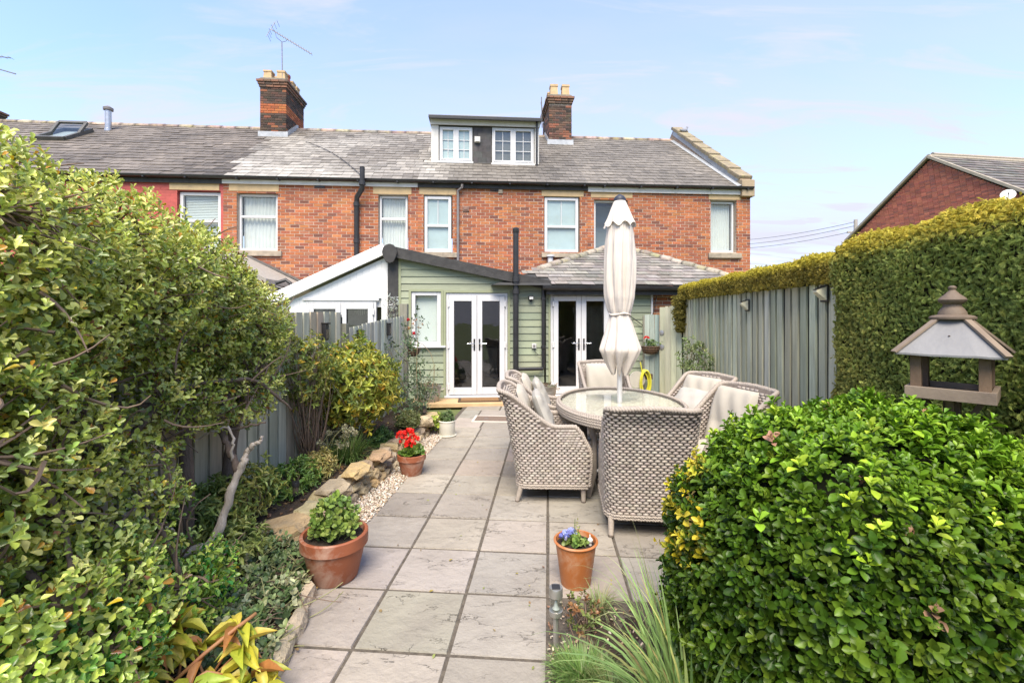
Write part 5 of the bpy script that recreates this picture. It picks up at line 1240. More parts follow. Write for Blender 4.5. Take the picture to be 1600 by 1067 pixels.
# ------------------------------------------------------------------ oval glass-topped table
def table():
    cx, cy = 1.07, 4.52; e = empty('oval_garden_table', (cx, cy, 0), -PB, 'oval wicker table with glass top and parasol pole through it', 'table')
    a, b, zt = .60, .84, .74; th = np.linspace(0, 2 * math.pi, 97)
    ring = lambda ra, rb, z: [(ra * math.cos(t), rb * math.sin(t), z) for t in th]
    # woven deck under the glass: diagonal strands
    Ms = []; 
    for i in range(-42, 43):
        for j in range(-70, 71):
            x, y = (i + .5 * (j % 2)) * .034, j * .0165
            if (x / (a - .03)) ** 2 + (y / (b - .03)) ** 2 < 1: Ms.append(frames([(x, y, zt - .022)], np.array((.035, 0, 0)), np.array((0, .0155, 0)), np.array((0, 0, .005)))[0])
    pieces('deck_strand', 'stitch', Ms, pal([(.66, .60, .52), (.62, .56, .48), (.70, .64, .56)], len(Ms), .05), e, m_wick, 0, 'woven_deck')
    MB().prism([(x, y) for x, y, _ in ring(a - .02, b - .02, 0)[:-1]], zt - .05, zt - .026, 'xy').build('deck', m_wick_dark, e)
    MB().prism([(x, y) for x, y, _ in ring(a - .012, b - .012, 0)[:-1]], zt - .006, zt - .001, 'xy').build('glass_top', glass_mat('table_glass', (.97, .985, .965), rough=.03, power=7.0, low=.04), e)
    q = MB()
    for k, z in enumerate((-.012, -.034, -.056, -.078)): rope(q, ring(a + .012 - .004 * (k == 3), b + .012 - .004 * (k == 3), zt + z), .0115, .0075, .05, 2, .014)
    rope(q, ring(a - .004, b - .004, zt + .004), .010, .008, .05, 2, .014)
    q.build('braided_edge', m_rope, e, smooth='all', recalc=False)
    MB().prism([(x, y) for x, y, _ in ring(a, b, 0)[:-1]], zt - .085, zt - .05, 'xy').build('apron', m_wick_dark, e)
    for sx in (-1, 1):
        for sy in (-1, 1):
            p = np.array((sx * .30, sy * .50, 0)); q = MB().tube([p + (sx * .06, sy * .04, 0), p + (0, 0, .2), p + (0, 0, .5), p + (sx * .05, sy * .05, zt - .08)], [.028, .026, .026, .03], 10); q.build('leg', m_rope, e, smooth=True)
    for sy in (-1, 1): MB().tube([(-.30, sy * .5, .22), (.30, sy * .5, .22)], .016, 8).build('stretcher', m_alu, e, smooth=True)
    MB().tube([(0, -.5, .22), (0, .5, .22)], .016, 8).build('stretcher', m_alu, e, smooth=True)
    # ---- parasol through the middle
    m_can = mat('parasol_canvas', (.70, .635, .565), (.64, .575, .51), 5, rough=.9, bump=.2, bscale=120, bdist=.002, transl=.12)
    p = empty('parasol', (cx, cy, 0), R(10), 'closed cream canvas parasol standing through the table', 'parasol')
    MB().tube([(0, 0, .05), (0, 0, 2.70)], .025, 14).build('pole', m_alu, p, smooth=True)
    MB().lathe([(.24, 0), (.25, .03), (.10, .07), (.05, .12), (.035, .35)], 28).build('base', mat('cast_base', (.10, .10, .10), rough=.6), p, smooth=True)
    Z = lambda y: CAMH + (HORY - y) / F * cy
    prof = [(348, 19), (358, 19.5), (380, 21.5), (410, 22.5), (440, 22), (465, 21), (485, 17.5), (492, 15), (500, 16.5), (520, 22), (535, 27), (546, 30.5), (556, 26), (566, 20), (578, 12)]
    ys = np.array([k for k, _ in prof]); rs = np.array([r for _, r in prof]) / F * cy
    nT, nZ = 128, 70; yy = np.linspace(348, 578, nZ); P = np.zeros((nZ, nT + 1, 3)); tt = np.linspace(0, 2 * math.pi, nT + 1)
    for i, y in enumerate(yy):
        r0 = np.interp(y, ys, rs); amp = .30 * float(smoothstep(345, 420, y)) * (1 - .55 * math.exp(-((y - 493) / 9.) ** 2)) + .05
        r = r0 * (1 - amp * .5 + amp * .75 * np.abs(np.sin(tt * 4 + .5 * math.sin(y / 50.) + .35 * np.sin(tt * 2))) + .07 * np.sin(tt * 13 + y * .02 + 1.5 * np.sin(tt)) * amp * 3 * .6 + .018 * np.sin(tt * 29 + y * .07 + 2 * np.sin(tt * 3)) + .012 * np.sin(tt * 41 - y * .11))
        dz = (.055 * np.cos(tt * 8 + .4) * float(smoothstep(545, 578, y)) if y > 545 else 0)
        P[i, :, 0] = r * np.cos(tt); P[i, :, 1] = r * np.sin(tt); P[i, :, 2] = Z(y) + dz
    P[:, -1] = P[:, 0]
    MB().grid(P).build('folded_canopy', m_can, p, smooth='all', recalc=False)
    # top valance
    yy = np.linspace(312, 353, 20); P = np.zeros((20, nT + 1, 3)); rr = np.interp(yy, [312, 316, 330, 345, 353], [7, 9.5, 15.5, 20.5, 23.5]) / F * cy
    for i, y in enumerate(yy):
        f = i / 19; r = rr[i] * (1 + .10 * f ** 2 * np.sin(tt * 8 + .6)); P[i, :, 0] = r * np.cos(tt); P[i, :, 1] = r * np.sin(tt); P[i, :, 2] = Z(y) + .022 * f ** 3 * np.cos(tt * 8 + .6)
    P[:, -1] = P[:, 0]
    MB().grid(P).build('valance', m_can, p, smooth='all', recalc=False)
    MB().lathe([(.012, .055), (.045, .035), (.06, .01), (.055, -.025), (.03, -.03)], 20, (0, 0, Z(313))).build('cap', mat('parasol_cap', (.035, .04, .06), rough=.5), p, smooth=True)
    rb = [(15.2 / F * cy * 1.05 * math.cos(t), 15.2 / F * cy * 1.05 * math.sin(t), Z(491) + .008 * math.sin(t * 3)) for t in np.linspace(0, 2 * math.pi, 40)[:-1]]
    MB().tube(rb, .011, 6, closed=True).build('tie_band', m_can, p, smooth='all')
table()

# ------------------------------------------------------------------ bird table
def bird_table():
    Y = 1.95; KB = Y / 2.1; c = at(1488, 492, Y); e = empty('bird_table', (c.x, c.y, 0), R(-49), 'weathered wooden bird table with slate panel roof and turned finial', 'bird table')
    mw = mat('weathered_oak', (.17, .112, .07), (.105, .07, .047), 5, rough=.8, bump=.5, bscale=60, bdist=.003, stretch=(3, 3, 1)); mp = mat('brown_post', (.16, .10, .07), (.11, .07, .05), 8, rough=.7, bump=.3, bscale=40)
    mg = mat('grey_oak', (.235, .185, .14), (.15, .115, .09), 7, rough=.8, bump=.4, bscale=70, bdist=.003); ms = mat('roof_slate_panel', (.20, .20, .205), (.165, .165, .17), 6, rough=.55, bump=.2, bscale=40)
    z = lambda y: CAMH + (HORY - y) / F * Y
    zt0, zt1 = z(618), z(604); hw = .135 * KB
    tr = MB().box(-hw, hw, -hw, hw, zt0 + .008, zt0 + .016).build('tray', mw, e)
    for s_ in (-1, 1):
        MB().box(-hw - .012, hw + .012, s_ * (hw + .006) - .009, s_ * (hw + .006) + .009, zt0 - .006, zt1 + .004).build('tray_rail', mg, e, bevel=.002); MB().box(s_ * (hw + .003) - .009, s_ * (hw + .003) + .009, -hw + .006, hw - .006, zt0 - .006, zt1 + .003).build('tray_rail', mg, e, bevel=.002)
    ze = z(551)
    for sx in (-1, 1):
        for sy in (-1, 1): MB().box(sx * (hw - .022) - .018, sx * (hw - .022) + .018, sy * (hw - .022) - .018, sy * (hw - .022) + .018, zt0 + .016, ze + .03).build('corner_post', mw, e, bevel=.002)
    E, T, zt = .178 * KB, .045 * KB, z(499)
    for k in range(4):
        a = k * math.pi / 2; rot = np.array(((math.cos(a), -math.sin(a)), (math.sin(a), math.cos(a))))
        f = lambda x, y, zz_: (*(rot @ np.array((x, y))), zz_)
        n = 9; vs = []; rj = random.Random(k)
        for i in range(n): vs.append(f(-E + 2 * E * i / (n - 1), -E, ze + rj.uniform(-.003, .002)))
        for i in range(n): vs.append(f(-T + 2 * T * i / (n - 1), -T, zt))
        vs2 = [(x, y, zz_ - .008) for x, y, zz_ in vs]; fs = [(i, i + 1, n + i + 1, n + i) for i in range(n - 1)]; m2 = len(vs)
        fs += [tuple(m2 + q for q in g[::-1]) for g in fs] + [(i, m2 + i, m2 + i + 1, i + 1) for i in range(n - 1)]
        MB().add(vs + vs2, fs).build('roof_panel', ms, e)
        p0 = np.array(f(-E - .004, -E - .004, ze + .002)); p1 = np.array(f(-T, -T, zt + .006)); MB().bar(p0, p1, .026, .010, np.array(f(-1, -1, 1.1))).build('hip_strip', mg, e, bevel=.001)
        MB().lathe([(.003, 0), (.004, .002), (.001, .003)], 8, f(0, -(E + T) / 2, (ze + zt) / 2 + .003)).build('screw', mp, e)
    MB().lathe([(.070, 0), (.076, .004), (.076, .012), (.066, .018), (.048, .022), (.045, .035), (.036, .05), (.030, .058), (.030, .066), (.044, .076), (.047, .086), (.040, .096), (.026, .108), (.014, .122), (.010, .128), (.014, .134), (.014, .140), (.006, .146)], 28, (0, 0, zt - .002)).build('finial', mat('turned_wood', (.15, .112, .082), (.10, .075, .057), 12, rough=.7, bump=.3, bscale=60), e, smooth=True)
    MB().box(-.027, .027, -.027, .027, -.02, zt0 + .01).build('post', mp, e, bevel=.003)
    for k in range(4): a = k * math.pi / 2 + .0; MB().bar((.02 * math.cos(a), .02 * math.sin(a), zt0 - .15), (.1 * math.cos(a), .1 * math.sin(a), zt0), .025, .02).build('brace', mp, e)
bird_table()

# ------------------------------------------------------------------ pots and small fittings
m_terra = mat('terracotta', (.30, .095, .042), (.24, .075, .035), 7, rough=.55, bump=.3, bscale=60, bdist=.004, stain=(.50, .36, .28), stain_scale=5, stain_amt=.8)
m_terra2 = mat('bright_terracotta', (.42, .145, .04), (.36, .12, .035), 6, rough=.45, bump=.2, bscale=60, bdist=.004, stain=(.52, .36, .24), stain_scale=6, stain_amt=.7)
m_earth = mat('potting_soil', (.05, .035, .025), (.025, .018, .013), 40, rough=.95, bump=1.0, bscale=90, bdist=.02)
def pot(name, loc, r_top, r_bot, hgt, m, label, rim=.06, cat='flowerpot', soil=.03, smooth=True, rimr=1.0):
    e = empty(name, loc, 0, label, cat)
    r1 = r_top * .92
    prof = [(r_bot * .95, 0), (r_bot, .008), (r1, hgt - rim), (r_top * rimr, hgt - rim + .004), (r_top * rimr, hgt - .006), (r_top * rimr - .008, hgt), (r_top * .9, hgt - .002), (r1 * .9, hgt - soil - .02)]
    MB().lathe(prof, 40, (0, 0, 0)).build('pot', m, e, smooth=True)
    n = 20; P = np.zeros((n // 2, n + 1, 3))
    for i in range(n // 2):
        for j in range(n + 1):
            rr = r1 * .93 * i / (n // 2 - 1); t = 2 * math.pi * j / n; P[i, j] = (rr * math.cos(t), rr * math.sin(t), hgt - soil + .012 * math.sin(rr * 60 + t * 3) * (1 - i / 9.))
    MB().grid(P).build('compost', m_earth, e, recalc=False)
    return e
g1 = gnd(508, 921); pot_a = pot('terracotta_pot', (g1.x, g1.y + .14, 0), .198, .138, .275, m_terra, 'large terracotta pot with green leafy plant beside the stepping slabs', .075)
g2 = gnd(640, 745); pot_b = pot('terracotta_pot', (g2.x, g2.y + .09, 0), .143, .100, .208, m_terra, 'terracotta pot with red geranium by the stone edging', .06)
g3 = gnd(697, 683); pot_c = pot('cream_pot', (g3.x, g3.y + .09, 0), .115, .105, .205, mat('cream_glaze', (.60, .58, .50), (.55, .53, .46), 8, rough=.35), 'cream cylinder pot with feathery herb near the drain cover', .02, rimr=.97)
MB().lathe([(.09, 0), (.125, .004), (.128, .014), (.10, .016)], 30).build('saucer', mat('cream_glaze'), pot_c, smooth=True)
g4 = gnd(902, 927); pot_d = pot('orange_pot', (g4.x + .005, g4.y + .10, 0), .132, .088, .265, m_terra2, 'orange terracotta pot with small blue pansies beside the planting bed', .014)
# galvanised tubs on the step
m_zinc = mat('zinc', (.36, .34, .31), (.27, .25, .22), 9, rough=.45, metal=.5, bump=.2, bscale=30, stain=(.40, .30, .2), stain_scale=3, stain_amt=.5)
for px, py, w_, lb in ((667, 633, .25, 'oval galvanised tub of dry stems by the green wall'), (849, 622, .24, 'galvanised tub planter on the step between the doors')):
    p = at(px, py, 8.10); e = empty('metal_tub', (p.x, 8.12, .058), HA, lb, 'tub planter', 'galvanised tubs on the step')
    sx = 1.0; q = MB(); prof = [(w_ * .78, 0), (w_ * .80, .01), (w_ * .92, .13), (w_ * 1.0, .26), (w_ * 1.03, .265), (w_ * 1.03, .28), (w_ * .98, .28), (w_ * .9, .20)]
    q.lathe(prof, 32, (0, 0, 0), 1.0, .66); q.build('tub', m_zinc, e, smooth=True)
    MB().lathe([(w_ * .945, .16), (w_ * .965, .166), (w_ * .965, .176), (w_ * .95, .182)], 32, (0, 0, 0), 1.0, .66).build('raised_band', m_zinc, e, smooth=True)
    MB().lathe([(.01, .235), (w_ * .92, .225)], 28, (0, 0, 0), 1, .66).build('compost', m_earth, e)
    for s_ in (-1, 1): MB().tube([(s_ * w_ * 1.02, -.06, .21), (s_ * (w_ * 1.02 + .05), -.05, .23), (s_ * (w_ * 1.02 + .05), .05, .23), (s_ * w_ * 1.02, .06, .21)], .008, 6).build('handle', m_zinc, e, smooth=True)
# hanging baskets (half baskets)
def basket(p, r, label, rz=0.0):
    e = empty('hanging_basket', p, rz, label, 'hanging basket', 'wicker wall baskets'); m = mat('basket_wicker', (.17, .10, .06), (.10, .06, .04), 30, rough=.8); ml = mat('basket_liner', (.12, .08, .05), (.07, .05, .03), 30, rough=.95, bump=.8, bscale=90)
    n = 18; P = np.zeros((8, n, 3))
    for i in range(8):
        a = i / 7 * math.pi / 2
        for j in range(n): t = math.pi + math.pi * j / (n - 1); P[i, j] = (r * .95 * math.cos(a) ** .7 * math.cos(t), r * .95 * math.cos(a) ** .7 * math.sin(t), -r * .85 * math.sin(a))
    MB().grid(P).build('liner', ml, e, smooth='all', recalc=False)
    for k in range(5):
        a = k / 5 * math.pi / 2; rr = r * math.cos(a) ** .7; MB().tube([(rr * math.cos(t), rr * math.sin(t), -r * .85 * math.sin(a)) for t in np.linspace(math.pi, 2 * math.pi, 20)], .008 if k == 0 else .005, 6).build('hoop', m, e, smooth=True)
    for k in range(9):
        t = math.pi + math.pi * k / 8; MB().tube([(r * math.cos(a) ** .7 * math.cos(t), r * math.cos(a) ** .7 * math.sin(t), -r * .85 * math.sin(a)) for a in np.linspace(0, math.pi / 2 * .98, 8)], .004, 5).build('rib', m, e, smooth=True)
    return e
bk1 = at(1016, 541, 8.36); basket_r = basket((bk1.x, 8.37, bk1.z), .17, 'wicker half basket with red flower on the blue-grey fence panel', R(3))
bk2 = at(643, 545, 7.62); basket_l = basket((bk2.x, 7.62, bk2.z), .15, 'dark hanging basket at the left fence end by the window', R(-10))
# yellow hose on its hanger
def hose():
    c = at(1008, 596, 8.15); e = empty('garden_hose', (c.x, c.y + .10, c.z), R(8), 'coiled yellow garden hose hung near the gate', 'hose'); m = mat('yellow_hose', (.62, .58, .05), (.50, .48, .04), 12, rough=.45)
    q = MB()
    for k in range(8):
        r = .15 + .012 * math.sin(k * 2.1); cx = .012 * math.sin(k * 3.3); pts = [(cx + r * .55 * math.cos(t) + .02 * math.sin(k), -.02 - .014 * k, r * 1.35 * math.sin(t) - .02 * (k % 3)) for t in np.linspace(0, 2 * math.pi, 25)[:-1]]
        q.tube(pts, .011, 7, closed=True)
    q.build('coil', m, e, smooth='all')
    MB().tube([(-.05, -.05, .18), (-.07, -.06, .26), (-.09, -.06, .36)], .011, 7).build('loose_end', m, e, smooth=True); MB().tube([(-.09, -.06, .35), (-.10, -.06, .43)], [.014, .009], 8).build('nozzle', m_greypipe, e, smooth=True)
    MB().box(-.10, .18, .0, .05, .02, .12).build('hanger_block', mat('dark_wood', (.12, .08, .05), (.08, .05, .035), 8, rough=.8), e, bevel=.006)
    MB().lathe([(.05, 0), (.15, .01), (.15, .03), (.05, .03)], 24).build('reel', mat('grey_reel', (.45, .43, .38), (.38, .36, .32), 7, rough=.6), e, smooth=True)
    r = e.children[-1]; r.rotation_euler = (R(90), 0, 0); r.location = (-.14, -.02, .03)
hose()
# solar stake light in the near bed and little black ones in the left bed
def stake_light(p, h, r, label, m=None, glass=True):
    m = m or mat('satin_steel', (.42, .40, .37), (.34, .33, .30), 12, rough=.35, metal=.7); e = empty('solar_stake_light', p, 0, label, 'solar light', 'solar stake lights')
    MB().tube([(0, 0, -.03), (0, 0, h * .55)], r * .42, 12).build('stake', m, e, smooth=True)
    MB().lathe([(r * .4, h * .52), (r * .95, h * .56), (r, h * .60), (r, h * .64), (r * .9, h * .645)], 22).build('cup', m, e, smooth=True)
    if glass: MB().lathe([(r * .88, h * .64), (r * .93, h * .72), (r * .88, h * .82), (r * .9, h * .86)], 22).build('glass_tube', glass_mat('lamp_tube', (.85, .9, .88), rough=.05), e, smooth=True)
    else: MB().lathe([(r * .8, h * .64), (r * .8, h * .86)], 14).build('lens', mat('lamp_lens_dark'), e, smooth=True)
    MB().lathe([(r * .3, h * .64), (r * .55, h * .66), (r * .3, h * .70), (r * .1, h * .84)], 16).build('bulb_holder', mat('clear_grey', (.55, .55, .52), rough=.2), e, smooth=True)
    MB().lathe([(r * .9, h * .855), (r, h * .86), (r, h * .98), (r * .93, h), (.001, h)], 22).build('cap', m, e, smooth=True)
    MB().box(-r * .6, r * .6, -r * .6, r * .6, h, h + .003).build('solar_cell', m_black, e)
sl = gnd(868, 1014, -.01); stake_light((sl.x + .002, sl.y, -.01), .30, .033, 'steel and glass solar stake light at the slab edge')
for px, py, Y, lb in ((462, 790, 3.55, 'small black solar light among the left bed plants'), (663, 658, 6.5, 'tiny black solar light at the far end of the stone edging')):
    p = at(px, py, Y); stake_light((p.x, p.y, .06), .24, .028, lb, m_black, False)
# ------------------------------------------------------------------ leaves
def leaf_tpl(name, rows, fold=.12, curl=.15):
    vs = [(0, 0, 0)]; fs = []
    for y, w in rows: vs += [(-w, y, fold * w * 2 - curl * y * y), (0, y, -curl * y * y), (w, y, fold * w * 2 - curl * y * y)]
    n = len(rows); vs.append((0, 1, -curl)); t = len(vs) - 1
    fs += [(0, 2, 1), (0, 3, 2)]
    for i in range(n - 1): a = 1 + 3 * i; fs += [(a, a + 1, a + 4, a + 3), (a + 1, a + 2, a + 5, a + 4)]
    a = 1 + 3 * (n - 1); fs += [(a, a + 1, t), (a + 1, a + 2, t)]
    tpl(name, vs, fs, True)
leaf_tpl('oval', [(.22, .36), (.6, .5), (.86, .3)])
leaf_tpl('obovate', [(.3, .25), (.68, .5), (.9, .34)], fold=.22, curl=.1)
leaf_tpl('lance', [(.25, .42), (.55, .5), (.8, .26)], fold=.25, curl=.3)
leaf_tpl('round', [(.15, .42), (.5, .56), (.85, .4)], fold=-.1, curl=-.1)
def _spray():
    vs = []; fs = []
    for a, l0, L in ((0, 0, 1), (.6, .25, .62), (-.6, .25, .62), (.5, .5, .42), (-.5, .5, .42)):
        d = np.array((math.sin(a), math.cos(a))); s_ = np.array((d[1], -d[0])); b = np.array((0, l0)); z = .10 * a; k = len(vs); m_ = b + d * L * .45; e = b + d * L
        for p, zz_ in ((b, 0), (m_ + s_ * .13, z), (e, z * 2 - .1), (m_ - s_ * .13, z)): vs.append((p[0], p[1], zz_))
        fs.append((k, k + 1, k + 2, k + 3))
    return vs, fs
tpl('spray', *_spray())
def _blade(arch, n=7, w=.5):
    vs = []; fs = []; y = z = 0; a = 0
    for i in range(n + 1):
        f = i / n; ww = w * (1 - f ** 2.2) * (.6 + .4 * min(1, f * 5)); vs += [(-ww, y, z + .0), (ww, y, z)]
        a = arch * f ** 1.5; y += math.sin(a + .10) / n; z += math.cos(a + .10) / n
    for i in range(n): fs.append((2 * i, 2 * i + 1, 2 * i + 3, 2 * i + 2))
    tpl(f'blade{arch:.1f}', vs, fs, True); return f'blade{arch:.1f}'
BL = [_blade(a) for a in (.4, 1.0, 1.7, 2.4)]
def rock_tpl(name, seed, flat=.6):
    bm = bmesh.new(); bmesh.ops.create_icosphere(bm, subdivisions=2, radius=.5); r = np.random.default_rng(seed); ph = r.uniform(0, 6, 12)
    vs = []
    for v in bm.verts:
        p = np.array(v.co); q = np.sign(p) * np.abs(p * 2) ** .55 / 2
        k = 1 + .15 * math.sin(p[0] * 9 + ph[0]) + .12 * math.sin(p[1] * 8 + ph[1]) * math.cos(p[2] * 6 + ph[2]) + .10 * math.sin(p[0] * 19 + p[1] * 15 + p[2] * 13 + ph[3]); vs.append(q * k)
    fs = [tuple(v.index for v in f.verts) for f in bm.faces]; bm.free(); tpl(name, vs, fs)
for k in range(4): rock_tpl(f'rock{k}', k)
def _peb():
    bm = bmesh.new(); bmesh.ops.create_icosphere(bm, subdivisions=1, radius=.5); vs = [np.array(v.co) * (1 + .3 * math.sin(i * 2.7)) for i, v in enumerate(bm.verts)]; fs = [tuple(v.index for v in f.verts) for f in bm.faces]; bm.free(); return vs, fs
tpl('pebble', *_peb())

def rv(n): return unit(rng.normal(size=(n, 3)))
def leaf_M(pos, d, nrm, L, W):
    y = unit(d); z = nrm - y * np.sum(nrm * y, 1, keepdims=True); z = unit(z); x = np.cross(y, z)
    return frames(pos, x * np.asarray(W)[:, None], y * np.asarray(L)[:, None], z * np.asarray(L)[:, None])
def rosettes(tips, axes, per, L, W, spread=1.0, jit=.25, cols=None, stem=.03, droop=0.0, colj=.15):
    """per leaves round every shoot tip; returns matrices, colours"""
    n = len(tips); a = unit(axes); ref = np.where(np.abs(a[:, 2:3]) < .9, np.array([[0, 0, 1.]]), np.array([[1., 0, 0]])); X = unit(np.cross(a, ref)); Yv = np.cross(a, X); Ms = []; Cs = []
    ph = rng.uniform(0, 6.28, n)
    for k in range(per):
        t = ph + k * 2.4 + rng.normal(0, .2, n); sp = spread * (.45 + .75 * k / max(per - 1, 1)) + rng.normal(0, jit * .6, n)
        rad_ = X * np.cos(t)[:, None] + Yv * np.sin(t)[:, None]
        d = a * np.cos(sp)[:, None] + rad_ * np.sin(sp)[:, None] + rv(n) * jit * .4; d[:, 2] -= droop
        nn = a * np.sin(sp)[:, None] - rad_ * np.cos(sp)[:, None] + rv(n) * jit * .5
        f = rng.uniform(.7, 1.15, n) * (.65 + .35 * k / max(per - 1, 1)); ll = np.asarray(L) * f; ww = np.asarray(W) * f
        Ms.append(leaf_M(tips - a * (stem * k / per), d, nn, np.broadcast_to(ll, n), np.broadcast_to(ww, n)))
        Cs.append(np.clip(cols * (1 + rng.normal(0, colj, (n, 1))), .005, .9))
    return np.concatenate(Ms), np.concatenate(Cs)
def leafmat(name, rough=.42, transl=.35, spec=.45, var=.18): return mat(name, tint=True, nscale=60, var=var, rough=rough, transl=transl, spec=spec)
m_leaf = leafmat('leaf_soft'); m_gloss = leafmat('leaf_glossy', .34, .22, .24); m_con = leafmat('conifer_spray', .6, .35, .25); m_grass = leafmat('grass_blade', .5, .25)
m_bark = mat('shrub_bark', (.17, .125, .095), (.10, .075, .06), 14, rough=.9, bump=.7, bscale=50, stretch=(3, 3, .8))
m_twig = mat('twig', (.20, .14, .10), (.12, .085, .065), 20, rough=.85)
m_dead = mat('pale_dead_wood', (.56, .49, .41), (.38, .32, .26), 10, rough=.85, bump=.9, bscale=35, bdist=.01, stretch=(3, 3, .6))
def ell_points(n, c, r, shell=(.7, 1.0), up=None):
    p = rv(n); k = rng.uniform(shell[0] ** 3, shell[1] ** 3, (n, 1)) ** (1 / 3.); return np.array(c) + p * np.array(r) * k, unit(p / np.array(r))
def seen_score(Ms, ctr):
    P = Ms[:, :3, 3]; to = unit(np.array((0, 0, CAMH)) - P); outw = unit(P - np.array(ctr)); d = np.linalg.norm(P - np.array((0, 0, CAMH)), axis=1)
    px = 800 + F * P[:, 0] / np.maximum(P[:, 1], .1); py = HORY - F * (P[:, 2] - CAMH) / np.maximum(P[:, 1], .1)
    s_ = np.sum(to * outw, 1) * np.linalg.norm(Ms[:, :3, 1], axis=1) / d + .25 * np.linalg.norm(P - np.array(ctr), axis=1) / d * .2
    return s_ * ((px > 5) & (px < 1595) & (py > 5) & (py < 1060) & (P[:, 1] > .3))
def to_local(Ms, e):
    W = np.linalg.inv(np.array(wm(e))); return np.einsum('ij,njk->nik', W, Ms)
def foliage(e, Ms, Cs, tp, m, ctr, n_ind=300, tid=None):
    sc = seen_score(Ms, ctr); return pieces('leaf', tp, to_local(Ms, e), Cs, e, m, n_ind, 'foliage', tid, sc)
def twig_mesh(pairs, r0, r1, bend=.15, seg=5, n=6):
    q = MB()
    for a, b in pairs:
        a, b = np.array(a), np.array(b); L = np.linalg.norm(b - a); o = rng.normal(0, bend * L, 3); t = np.linspace(0, 1, n)[:, None]
        p = a * (1 - t) + b * t + o * (4 * t * (1 - t)) * .5; q.tube(p, np.linspace(r0, r1, n), seg, False)
    return q

# ------------------------------------------------------------------ beds, stones, gravel
BY = [0.8, 1.9, 2.3, 2.7, 3.05, 3.4, 3.75, 4.17, 4.66, 5.34, 6.05, 6.7, 7.3]; BX = [-.98, -1.03, -1.08, -1.18, -1.33, -1.37, -1.35, -1.28, -1.21, -1.18, -1.11, -1.08, -1.30]
bedx = lambda Y: float(np.interp(Y, BY, BX))
def bed_z(x, Y):
    f = np.clip((bedx(Y) - x) / .25, 0, 1); return .0 + (.05 + .10 * float(smoothstep(2.7, 3.4, Y))) * float(smoothstep(0, 1, f)) + .012 * math.sin(x * 23 + Y * 9) * f
def beds():
    n, m_ = 70, 26; P = np.zeros((n, m_, 3))
    for i in range(n):
        Y = .8 + 6.6 * i / (n - 1); x0, x1 = FENCE_L(Y) - .05, bedx(Y)
        for j in range(m_): x = x0 + (x1 - x0) * j / (m_ - 1); P[i, j] = (x, Y, bed_z(x, Y) + .010 * math.sin(i * 1.9 + j * 2.3) + .006 + (-.03 if j == m_ - 1 else 0))
    o = MB().grid(P).build('flower_bed', m_soil, None, smooth='all', recalc=False); tag(o, kind='structure')
    n = 30; P = np.zeros((n, n, 3))
    for i in range(n):
        for j in range(n):
            w0, l0 = .005 + 2.6 * i / (n - 1), .7 + 1.885 * j / (n - 1); cx, cy = w0 * math.cos(PB) + l0 * math.sin(PB), -w0 * math.sin(PB) + l0 * math.cos(PB)
            ed = min(1, min(i, n - 1 - j) / 3.); P[i, j] = (cx, cy, -.03 + .03 * ed + .012 * math.sin(i * 2.2 + 1.3 * j) * ed)
    o = MB().grid(P).build('planting_bed', m_soil, None, smooth='all', recalc=False); tag(o, kind='structure')
beds()
m_rock = mat('bed_stone', tint=True, nscale=9, var=.35, rough=.85, bump=1.0, bscale=28, bdist=.02, stain=(.22, .20, .16), stain_scale=6, stain_amt=.6)
STC = [(.42, .31, .17), (.46, .36, .22), (.35, .27, .18), (.40, .32, .22), (.48, .34, .16)]
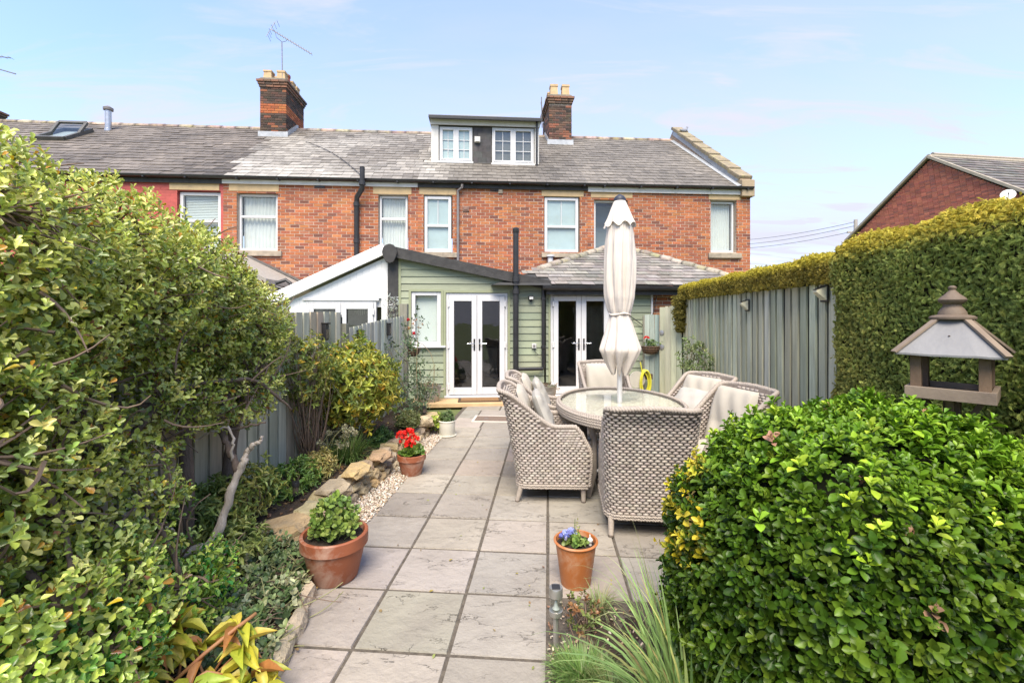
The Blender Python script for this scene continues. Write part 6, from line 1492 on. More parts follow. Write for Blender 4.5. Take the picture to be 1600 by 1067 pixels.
def stones():
    e = empty('stone_edging', (bedx(4.5), 4.5, 0), 0, 'low dry stone edging of honey-coloured stones beside the gravel', 'stone edging')
    Ms = []; rnd = random.Random(3)
    Y = 3.15
    while Y < 6.85:
        for lay in range(3 if Y < 5 else 2):
            L = rnd.uniform(.15, .28); D = rnd.uniform(.12, .2); H = rnd.uniform(.06, .095); yy = Y + lay * .09
            x = bedx(yy) - .06 - .035 * lay; sl = (bedx(yy + .1) - bedx(yy - .1)) / .2; ax = unit(np.array((sl, 1, rnd.gauss(0, .05)))); az = unit(np.array((rnd.gauss(0, .1), rnd.gauss(0, .1), 1))); ay = unit(np.cross(az, ax)); az = np.cross(ax, ay)
            Ms.append(frames([(x, yy, .03 + lay * .068)], ax * L, ay * D, az * H)[0])
        Y += rnd.uniform(.15, .22)
    # big flat stone behind the large pot, and a heap by the cream pot
    for p, sz, rz in (((-1.56, 3.12, .13), (.38, .28, .12), .3), ((-1.42, 3.62, .22), (.26, .22, .08), 1.2), ((-1.08, 6.25, .16), (.26, .22, .16), .7), ((-1.15, 6.0, .20), (.24, .2, .13), 2.0), ((-1.02, 6.5, .1), (.22, .2, .14), 1.0), ((-1.37, 4.0, .23), (.30, .20, .08), 1.4), ((-1.3, 4.45, .22), (.26, .2, .07), 1.5)):
        c, s_ = math.cos(rz), math.sin(rz); Ms.append(frames([p], np.array((c, s_, .03)) * sz[0], np.array((-s_, c, 0)) * sz[1], np.array((0, 0, 1.)) * sz[2])[0])
    Ms = to_local(np.array(Ms), e); n = len(Ms); pieces('stone', [f'rock{k}' for k in range(4)], Ms, pal(STC, n, .12), e, m_rock, 300, 'stones', rng.integers(0, 4, n))
    e = empty('stone_kerb', (-1.06, 2.2, 0), 0, 'rough log-like stone kerb at the near slab edge', 'stone edging'); Ms = []
    for Y, L in ((1.93, .22), (2.12, .24), (2.33, .26), (2.53, .22)):
        x = bedx(Y) - .01; Ms.append(frames([(x, Y, .025)], np.array((-.10, 1, 0)) * L, np.array((1, .1, 0)) * .075, np.array((0, 0, .085)))[0])
    pieces('stone', [f'rock{k}' for k in range(4)], to_local(np.array(Ms), e), pal([(.50, .42, .29), (.44, .37, .26)], 4, .08), e, m_rock, 300, 'stones', np.arange(4))
    # gravel strip
    n = 5200; Yg = rng.uniform(2.9, 6.7, n); xa = np.array([bedx(y) for y in Yg]) - .02; xb = -1.40 + .079 * Yg; f = rng.uniform(0, 1, n) ** .9; X = xa + (np.maximum(xb, xa + .02) + .02 - xa) * f
    ok = xb > xa + .0; X, Yg = X[ok], Yg[ok]; n = len(X); s_ = rng.uniform(.010, .026, n); A = rv(n); B = unit(np.cross(A, rv(n))); C = np.cross(A, B)
    Ms = frames(np.c_[X, Yg, .002 + rng.uniform(0, .012, n)], A * s_[:, None], B * (s_ * .8)[:, None], C * (s_ * .6)[:, None])
    pieces('pebble', 'pebble', Ms, pal([(.52, .44, .34), (.60, .53, .43), (.42, .34, .26), (.36, .26, .18), (.66, .62, .55)], n, .12), None, mat('gravel_stone', tint=True, nscale=60, var=.15, rough=.8), 0, 'gravel')
    gb = MB(); P = np.array([[(bedx(y) - .05, y, -.004), (-1.40 + .079 * y + .03, y, -.004)] for y in np.linspace(2.85, 6.75, 20)]); gb.grid(P).build('gravel_bedding', mat('gravel_sand', (.36, .29, .21), (.24, .19, .14), 60, rough=.95, bump=.6, bscale=150), [o for o in COL.objects if o.name == 'gravel'][0], recalc=False)
    # grit and chippings on the near planting bed
    n = 900; w0 = rng.uniform(.03, 1.0, n) ** 1.6; l0 = rng.uniform(1.2, 2.55, n); s_ = rng.uniform(.006, .02, n); A = rv(n); B = unit(np.cross(A, rv(n))); C = np.cross(A, B)
    Ms = frames(np.c_[w0 * math.cos(PB) + l0 * math.sin(PB), -w0 * math.sin(PB) + l0 * math.cos(PB), np.full(n, .006)], A * s_[:, None], B * (s_ * .8)[:, None], C * (s_ * .6)[:, None])
    pieces('pebble', 'pebble', Ms, pal([(.45, .33, .22), (.5, .42, .32), (.25, .15, .09), (.12, .08, .05)], n, .2), None, mat('gravel_stone', tint=True), 0, 'gravel')
stones()

# ------------------------------------------------------------------ clipped conifer hedges
def hedge(name, label, Y0, Y1, xin, depth, z0, z1, n, colf, round_end=.22, size=(.035, .065), drip=None):
    """a clipped hedge along the right boundary; xin(Y) its garden face"""
    Yc, Xc = (Y0 + Y1) / 2, xin((Y0 + Y1) / 2) + depth / 2
    e = empty(name, (Xc, Yc, 0), 0, label, 'hedge')
    pos = []; nor = []
    areas = {'face': (Y1 - Y0) * (z1 - z0), 'top': (Y1 - Y0) * min(depth, .8), 'end': depth * (z1 - z0) * .8}; tot = sum(areas.values())
    for k, a in areas.items():
        m_ = int(n * a / tot); Y = rng.uniform(Y0, Y1, m_); z = rng.uniform(z0, z1, m_); u = rng.uniform(0, min(depth, .8), m_)
        if k == 'face': p = np.c_[xin(Y), Y, z]; q = np.tile((-1., .08, 0), (m_, 1))
        elif k == 'top': p = np.c_[xin(Y) + u, Y, np.full(m_, z1)]; q = np.tile((0, 0, 1.), (m_, 1))
        else: p = np.c_[xin(np.full(m_, Y1)) + u, np.full(m_, Y1), z]; q = np.tile((0, 1., 0), (m_, 1))
        pos.append(p); nor.append(q)
    p = np.concatenate(pos); q = np.concatenate(nor)
    # round the arrises
    r = round_end; x_in = xin(p[:, 1]); dx = np.clip(r - (p[:, 0] - x_in), 0, r); dz = np.clip(r - (z1 - p[:, 2]), 0, r); dy = np.clip(r - (Y1 - p[:, 1]), 0, r)
    off = np.c_[dx, -dy, -dz]; corner = np.c_[x_in + np.maximum(p[:, 0] - x_in, r), np.minimum(p[:, 1], Y1 - r), np.minimum(p[:, 2], z1 - r)]
    v = p - corner; L = np.linalg.norm(v, axis=1, keepdims=True); use = (L[:, 0] > 1e-6); p[use] = corner[use] + v[use] / L[use] * r; q[use] = v[use] / L[use]
    wob = .014 * np.sin(p[:, 1] * 7 + p[:, 2] * 5) + .010 * np.sin(p[:, 2] * 13 - p[:, 1] * 11) + rng.normal(0, .011, len(p)); p += q * wob[:, None]
    t = unit(np.cross(q, rv(len(p)))); d = q * rng.uniform(.12, .65, (len(p), 1)) + t * .9 + np.array((0, 0, .25)); s_ = rng.uniform(*size, len(p))
    Ms = leaf_M(p - unit(d) * s_[:, None] * .5, d, q + rv(len(p)) * .7, s_ * 1.2, s_ * .62); Cs = colf(p, q)
    if drip is not None:
        Ms = np.concatenate([Ms, drip[0]]); Cs = np.concatenate([Cs, drip[1]])
    foliage(e, Ms, Cs, 'spray', m_con, (Xc, Yc, (z0 + z1) / 2), 0)
    # added solid dark core, blocks light passing through the hedge
    ys = np.linspace(Y0, Y1 - .10, 12); P = []
    for y in ys: x = xin(y) + .05; P.append([(x, y, z0 + .02), (x, y, z1 - .16), (x + .12, y, z1 - .05), (x + depth - .1, y, z1 - .05), (x + depth - .1, y, z0 + .02)])
    q_ = MB().grid(np.array(P)); q_.add(P[-1], [(0, 1, 2, 3, 4)]); q_.add(P[0], [(4, 3, 2, 1, 0)])
    o = q_.build('dark_core', mat('hedge_dark_core', (.028, .026, .012), (.05, .04, .02), 30, rough=.95, bump=1, bscale=60), e, recalc=False); o.location = -Vector((Xc, Yc, 0))
    return e
def lerp(a, b, f): return np.array(a) * (1 - f[:, None]) + np.array(b) * f[:, None]
def col_hedge(p, q):
    n = len(p); top = smoothstep(1.93, 2.09, p[:, 2]); brown = np.clip(smoothstep(2.4, 3.4, p[:, 1]) * .6 + .25 * np.sin(p[:, 1] * 5 + p[:, 2] * 4) * rng.uniform(0, 1, n), 0, 1)
    c = lerp((.27, .34, .08), (.56, .46, .12), np.clip(brown + rng.normal(0, .22, n), 0, 1)); g = lerp((.18, .25, .06), (.40, .48, .13), rng.uniform(0, 1, n)); c = c * .55 + g * .45 * (1 - brown[:, None] * .5)
    y = lerp((.50, .45, .06), (.58, .46, .07), rng.uniform(0, 1, n)); f = np.clip(top + rng.normal(0, .15, n) * (top > .05), 0, 1)[:, None]; return np.clip(c * (1 - f) + y * f, .01, .9) * (1 + rng.normal(0, .14, (n, 1)))
hx = lambda Y: FENCE_R(Y) - .32
hedge('conifer_hedge', 'tall clipped conifer hedge with golden top behind the bird table', .6, 3.33, hx, 1.1, .1, 2.13, 88000, col_hedge, .16, (.022, .044))
def col_hedge2(p, q):
    n = len(p); top = smoothstep(1.98, 2.09, p[:, 2]); c = lerp((.24, .21, .045), (.38, .30, .06), rng.uniform(0, 1, n)); y = np.array((.56, .49, .06)); f = np.clip(top * .9 + rng.normal(0, .12, n), 0, 1)[:, None]; return np.clip(c * (1 - f) + y * f, .01, .9) * (1 + rng.normal(0, .12, (n, 1)))
# trailing end that hangs down the fence by the gate
n = 2200; zt = rng.uniform(0, 1, n); pd_ = np.c_[FENCE_R(7.85) - .08 + rng.normal(0, .05, n) * (1 - .5 * zt), 7.86 + rng.normal(0, .10, n) * (1 - .6 * zt), 1.95 - .62 * zt]
qd = np.tile((-1., -.3, 0), (n, 1)); s_ = rng.uniform(.035, .06, n); Dm = leaf_M(pd_, rv(n) * .6 + np.array((-.3, -.3, -.8)), qd + rv(n) * .5, s_, s_ * .9); Dc = np.clip(lerp((.15, .14, .03), (.24, .20, .04), rng.uniform(0, 1, n)), 0, 1)
hedge('conifer_hedge', 'low mossy-looking hedge crown lying along the fence top', 3.3, 7.98, lambda Y: FENCE_R(Y) - .07, .95, 1.86, 2.10, 46000, col_hedge2, .08, (.024, .046), (Dm, Dc))

# ------------------------------------------------------------------ round glossy bush
def round_bush():
    C = np.array((1.46, 1.86, .48)); RR = np.array((.78, .66, .735)); e = empty('round_bush', (C[0], C[1], 0), 0, 'big rounded glossy green bush in the near right corner', 'bush')
    n = 11000; p = rv(n * 2); p = p[p[:, 2] > -.62][:n]; k = (np.abs(p) ** 2.2).sum(1) ** (-1 / 2.2); nor = unit(np.sign(p) * np.abs(p) ** 1.2 / RR)
    P = C + p * k[:, None] * RR * (1 + .030 * np.sin(p[:, 0:1] * 9 + p[:, 2:3] * 7) + .018 * np.sin(p[:, 1:2] * 17 - p[:, 2:3] * 13) + rng.normal(0, .018, (len(p), 1)))
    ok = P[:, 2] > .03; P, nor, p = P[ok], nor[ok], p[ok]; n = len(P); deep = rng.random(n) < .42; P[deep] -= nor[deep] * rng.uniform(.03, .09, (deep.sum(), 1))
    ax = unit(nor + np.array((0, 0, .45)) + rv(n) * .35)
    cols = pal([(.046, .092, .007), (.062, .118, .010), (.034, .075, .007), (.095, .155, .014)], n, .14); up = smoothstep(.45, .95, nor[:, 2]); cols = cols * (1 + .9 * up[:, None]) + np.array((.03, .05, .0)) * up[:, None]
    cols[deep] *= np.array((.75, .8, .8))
    # bright new shoots along the crown, yellow ones on the left flank
    crown = (rng.random(n) < .05 * (nor[:, 2] > .45)); cols[crown] = pal([(.30, .45, .03), (.36, .48, .04), (.24, .40, .03)], crown.sum(), .1); P[crown] += nor[crown] * .03; ax[crown] = unit(ax[crown] + np.array((0, 0, 1.2)))
    px = 800 + F * P[:, 0] / P[:, 1]; py = HORY - F * (P[:, 2] - CAMH) / P[:, 1]
    left = (px < 1108) & (nor[:, 0] < -.1) & (py > 670) & (py < 885) & (rng.random(n) < .30) & (nor[:, 1] < .6); cols[left] = pal([(.62, .50, .03), (.55, .47, .05), (.48, .46, .05)], left.sum(), .1); P[left] += nor[left] * .015
    yl = np.where(crown, .042, np.where(left, .040, .041)) * rng.uniform(.68, 1.28, n); stray = rng.random(n) < .03; P[stray] += nor[stray] * rng.uniform(.02, .06, (stray.sum(), 1)); old = rng.random(n) < .006; cols[old] = pal([(.40, .22, .14), (.45, .33, .12)], old.sum(), .1)
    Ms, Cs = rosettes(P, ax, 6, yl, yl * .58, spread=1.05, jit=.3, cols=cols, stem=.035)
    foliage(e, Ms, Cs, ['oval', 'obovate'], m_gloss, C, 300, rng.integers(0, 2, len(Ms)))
    q = MB(); P2 = np.zeros((14, 25, 3))
    for i in range(14):
        for j in range(25):
            a, b = -1.0 + 2.57 * i / 13, 2 * math.pi * j / 24; v = np.array((math.cos(a) * math.cos(b), math.cos(a) * math.sin(b), math.sin(a))); P2[i, j] = C + v * ((np.abs(v) ** 2.2).sum() ** (-1 / 2.2)) * RR * .78; P2[i, j, 2] = max(P2[i, j, 2], .01)
    o = q.grid(P2).build('dark_core', mat('bush_dark_core', (.012, .018, .006), (.022, .026, .01), 20, rough=.95), e, smooth='all', recalc=False); o.location = (-C[0], -C[1], 0)  # added dark dome; its colour stands for the shade deep among the leaves
    tw = twig_mesh([((C[0] + rng.normal(0, .05), C[1] + rng.normal(0, .05), 0), C + rv(1)[0] * RR * .8) for _ in range(14)], .014, .005); o = tw.build('stem', m_bark, e, recalc=False, smooth='all'); o.location = (-C[0], -C[1], 0)
round_bush()

# ------------------------------------------------------------------ straggling evergreen on the left
def left_shrub():
    e = empty('straggling_shrub', (-1.98, 2.2, 0), 0, 'large straggling evergreen shrub with yellowing leaves along the left fence', 'shrub'); O = Vector((-1.98, 2.2, 0))
    E = [((-2.00, 1.60, 1.72), (.52, .62, .58), 1900), ((-2.05, 2.25, 1.79), (.48, .60, .50), 1900), ((-2.12, 2.85, 1.70), (.46, .55, .50), 1800), ((-2.12, 3.38, 1.50), (.42, .55, .46), 1600), ((-2.14, 3.82, 1.34), (.30, .40, .36), 420), ((-1.80, 1.45, 1.15), (.42, .46, .45), 800), ((-1.95, 2.3, 1.15), (.34, .5, .36), 420), ((-1.80, 1.85, .72), (.38, .5, .38), 620), ((-1.60, 1.52, .50), (.40, .38, .36), 900), ((-1.9, 3.1, 1.05), (.26, .5, .22), 300), ((-1.62, 2.05, .32), (.34, .42, .24), 460)]
    tips = []; axs = []
    for c, r, n in E:
        p, q = ell_points(int(n * 1.2), c, r, (.42, 1.03)); tips.append(p); axs.append(q)
    P = np.concatenate(tips); q = np.concatenate(axs); keep = P[:, 2] > .06
    # not inside another blob's heart
    for c, r, n in E: keep &= (((P - np.array(c)) / np.array(r)) ** 2).sum(1) > .16
    P, q = P[keep], q[keep]; n = len(P); ax = unit(q + np.array((.15, -.1, .65)) + rv(n) * .55)
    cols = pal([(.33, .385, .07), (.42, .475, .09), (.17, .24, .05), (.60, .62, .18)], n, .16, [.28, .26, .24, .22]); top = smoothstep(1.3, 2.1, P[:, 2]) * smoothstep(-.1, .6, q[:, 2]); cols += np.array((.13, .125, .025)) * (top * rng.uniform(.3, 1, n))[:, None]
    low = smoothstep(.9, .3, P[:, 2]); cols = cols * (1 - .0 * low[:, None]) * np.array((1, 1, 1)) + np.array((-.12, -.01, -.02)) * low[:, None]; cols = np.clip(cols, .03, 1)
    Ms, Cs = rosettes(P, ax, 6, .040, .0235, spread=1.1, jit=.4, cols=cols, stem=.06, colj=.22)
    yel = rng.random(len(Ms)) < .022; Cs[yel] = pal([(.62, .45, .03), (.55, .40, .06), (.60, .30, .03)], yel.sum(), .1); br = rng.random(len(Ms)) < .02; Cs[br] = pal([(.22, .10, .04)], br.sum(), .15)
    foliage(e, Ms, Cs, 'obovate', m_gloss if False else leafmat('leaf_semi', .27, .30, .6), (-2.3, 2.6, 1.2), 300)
    # dark twiggy inside: branches from the base to the tips
    bases = [(-2.02, 1.5, .03), (-2.05, 2.1, .03), (-2.0, 2.75, .03), (-1.98, 3.15, .05)]; nodes = [(-2.05, 1.5, 1.1), (-2.08, 2.1, 1.15), (-2.05, 2.8, 1.15), (-1.98, 3.4, 1.1)]
    tk = twig_mesh(list(zip(bases, nodes)), .045, .032, .12, 9, 10).build('trunk', m_bark, e, recalc=False, smooth='all'); tk.location = -O
    prs = []; idx = rng.choice(n, 900, replace=False); nd = np.array(nodes)
    br_ = []
    for k in range(44):
        j = k % 4; c, r, _ = E[k % len(E)]; a = nd[np.argmin(np.abs(nd[:, 1] - c[1]))]; b = np.array(c) + rv(1)[0] * np.array(r) * .55; br_.append((a, b))
    o = twig_mesh(br_, .020, .008, .22, 7, 9).build('branch', m_bark, e, recalc=False, smooth='all'); o.location = -O
    ends = np.array([b for _, b in br_])
    for i in idx:
        b = P[i]; a = ends[np.argmin(np.linalg.norm(ends - b, axis=1) + rng.uniform(0, .15, len(ends)))]; prs.append((a, b))
    for k in range(200):
        c, r, _ = E[rng.integers(0, len(E))]; a = np.array(c) + rv(1)[0] * np.array(r) * .8; prs.append((a, a + rv(1)[0] * .25))
    o = twig_mesh(prs, .0070, .0022, .18, 4, 6).build('twigs', m_twig, e, recalc=False, kind='stuff'); o.location = -O
    # bare arching limbs below, in front of the fence boards
    def limb(pts, r0, r1, m, nm):
        p = np.array([tuple(at(*q_)) for q_ in pts]); t = np.linspace(0, 1, len(p)); tt = np.linspace(0, 1, 26); c = np.stack([np.interp(tt, t, p[:, i]) for i in range(3)], 1); c[1:-1] = (c[:-2] + 2 * c[1:-1] + c[2:]) / 4; c[1:-1] += rng.normal(0, .004, c[1:-1].shape)
        o = MB().tube(c, np.linspace(r0, r1, 26) * (1 + .12 * np.sin(tt * 31)), 10).build(nm, m, e, smooth='all', recalc=False); o.location = -O
    limb([(268, 872, 2.55), (300, 862, 2.6), (330, 850, 2.64), (348, 815, 2.68), (362, 765, 2.72), (374, 735, 2.75), (383, 718, 2.76)], .030, .020, m_dead, 'dead_limb')
    limb([(381, 722, 2.76), (386, 705, 2.8), (398, 694, 2.8), (407, 690, 2.8), (409, 682, 2.8)], .02, .007, m_dead, 'dead_limb')
    limb([(374, 735, 2.75), (364, 715, 2.8), (352, 690, 2.85), (340, 660, 2.9), (326, 625, 2.95), (300, 600, 3.0)], .022, .014, m_bark, 'dead_limb')
    limb([(362, 720, 2.78), (366, 690, 2.78), (356, 665, 2.8), (330, 676, 2.8), (300, 690, 2.8)], .009, .005, m_dead, 'dead_limb')
    limb([(326, 625, 2.95), (335, 660, 2.9), (350, 672, 2.9), (380, 668, 2.9), (415, 660, 2.9)], .012, .006, m_bark, 'dead_limb')
    limb([(120, 830, 2.3), (180, 810, 2.3), (230, 812, 2.2), (270, 830, 2.4)], .02, .012, m_dead, 'dead_limb')
    limb([(30, 930, 1.8), (70, 860, 1.85), (100, 800, 1.9), (120, 720, 1.95)], .03, .02, m_bark, 'dead_limb')
    limb([(190, 700, 2.2), (240, 640, 2.4), (300, 600, 2.7), (400, 590, 3.1), (455, 640, 3.3)], .02, .009, m_bark, 'dead_limb')
    limb([(240, 860, 2.4), (215, 800, 2.4), (232, 740, 2.45), (200, 690, 2.5)], .009, .005, m_bark, 'dead_limb')
left_shrub()

# ------------------------------------------------------------------ border plants
def stems(e, pairs, r0, r1, m, name='stem', bend=.12):
    o = twig_mesh(pairs, r0, r1, bend, 5, 7).build(name, m, e, recalc=False, smooth='all'); o.location = -Vector(e.location); return o
def bushy(name, label, c, r, n, per, L, W, cols, tp='oval', m=None, up=.5, shell=(.55, 1.02), jit=.4, n_ind=60, cat='shrub', nst=10, p=None, extra=None, spread=1.05, stemcol=None):
    c = np.array(c, float); e = empty(name, (c[0], c[1], 0), 0, label, cat)
    P, q = ell_points(n, c, r, shell); P = c + (P - c) * (1 + .20 * np.sin(q[:, 0] * 5 + c[1]) * np.sin(q[:, 2] * 4 + q[:, 1] * 5) + rng.normal(0, .07, n))[:, None]; ok = P[:, 2] > .05; P, q = P[ok], q[ok]; n = len(P); ax = unit(q + np.array((.1, -.1, up)) + rv(n) * jit); cc = pal(cols, n, .16, p)
    Ms, Cs = rosettes(P, ax, per, L, W, spread=spread, jit=jit, cols=cc, stem=L * .9, colj=.18)
    if extra is not None: f = rng.random(len(Ms)) < extra[0]; Cs[f] = pal(extra[1], f.sum(), .1)
    foliage(e, Ms, Cs, tp, m or m_leaf, c - np.array((.3, -.3, 0)), n_ind)
    idx = rng.choice(n, min(n, nst * 5), replace=False); base = np.array((c[0], c[1], bed_z(c[0], c[1]) - .02))
    stems(e, [(base + rng.normal(0, .03, 3) * (1, 1, 0), P[i]) for i in idx], .006, .002, stemcol or m_twig)
    return e
bushy('golden_bush', 'golden green bush leaning on the pale fence panel', (-1.70, 5.0, .84), (.46, .68, .46), 800, 6, .085, .036, [(.26, .31, .05), (.36, .38, .06), (.48, .43, .06), (.17, .24, .05)], 'lance', up=.3, extra=(.05, [(.55, .30, .04), (.6, .46, .04)]), p=[.35, .3, .2, .15])
bushy('golden_bush', 'paler twiggy bush below the shrub tip in front of the fence', (-1.88, 4.25, 1.08), (.22, .34, .34), 240, 5, .06, .026, [(.24, .28, .06), (.30, .31, .07), (.16, .22, .05)], 'lance', up=.3, extra=(.05, [(.6, .42, .04)]))
def rose():
    e = empty('climbing_rose', (-1.42, 6.75, 0), 0, 'thin climbing rose with blue-green leaves at the fence end', 'rose'); prs = []; tips = []
    tg = [at(600, 525, 6.7), at(632, 505, 6.8), at(655, 500, 6.9), at(650, 560, 6.8), at(672, 590, 6.7), at(585, 560, 6.5), at(625, 590, 6.5), at(660, 620, 6.5), at(600, 620, 6.3), at(640, 640, 6.4), at(680, 570, 6.9), at(615, 545, 6.6), at(645, 530, 6.9), at(575, 600, 6.2)]
    for t in tg:
        b = np.array((-1.42 + rng.normal(0, .06), 6.7 + rng.normal(0, .1), .1)); prs.append((b, np.array(t)))
        for k in range(26): f = rng.uniform(.25, 1.05); tips.append(b + (np.array(t) - b) * f + rng.normal(0, .07, 3))
    tips = np.array(tips); n = len(tips); ax = unit(rv(n) + np.array((.2, -.3, .5))); Ms, Cs = rosettes(tips, ax, 5, .052, .030, 1.2, .4, pal([(.12, .18, .095), (.155, .215, .125), (.09, .14, .07), (.19, .235, .13)], n, .12), stem=.08)
    foliage(e, Ms, Cs, 'oval', m_leaf, (-1.6, 7, .8), 40); stems(e, prs, .008, .003, mat('rose_stem', (.14, .17, .08), (.2, .12, .07), 9, rough=.7), bend=.15)
    for px, py, Y in ((647, 521, 6.9), (638, 500, 6.85)):
        c = np.array(at(px, py, Y)); t = c + rv(9) * .012; Mr, Cr = rosettes(t, rv(9), 4, .03, .026, .9, .3, pal([(.60, .02, .03)], 9, .15)); pieces('petal', 'round', to_local(Mr, e), Cr, e, m_leaf, 20, 'petals')
    t = np.array([tuple(at(640 + 5 * i, 512 - 6 * (i % 3), 6.9)) for i in range(5)]); Mr, Cr = rosettes(t, unit(rv(5) + (0, 0, 1)), 4, .05, .025, .8, .3, pal([(.45, .18, .08), (.5, .25, .08)], 5, .1)); pieces('leaf', 'oval', to_local(Mr, e), Cr, e, m_leaf, 0, 'red_foliage')
rose()
def jasmine():
    c = at(590, 500, 7.35); t = np.array([tuple(at(600 + 22 * rng.random(), 462 + 45 * rng.random(), 7.9)) for _ in range(50)]); e = empty('pale_climber', (t[:, 0].mean(), 7.9, 0), 0, 'pale whitish climber on the black corner post', 'climber')
    Ms, Cs = rosettes(t, unit(rv(50) + (0, -.5, .3)), 4, .05, .02, 1.1, .4, pal([(.62, .64, .60), (.5, .54, .48), (.38, .42, .34)], 50, .1)); foliage(e, Ms, Cs, 'oval', m_leaf, (-2.3, 8.2, 1.5), 0); stems(e, [((t[:, 0].mean(), 7.95, 0), x) for x in t[:12]], .005, .002, m_twig)
jasmine()
def alliums():
    e = empty('dried_allium_clump', (-1.70, 4.35, 0), 0, 'clump of dried pale round seed heads beside the left fence', 'perennial'); Ms = []; Cs = []; prs = []
    for k in range(34):
        px, py = 478 + 85 * rng.random(), 652 + 46 * rng.random(); Y = rng.uniform(4.0, 4.8); c = np.array(at(px, py, Y)); prs.append((np.array((-1.72 + rng.normal(0, .12), 4.4 + rng.normal(0, .15), .1)), c)); n = 46; d = rv(n); L = np.full(n, .028)
        Ms.append(leaf_M(c + d * .004, d, rv(n), L, L * .42)); Cs.append(pal([(.42, .40, .26), (.50, .47, .33), (.33, .33, .19)], n, .12))
    pieces('seed_head', 'oval', to_local(np.concatenate(Ms), e), np.concatenate(Cs), e, m_leaf, 0, 'seed_heads'); stems(e, prs, .004, .003, mat('dry_stem', (.30, .30, .14), (.22, .22, .1), 9))
alliums()
def tuft(name, label, c, n, L, W, cols, spread=.10, lean=.45, cat='grass clump', n_ind=60, bl=None, p=None, m=None):
    e = empty(name, (c[0], c[1], 0), 0, label, cat); a = rng.uniform(0, 6.28, n); d = np.c_[np.cos(a), np.sin(a), np.zeros(n)]; ln = rng.uniform(.55, 1.1, n) * L; k = rng.uniform(0, 1, n)
    z = unit(np.array((0, 0, 1.)) + d * (lean * k)[:, None] + rv(n) * .08); y = unit(d - z * np.sum(d * z, 1, keepdims=True)); x = np.cross(y, z); pos = np.array(c) + d * (rng.uniform(0, spread, n))[:, None]
    Ms = frames(pos, x * (W * rng.uniform(.7, 1.2, n))[:, None], y * ln[:, None], z * ln[:, None]); ti = np.clip((k * 3.0 + .7 + rng.normal(0, .6, n)).astype(int), 0, 3); bb = bl or BL
    sc = seen_score(Ms, (c[0], c[1] + .3, 0)); pieces('blade', bb, to_local(Ms, e), pal(cols, n, .14, p), e, m or m_grass, n_ind, 'foliage', ti, sc); return e
tuft('ornamental_grass', 'arching blue-green strap-leaved grass against the round bush', (.68, 1.72, .0), 330, .62, .0155, [(.22, .34, .11), (.28, .40, .14), (.17, .28, .09), (.42, .44, .15), (.48, .38, .17)], .13, 1.0, p=[.35, .3, .2, .1, .05], n_ind=150)
tuft('ornamental_grass', 'thin spiky pale grass leaning toward the wicker chair back', (.72, 2.2, .0), 46, .58, .007, [(.25, .32, .14), (.36, .38, .18)], .08, .5, n_ind=40)
tuft('grass_tuft', 'low bright green tuft of fine grass at the slab edge', (.31, 2.0, .0), 1000, .12, .0045, [(.12, .22, .05), (.16, .28, .07), (.22, .30, .10)], .12, 1.1, n_ind=0)
tuft('grass_tuft', 'low grassy tuft behind the near green one', (.42, 1.90, .0), 500, .13, .0045, [(.15, .22, .07), (.26, .28, .12)], .10, 1.1, n_ind=0)
tuft('grass_tuft', 'green grassy clump below the dried seed heads', (-1.60, 4.45, .16), 340, .34, .008, [(.12, .20, .05), (.17, .26, .07), (.09, .16, .04)], .10, .8, n_ind=60)
tuft('grass_tuft', 'small grass tuft behind the orange pot', (.47, 2.45, .0), 120, .17, .005, [(.20, .26, .10), (.3, .3, .14)], .05, .7, n_ind=0)
bushy('bed_seedling', 'small weedy seedlings at the foot of the orange pot', (.36, 2.30, .09), (.09, .10, .09), 60, 5, .032, .017, [(.16, .20, .06), (.22, .24, .08), (.3, .16, .07)], n_ind=20, cat='plant', nst=4)
for (px, py, Y, r, lb, cols) in (
    (455, 775, 3.75, (.22, .3, .16), 'leafy green perennial with yellow tips behind the flat stone', [(.10, .18, .045), (.14, .23, .05), (.2, .28, .06)]),
    (500, 775, 4.1, (.13, .2, .14), 'dry golden perennial stems by the stone edging', [(.30, .28, .09), (.36, .30, .12)]),
    (590, 690, 5.2, (.16, .26, .10), 'low dark green ground plant below the rose', [(.08, .15, .04), (.12, .2, .05)]),
    (640, 655, 5.9, (.16, .3, .08), 'mossy low cushion plant at the far bed end', [(.12, .14, .05), (.16, .17, .06)]),
    (380, 770, 3.2, (.20, .3, .20), 'yellowing willowy perennial beside the dead limb', [(.26, .28, .07), (.34, .33, .09), (.18, .23, .06)]),
    (350, 860, 2.75, (.22, .25, .16), 'pale lance-leaved perennial under the dead limb', [(.24, .27, .08), (.17, .22, .06)]),
    (300, 800, 2.9, (.22, .25, .18), 'green scrambling perennial under the shrub', [(.12, .18, .05), (.17, .22, .06)])):
    c = at(px, py, Y); bushy('border_perennial', lb, (c.x, c.y, max(c.z, bed_z(c.x, c.y) + r[2] * .6)), r, 260, 5, .06, .021, [tuple(min(.6, q * 1.45) for q in k) for k in cols], 'lance', up=.8, n_ind=15, cat='perennial', nst=6)
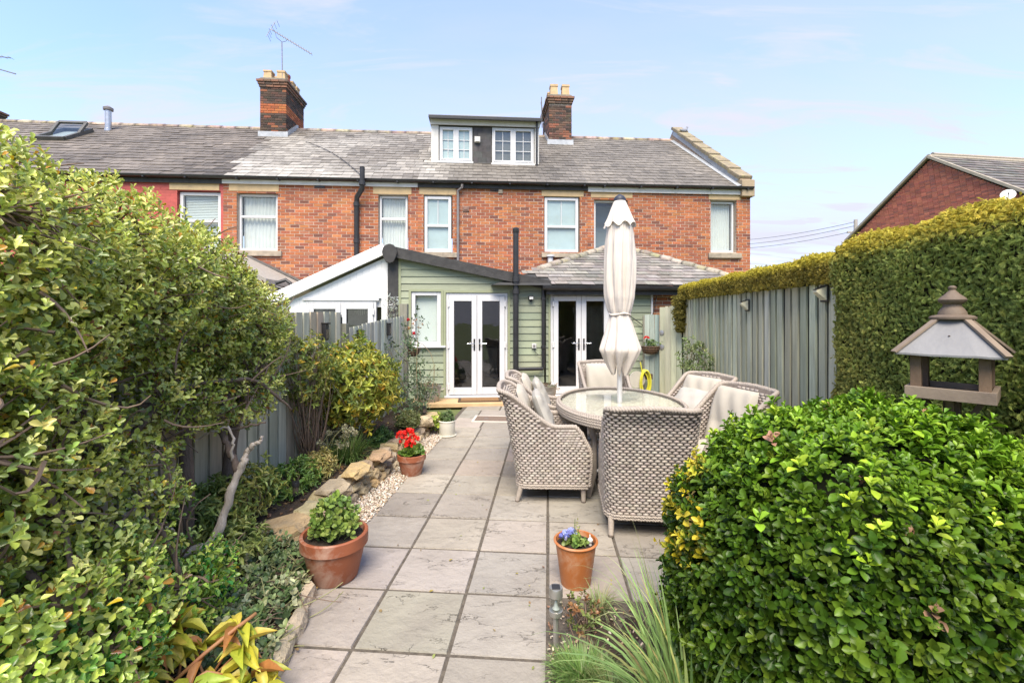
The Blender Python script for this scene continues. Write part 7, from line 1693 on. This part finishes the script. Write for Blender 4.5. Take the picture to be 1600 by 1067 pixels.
# variegated ground cover spilling by the large pot
def ground_cover():
    e = empty('variegated_periwinkle', (-1.30, 2.5, 0), 0, 'cream-edged ground cover between the shrub and the large pot', 'ground cover'); n = 330; Y = rng.uniform(1.95, 3.0, n); x = np.array([bedx(y) for y in Y]) - rng.uniform(.02, .46, n); P = np.c_[x, Y, np.array([bed_z(a, b) for a, b in zip(x, Y)]) + rng.uniform(.02, .13, n)]
    Ms, Cs = rosettes(P, unit(rv(n) * .6 + (0.1, -.1, 1)), 5, .045, .026, 1.2, .35, pal([(.30, .36, .16), (.46, .48, .28), (.18, .26, .10), (.13, .20, .08)], n, .12, [.25, .3, .25, .2]), stem=.05); foliage(e, Ms, Cs, 'oval', m_leaf, (-1.6, 2.8, -.3), 80)
    stems(e, [(P[i] - (0, 0, .08), P[i] + rng.normal(0, .12, 3) * (1, 1, .3)) for i in range(140)], .003, .002, mat('dry_stem'))
    e = empty('trailing_ivy', (-1.45, 2.0, 0), 0, 'dark ivy carpeting the bed below the shrub', 'ivy'); n = 420; Y = rng.uniform(1.2, 3.0, n); x = FENCE_L(Y) + .05 + rng.uniform(0, 1, n) * (np.array([bedx(y) for y in Y]) - FENCE_L(Y) - .1); P = np.c_[x, Y, np.array([bed_z(a, b) for a, b in zip(x, Y)]) + rng.uniform(.01, .09, n)]
    Ms, Cs = rosettes(P, unit(rv(n) * .5 + (0, -.1, 1)), 5, .05, .042, 1.2, .3, pal([(.10, .17, .07), (.14, .21, .085), (.08, .14, .06)], n, .12), stem=.05); foliage(e, Ms, Cs, 'round', m_leaf, (-1.6, 2.4, -.3), 60)
    stems(e, [(P[i], P[i] + rng.normal(0, .15, 3) * (1, 1, .2)) for i in range(160)], .003, .002, m_twig)
    # leaf litter
    n = 1100; Y = rng.uniform(1.6, 6.8, n); bx_ = np.array([bedx(y) for y in Y]); x = bx_ - rng.uniform(-.03, .55, n) ** 1.0; P = np.c_[x, Y, np.array([bed_z(a, b) for a, b in zip(x, Y)]) + .014]; L = rng.uniform(.02, .045, n); Ms = leaf_M(P, rv(n) * (1, 1, .25), rv(n) * .5 + (0, 0, 1), L, L * .6)
    pieces('fallen_leaf', 'oval', Ms, pal([(.22, .12, .06), (.30, .19, .09), (.16, .09, .05), (.4, .27, .1)], n, .15), None, m_leaf, 0, 'leaf_litter')
    o = [q for q in COL.objects if q.name == 'leaf_litter'][0]
    n = 70; Y = rng.uniform(2.0, 6.5, n); x = rng.uniform(-1.0, .9, n) + .079 * Y - .1; x = np.where(Y < 2.7, np.minimum(x, .1), x); L = rng.uniform(.008, .028, n); Ms = leaf_M(np.c_[x, Y, np.full(n, .006)], rv(n) * (1, 1, .1), rv(n) * .3 + (0, 0, 1), L, L * .55)
    pieces('fallen_leaf', 'oval', Ms, pal([(.45, .36, .08), (.35, .25, .12), (.25, .15, .08), (.3, .33, .1)], n, .15), None, m_leaf, 0, 'slab_litter'); tag([q for q in COL.objects if q.name == 'slab_litter'][0], 'few tiny dry leaves dropped across the paving slabs', 'leaf litter'); tag(o, 'dry brown fallen leaves lying over the left bed', 'leaf litter')
ground_cover()
def peony():
    e = empty('yellowing_peony', (-1.32, 1.88, 0), 0, 'yellowing large-leaved peony in the near left corner of the bed', 'perennial'); O = e.location; Ms = []; Cs = []; prs = []
    cl = [((300, 960), 1.95), ((285, 985), 1.9), ((335, 990), 1.95), ((390, 960), 2.0), ((360, 1040), 1.85), ((410, 1035), 1.9), ((255, 1000), 1.85), ((320, 1050), 1.8), ((270, 945), 2.0), ((395, 990), 1.95), ((240, 1040), 1.75), ((430, 1055), 1.85)]
    base = np.array((-1.30, 1.80, .03))
    for (px, py), Y in cl:
        c = np.array(at(px, py, Y)); prs.append((base + rng.normal(0, .05, 3) * (1, 1, 0), c)); c[1] -= .08; n = 9; t = np.repeat(c[None], n, 0); d = rv(n) * (1, 1, .35) + (.1, -.1, .15); L = rng.uniform(.09, .15, n)
        Ms.append(leaf_M(t, d, rv(n) * .4 + (0, -.2, 1), L, L * .36)); cc = pal([(.42, .44, .05), (.52, .50, .06), (.60, .50, .09), (.32, .40, .06), (.46, .20, .06)], n, .1, [.28, .27, .2, .15, .10]); Cs.append(cc)
    pieces('leaf', 'lance', to_local(np.concatenate(Ms), e), np.concatenate(Cs), e, m_leaf, 300, 'foliage'); stems(e, prs, .006, .004, mat('red_stem', (.30, .12, .06), (.36, .2, .08), 9, rough=.6))
    o = MB().tube([tuple(at(272, 1064, 1.75)), tuple(at(320, 1020, 1.8)), tuple(at(370, 980, 1.88)), tuple(at(400, 958, 1.95))], .008, 8).build('red_stalk', mat('red_stem'), e, smooth='all'); o.location = -O
peony()
# ---- plants in the pots
def potted(e, top, r, n, per, L, W, cols, tp='oval', h=.10, m=None, n_ind=40, up=.8, spread=1.1):
    O = np.array(e.location); t = rng.uniform(0, 6.28, n); k = np.sqrt(rng.uniform(0, 1, n)); P = O + np.c_[r * k * np.cos(t), r * k * np.sin(t), top + h * (1 - .5 * k ** 2) * rng.uniform(.3, 1.05, n)]
    Ms, Cs = rosettes(P, unit(rv(n) * .5 + np.c_[np.cos(t) * k, np.sin(t) * k, np.full(n, up)]), per, L, W, spread, .35, pal(cols, n, .14), stem=.03); foliage(e, Ms, Cs, tp, m or m_leaf, O + (0, .2, 0), n_ind)
    stems(e, [(O + (P[i] - O) * (.3, .3, 0) + (0, 0, top - .03), P[i]) for i in range(0, n, 2)], .004, .002, mat('green_stem', (.16, .22, .07), (.12, .17, .05), 9))
    return P
potted(pot_a, .24, .15, 120, 5, .040, .032, [(.20, .30, .06), (.27, .37, .08), (.15, .24, .05), (.34, .42, .10)], 'round', .27)
P = potted(pot_b, .18, .125, 60, 5, .050, .046, [(.17, .30, .05), (.24, .38, .06), (.13, .24, .04)], 'round', .14)
def umbel(e, c, r, cols, n=46, L=.026, nm='petal', n_ind=60):
    d = rv(n); d[:, 2] = np.abs(d[:, 2]) * .8 - .1; P = np.array(c) + d * r; Ms = leaf_M(P, rv(n) * .6 + d, d + rv(n) * .3, np.full(n, L), np.full(n, L * .95)); pieces(nm, 'round', to_local(Ms, e), pal(cols, n, .12), e, mat('petal', tint=True, var=.1, rough=.5, transl=.2), n_ind, 'petals'); stems(e, [(np.array(e.location) + (0, 0, .16), np.array(c))], .004, .003, mat('green_stem'))
for px, py in ((627, 681), (639, 676), (641, 694), (633, 689), (646, 686)): umbel(pot_b, at(px, py, 4.42 + .12 * rng.random()), .040, [(.75, .018, .012), (.62, .012, .012), (.85, .05, .03)])
potted(pot_c, .17, .09, 60, 7, .055, .012, [(.22, .30, .13), (.28, .34, .18), (.16, .25, .09)], 'lance', .16, n_ind=0); 
bushy('edge_plant', 'bright lime green leafy plant beside the cream pot', (-.98, 6.08, .17), (.13, .10, .12), 60, 5, .055, .032, [(.25, .36, .05), (.32, .40, .06)], n_ind=20, cat='plant', nst=4)
potted(pot_d, .235, .07, 36, 5, .034, .028, [(.16, .26, .06), (.22, .30, .07)], 'round', .06)
O_ = pot_d.location
for dx, dy, c in ((-.07, -.01, [(.22, .26, .62), (.16, .18, .5), (.6, .6, .75)]), (-.045, .03, [(.3, .34, .7)]), (-.015, .05, [(.35, .38, .7)])): umbel(pot_d, (O_.x + dx, O_.y + dy, .275), .014, c, 14, .026)
stems(pot_d, [((O_.x + .01, O_.y + .02, .24), (O_.x, O_.y + .03, .37)), ((O_.x + .01, O_.y + .02, .24), (O_.x + .03, O_.y + .03, .33))], .003, .002, mat('green_stem'))
t = np.array([(O_.x + .002 * k, O_.y + .03, .25 + .016 * k) for k in range(8)]); Mr, Cr = rosettes(t, unit(rv(8) * .3 + (0, 0, 1)), 3, .022, .012, 1.1, .3, pal([(.32, .36, .08)], 8, .1)); pieces('leaf', 'oval', to_local(Mr, pot_d), Cr, pot_d, m_leaf, 0, 'upright_shoot')
MB().tube([(O_.x + .085, O_.y - .01, .23), (O_.x + .083, O_.y - .01, .295)], [.009, .004], 8).lathe([(.003, .0), (.014, .006), (.016, .016), (.010, .026), (.002, .03)], 10, (O_.x + .085, O_.y - .012, .25)).build('white_ornament', m_white_paint, pot_d, smooth=True).location = -O_
# tubs, baskets, fence plant
for tb in [o for o in COL.objects if o.name.startswith('metal_tub')]:
    O = np.array(tb.location); n = 40; P = O + np.c_[rng.normal(0, .10, n), rng.normal(0, .06, n), .23 + rng.uniform(.02, .10, n)]
    Ms, Cs = rosettes(P, unit(rv(n) + (0, 0, .8)), 4, .05, .016, 1.1, .4, pal([(.30, .22, .15), (.36, .27, .18), (.22, .24, .09), (.26, .18, .12)], n, .12)); Ml = to_local(Ms, tb); pieces('leaf', 'lance', Ml, Cs, tb, m_leaf, 0, 'foliage')
t2 = [o for o in COL.objects if o.name.startswith('metal_tub')][1]; O = np.array(t2.location); n = 16; P = O + np.c_[rng.normal(-.12, .05, n), rng.normal(-.02, .04, n), np.full(n, .25)]; Ms, Cs = rosettes(P, unit(rv(n) * .4 + (0, 0, 1)), 4, .11, .012, .7, .3, pal([(.30, .38, .08), (.24, .33, .07)], n, .1)); pieces('leaf', 'lance', to_local(Ms, t2), Cs, t2, m_leaf, 0, 'foliage')
for b_, n in ((basket_r, 26), (basket_l, 30)):
    O = np.array(b_.location); P = O + np.c_[rng.normal(0, .07, n), rng.normal(-.08, .04, n), rng.uniform(.0, .12, n)]; Ms, Cs = rosettes(P, unit(rv(n) * .6 + (0, -.2, 1)), 5, .045, .034, 1.1, .35, pal([(.12, .20, .06), (.16, .24, .07), (.09, .15, .05)], n, .12)); pieces('leaf', 'round', to_local(Ms, b_), Cs, b_, m_leaf, 0, 'foliage')
umbel(basket_r, at(1010.5, 528, 8.28), .028, [(.70, .02, .02)], 22, .03, n_ind=0)
bushy('fence_shrub', 'pale leafy shrub growing up the fence behind the far chair', (2.62, 6.55, .95), (.20, .40, .33), 130, 5, .065, .026, [(.26, .33, .13), (.34, .40, .16), (.19, .27, .09)], 'lance', n_ind=20, nst=5)
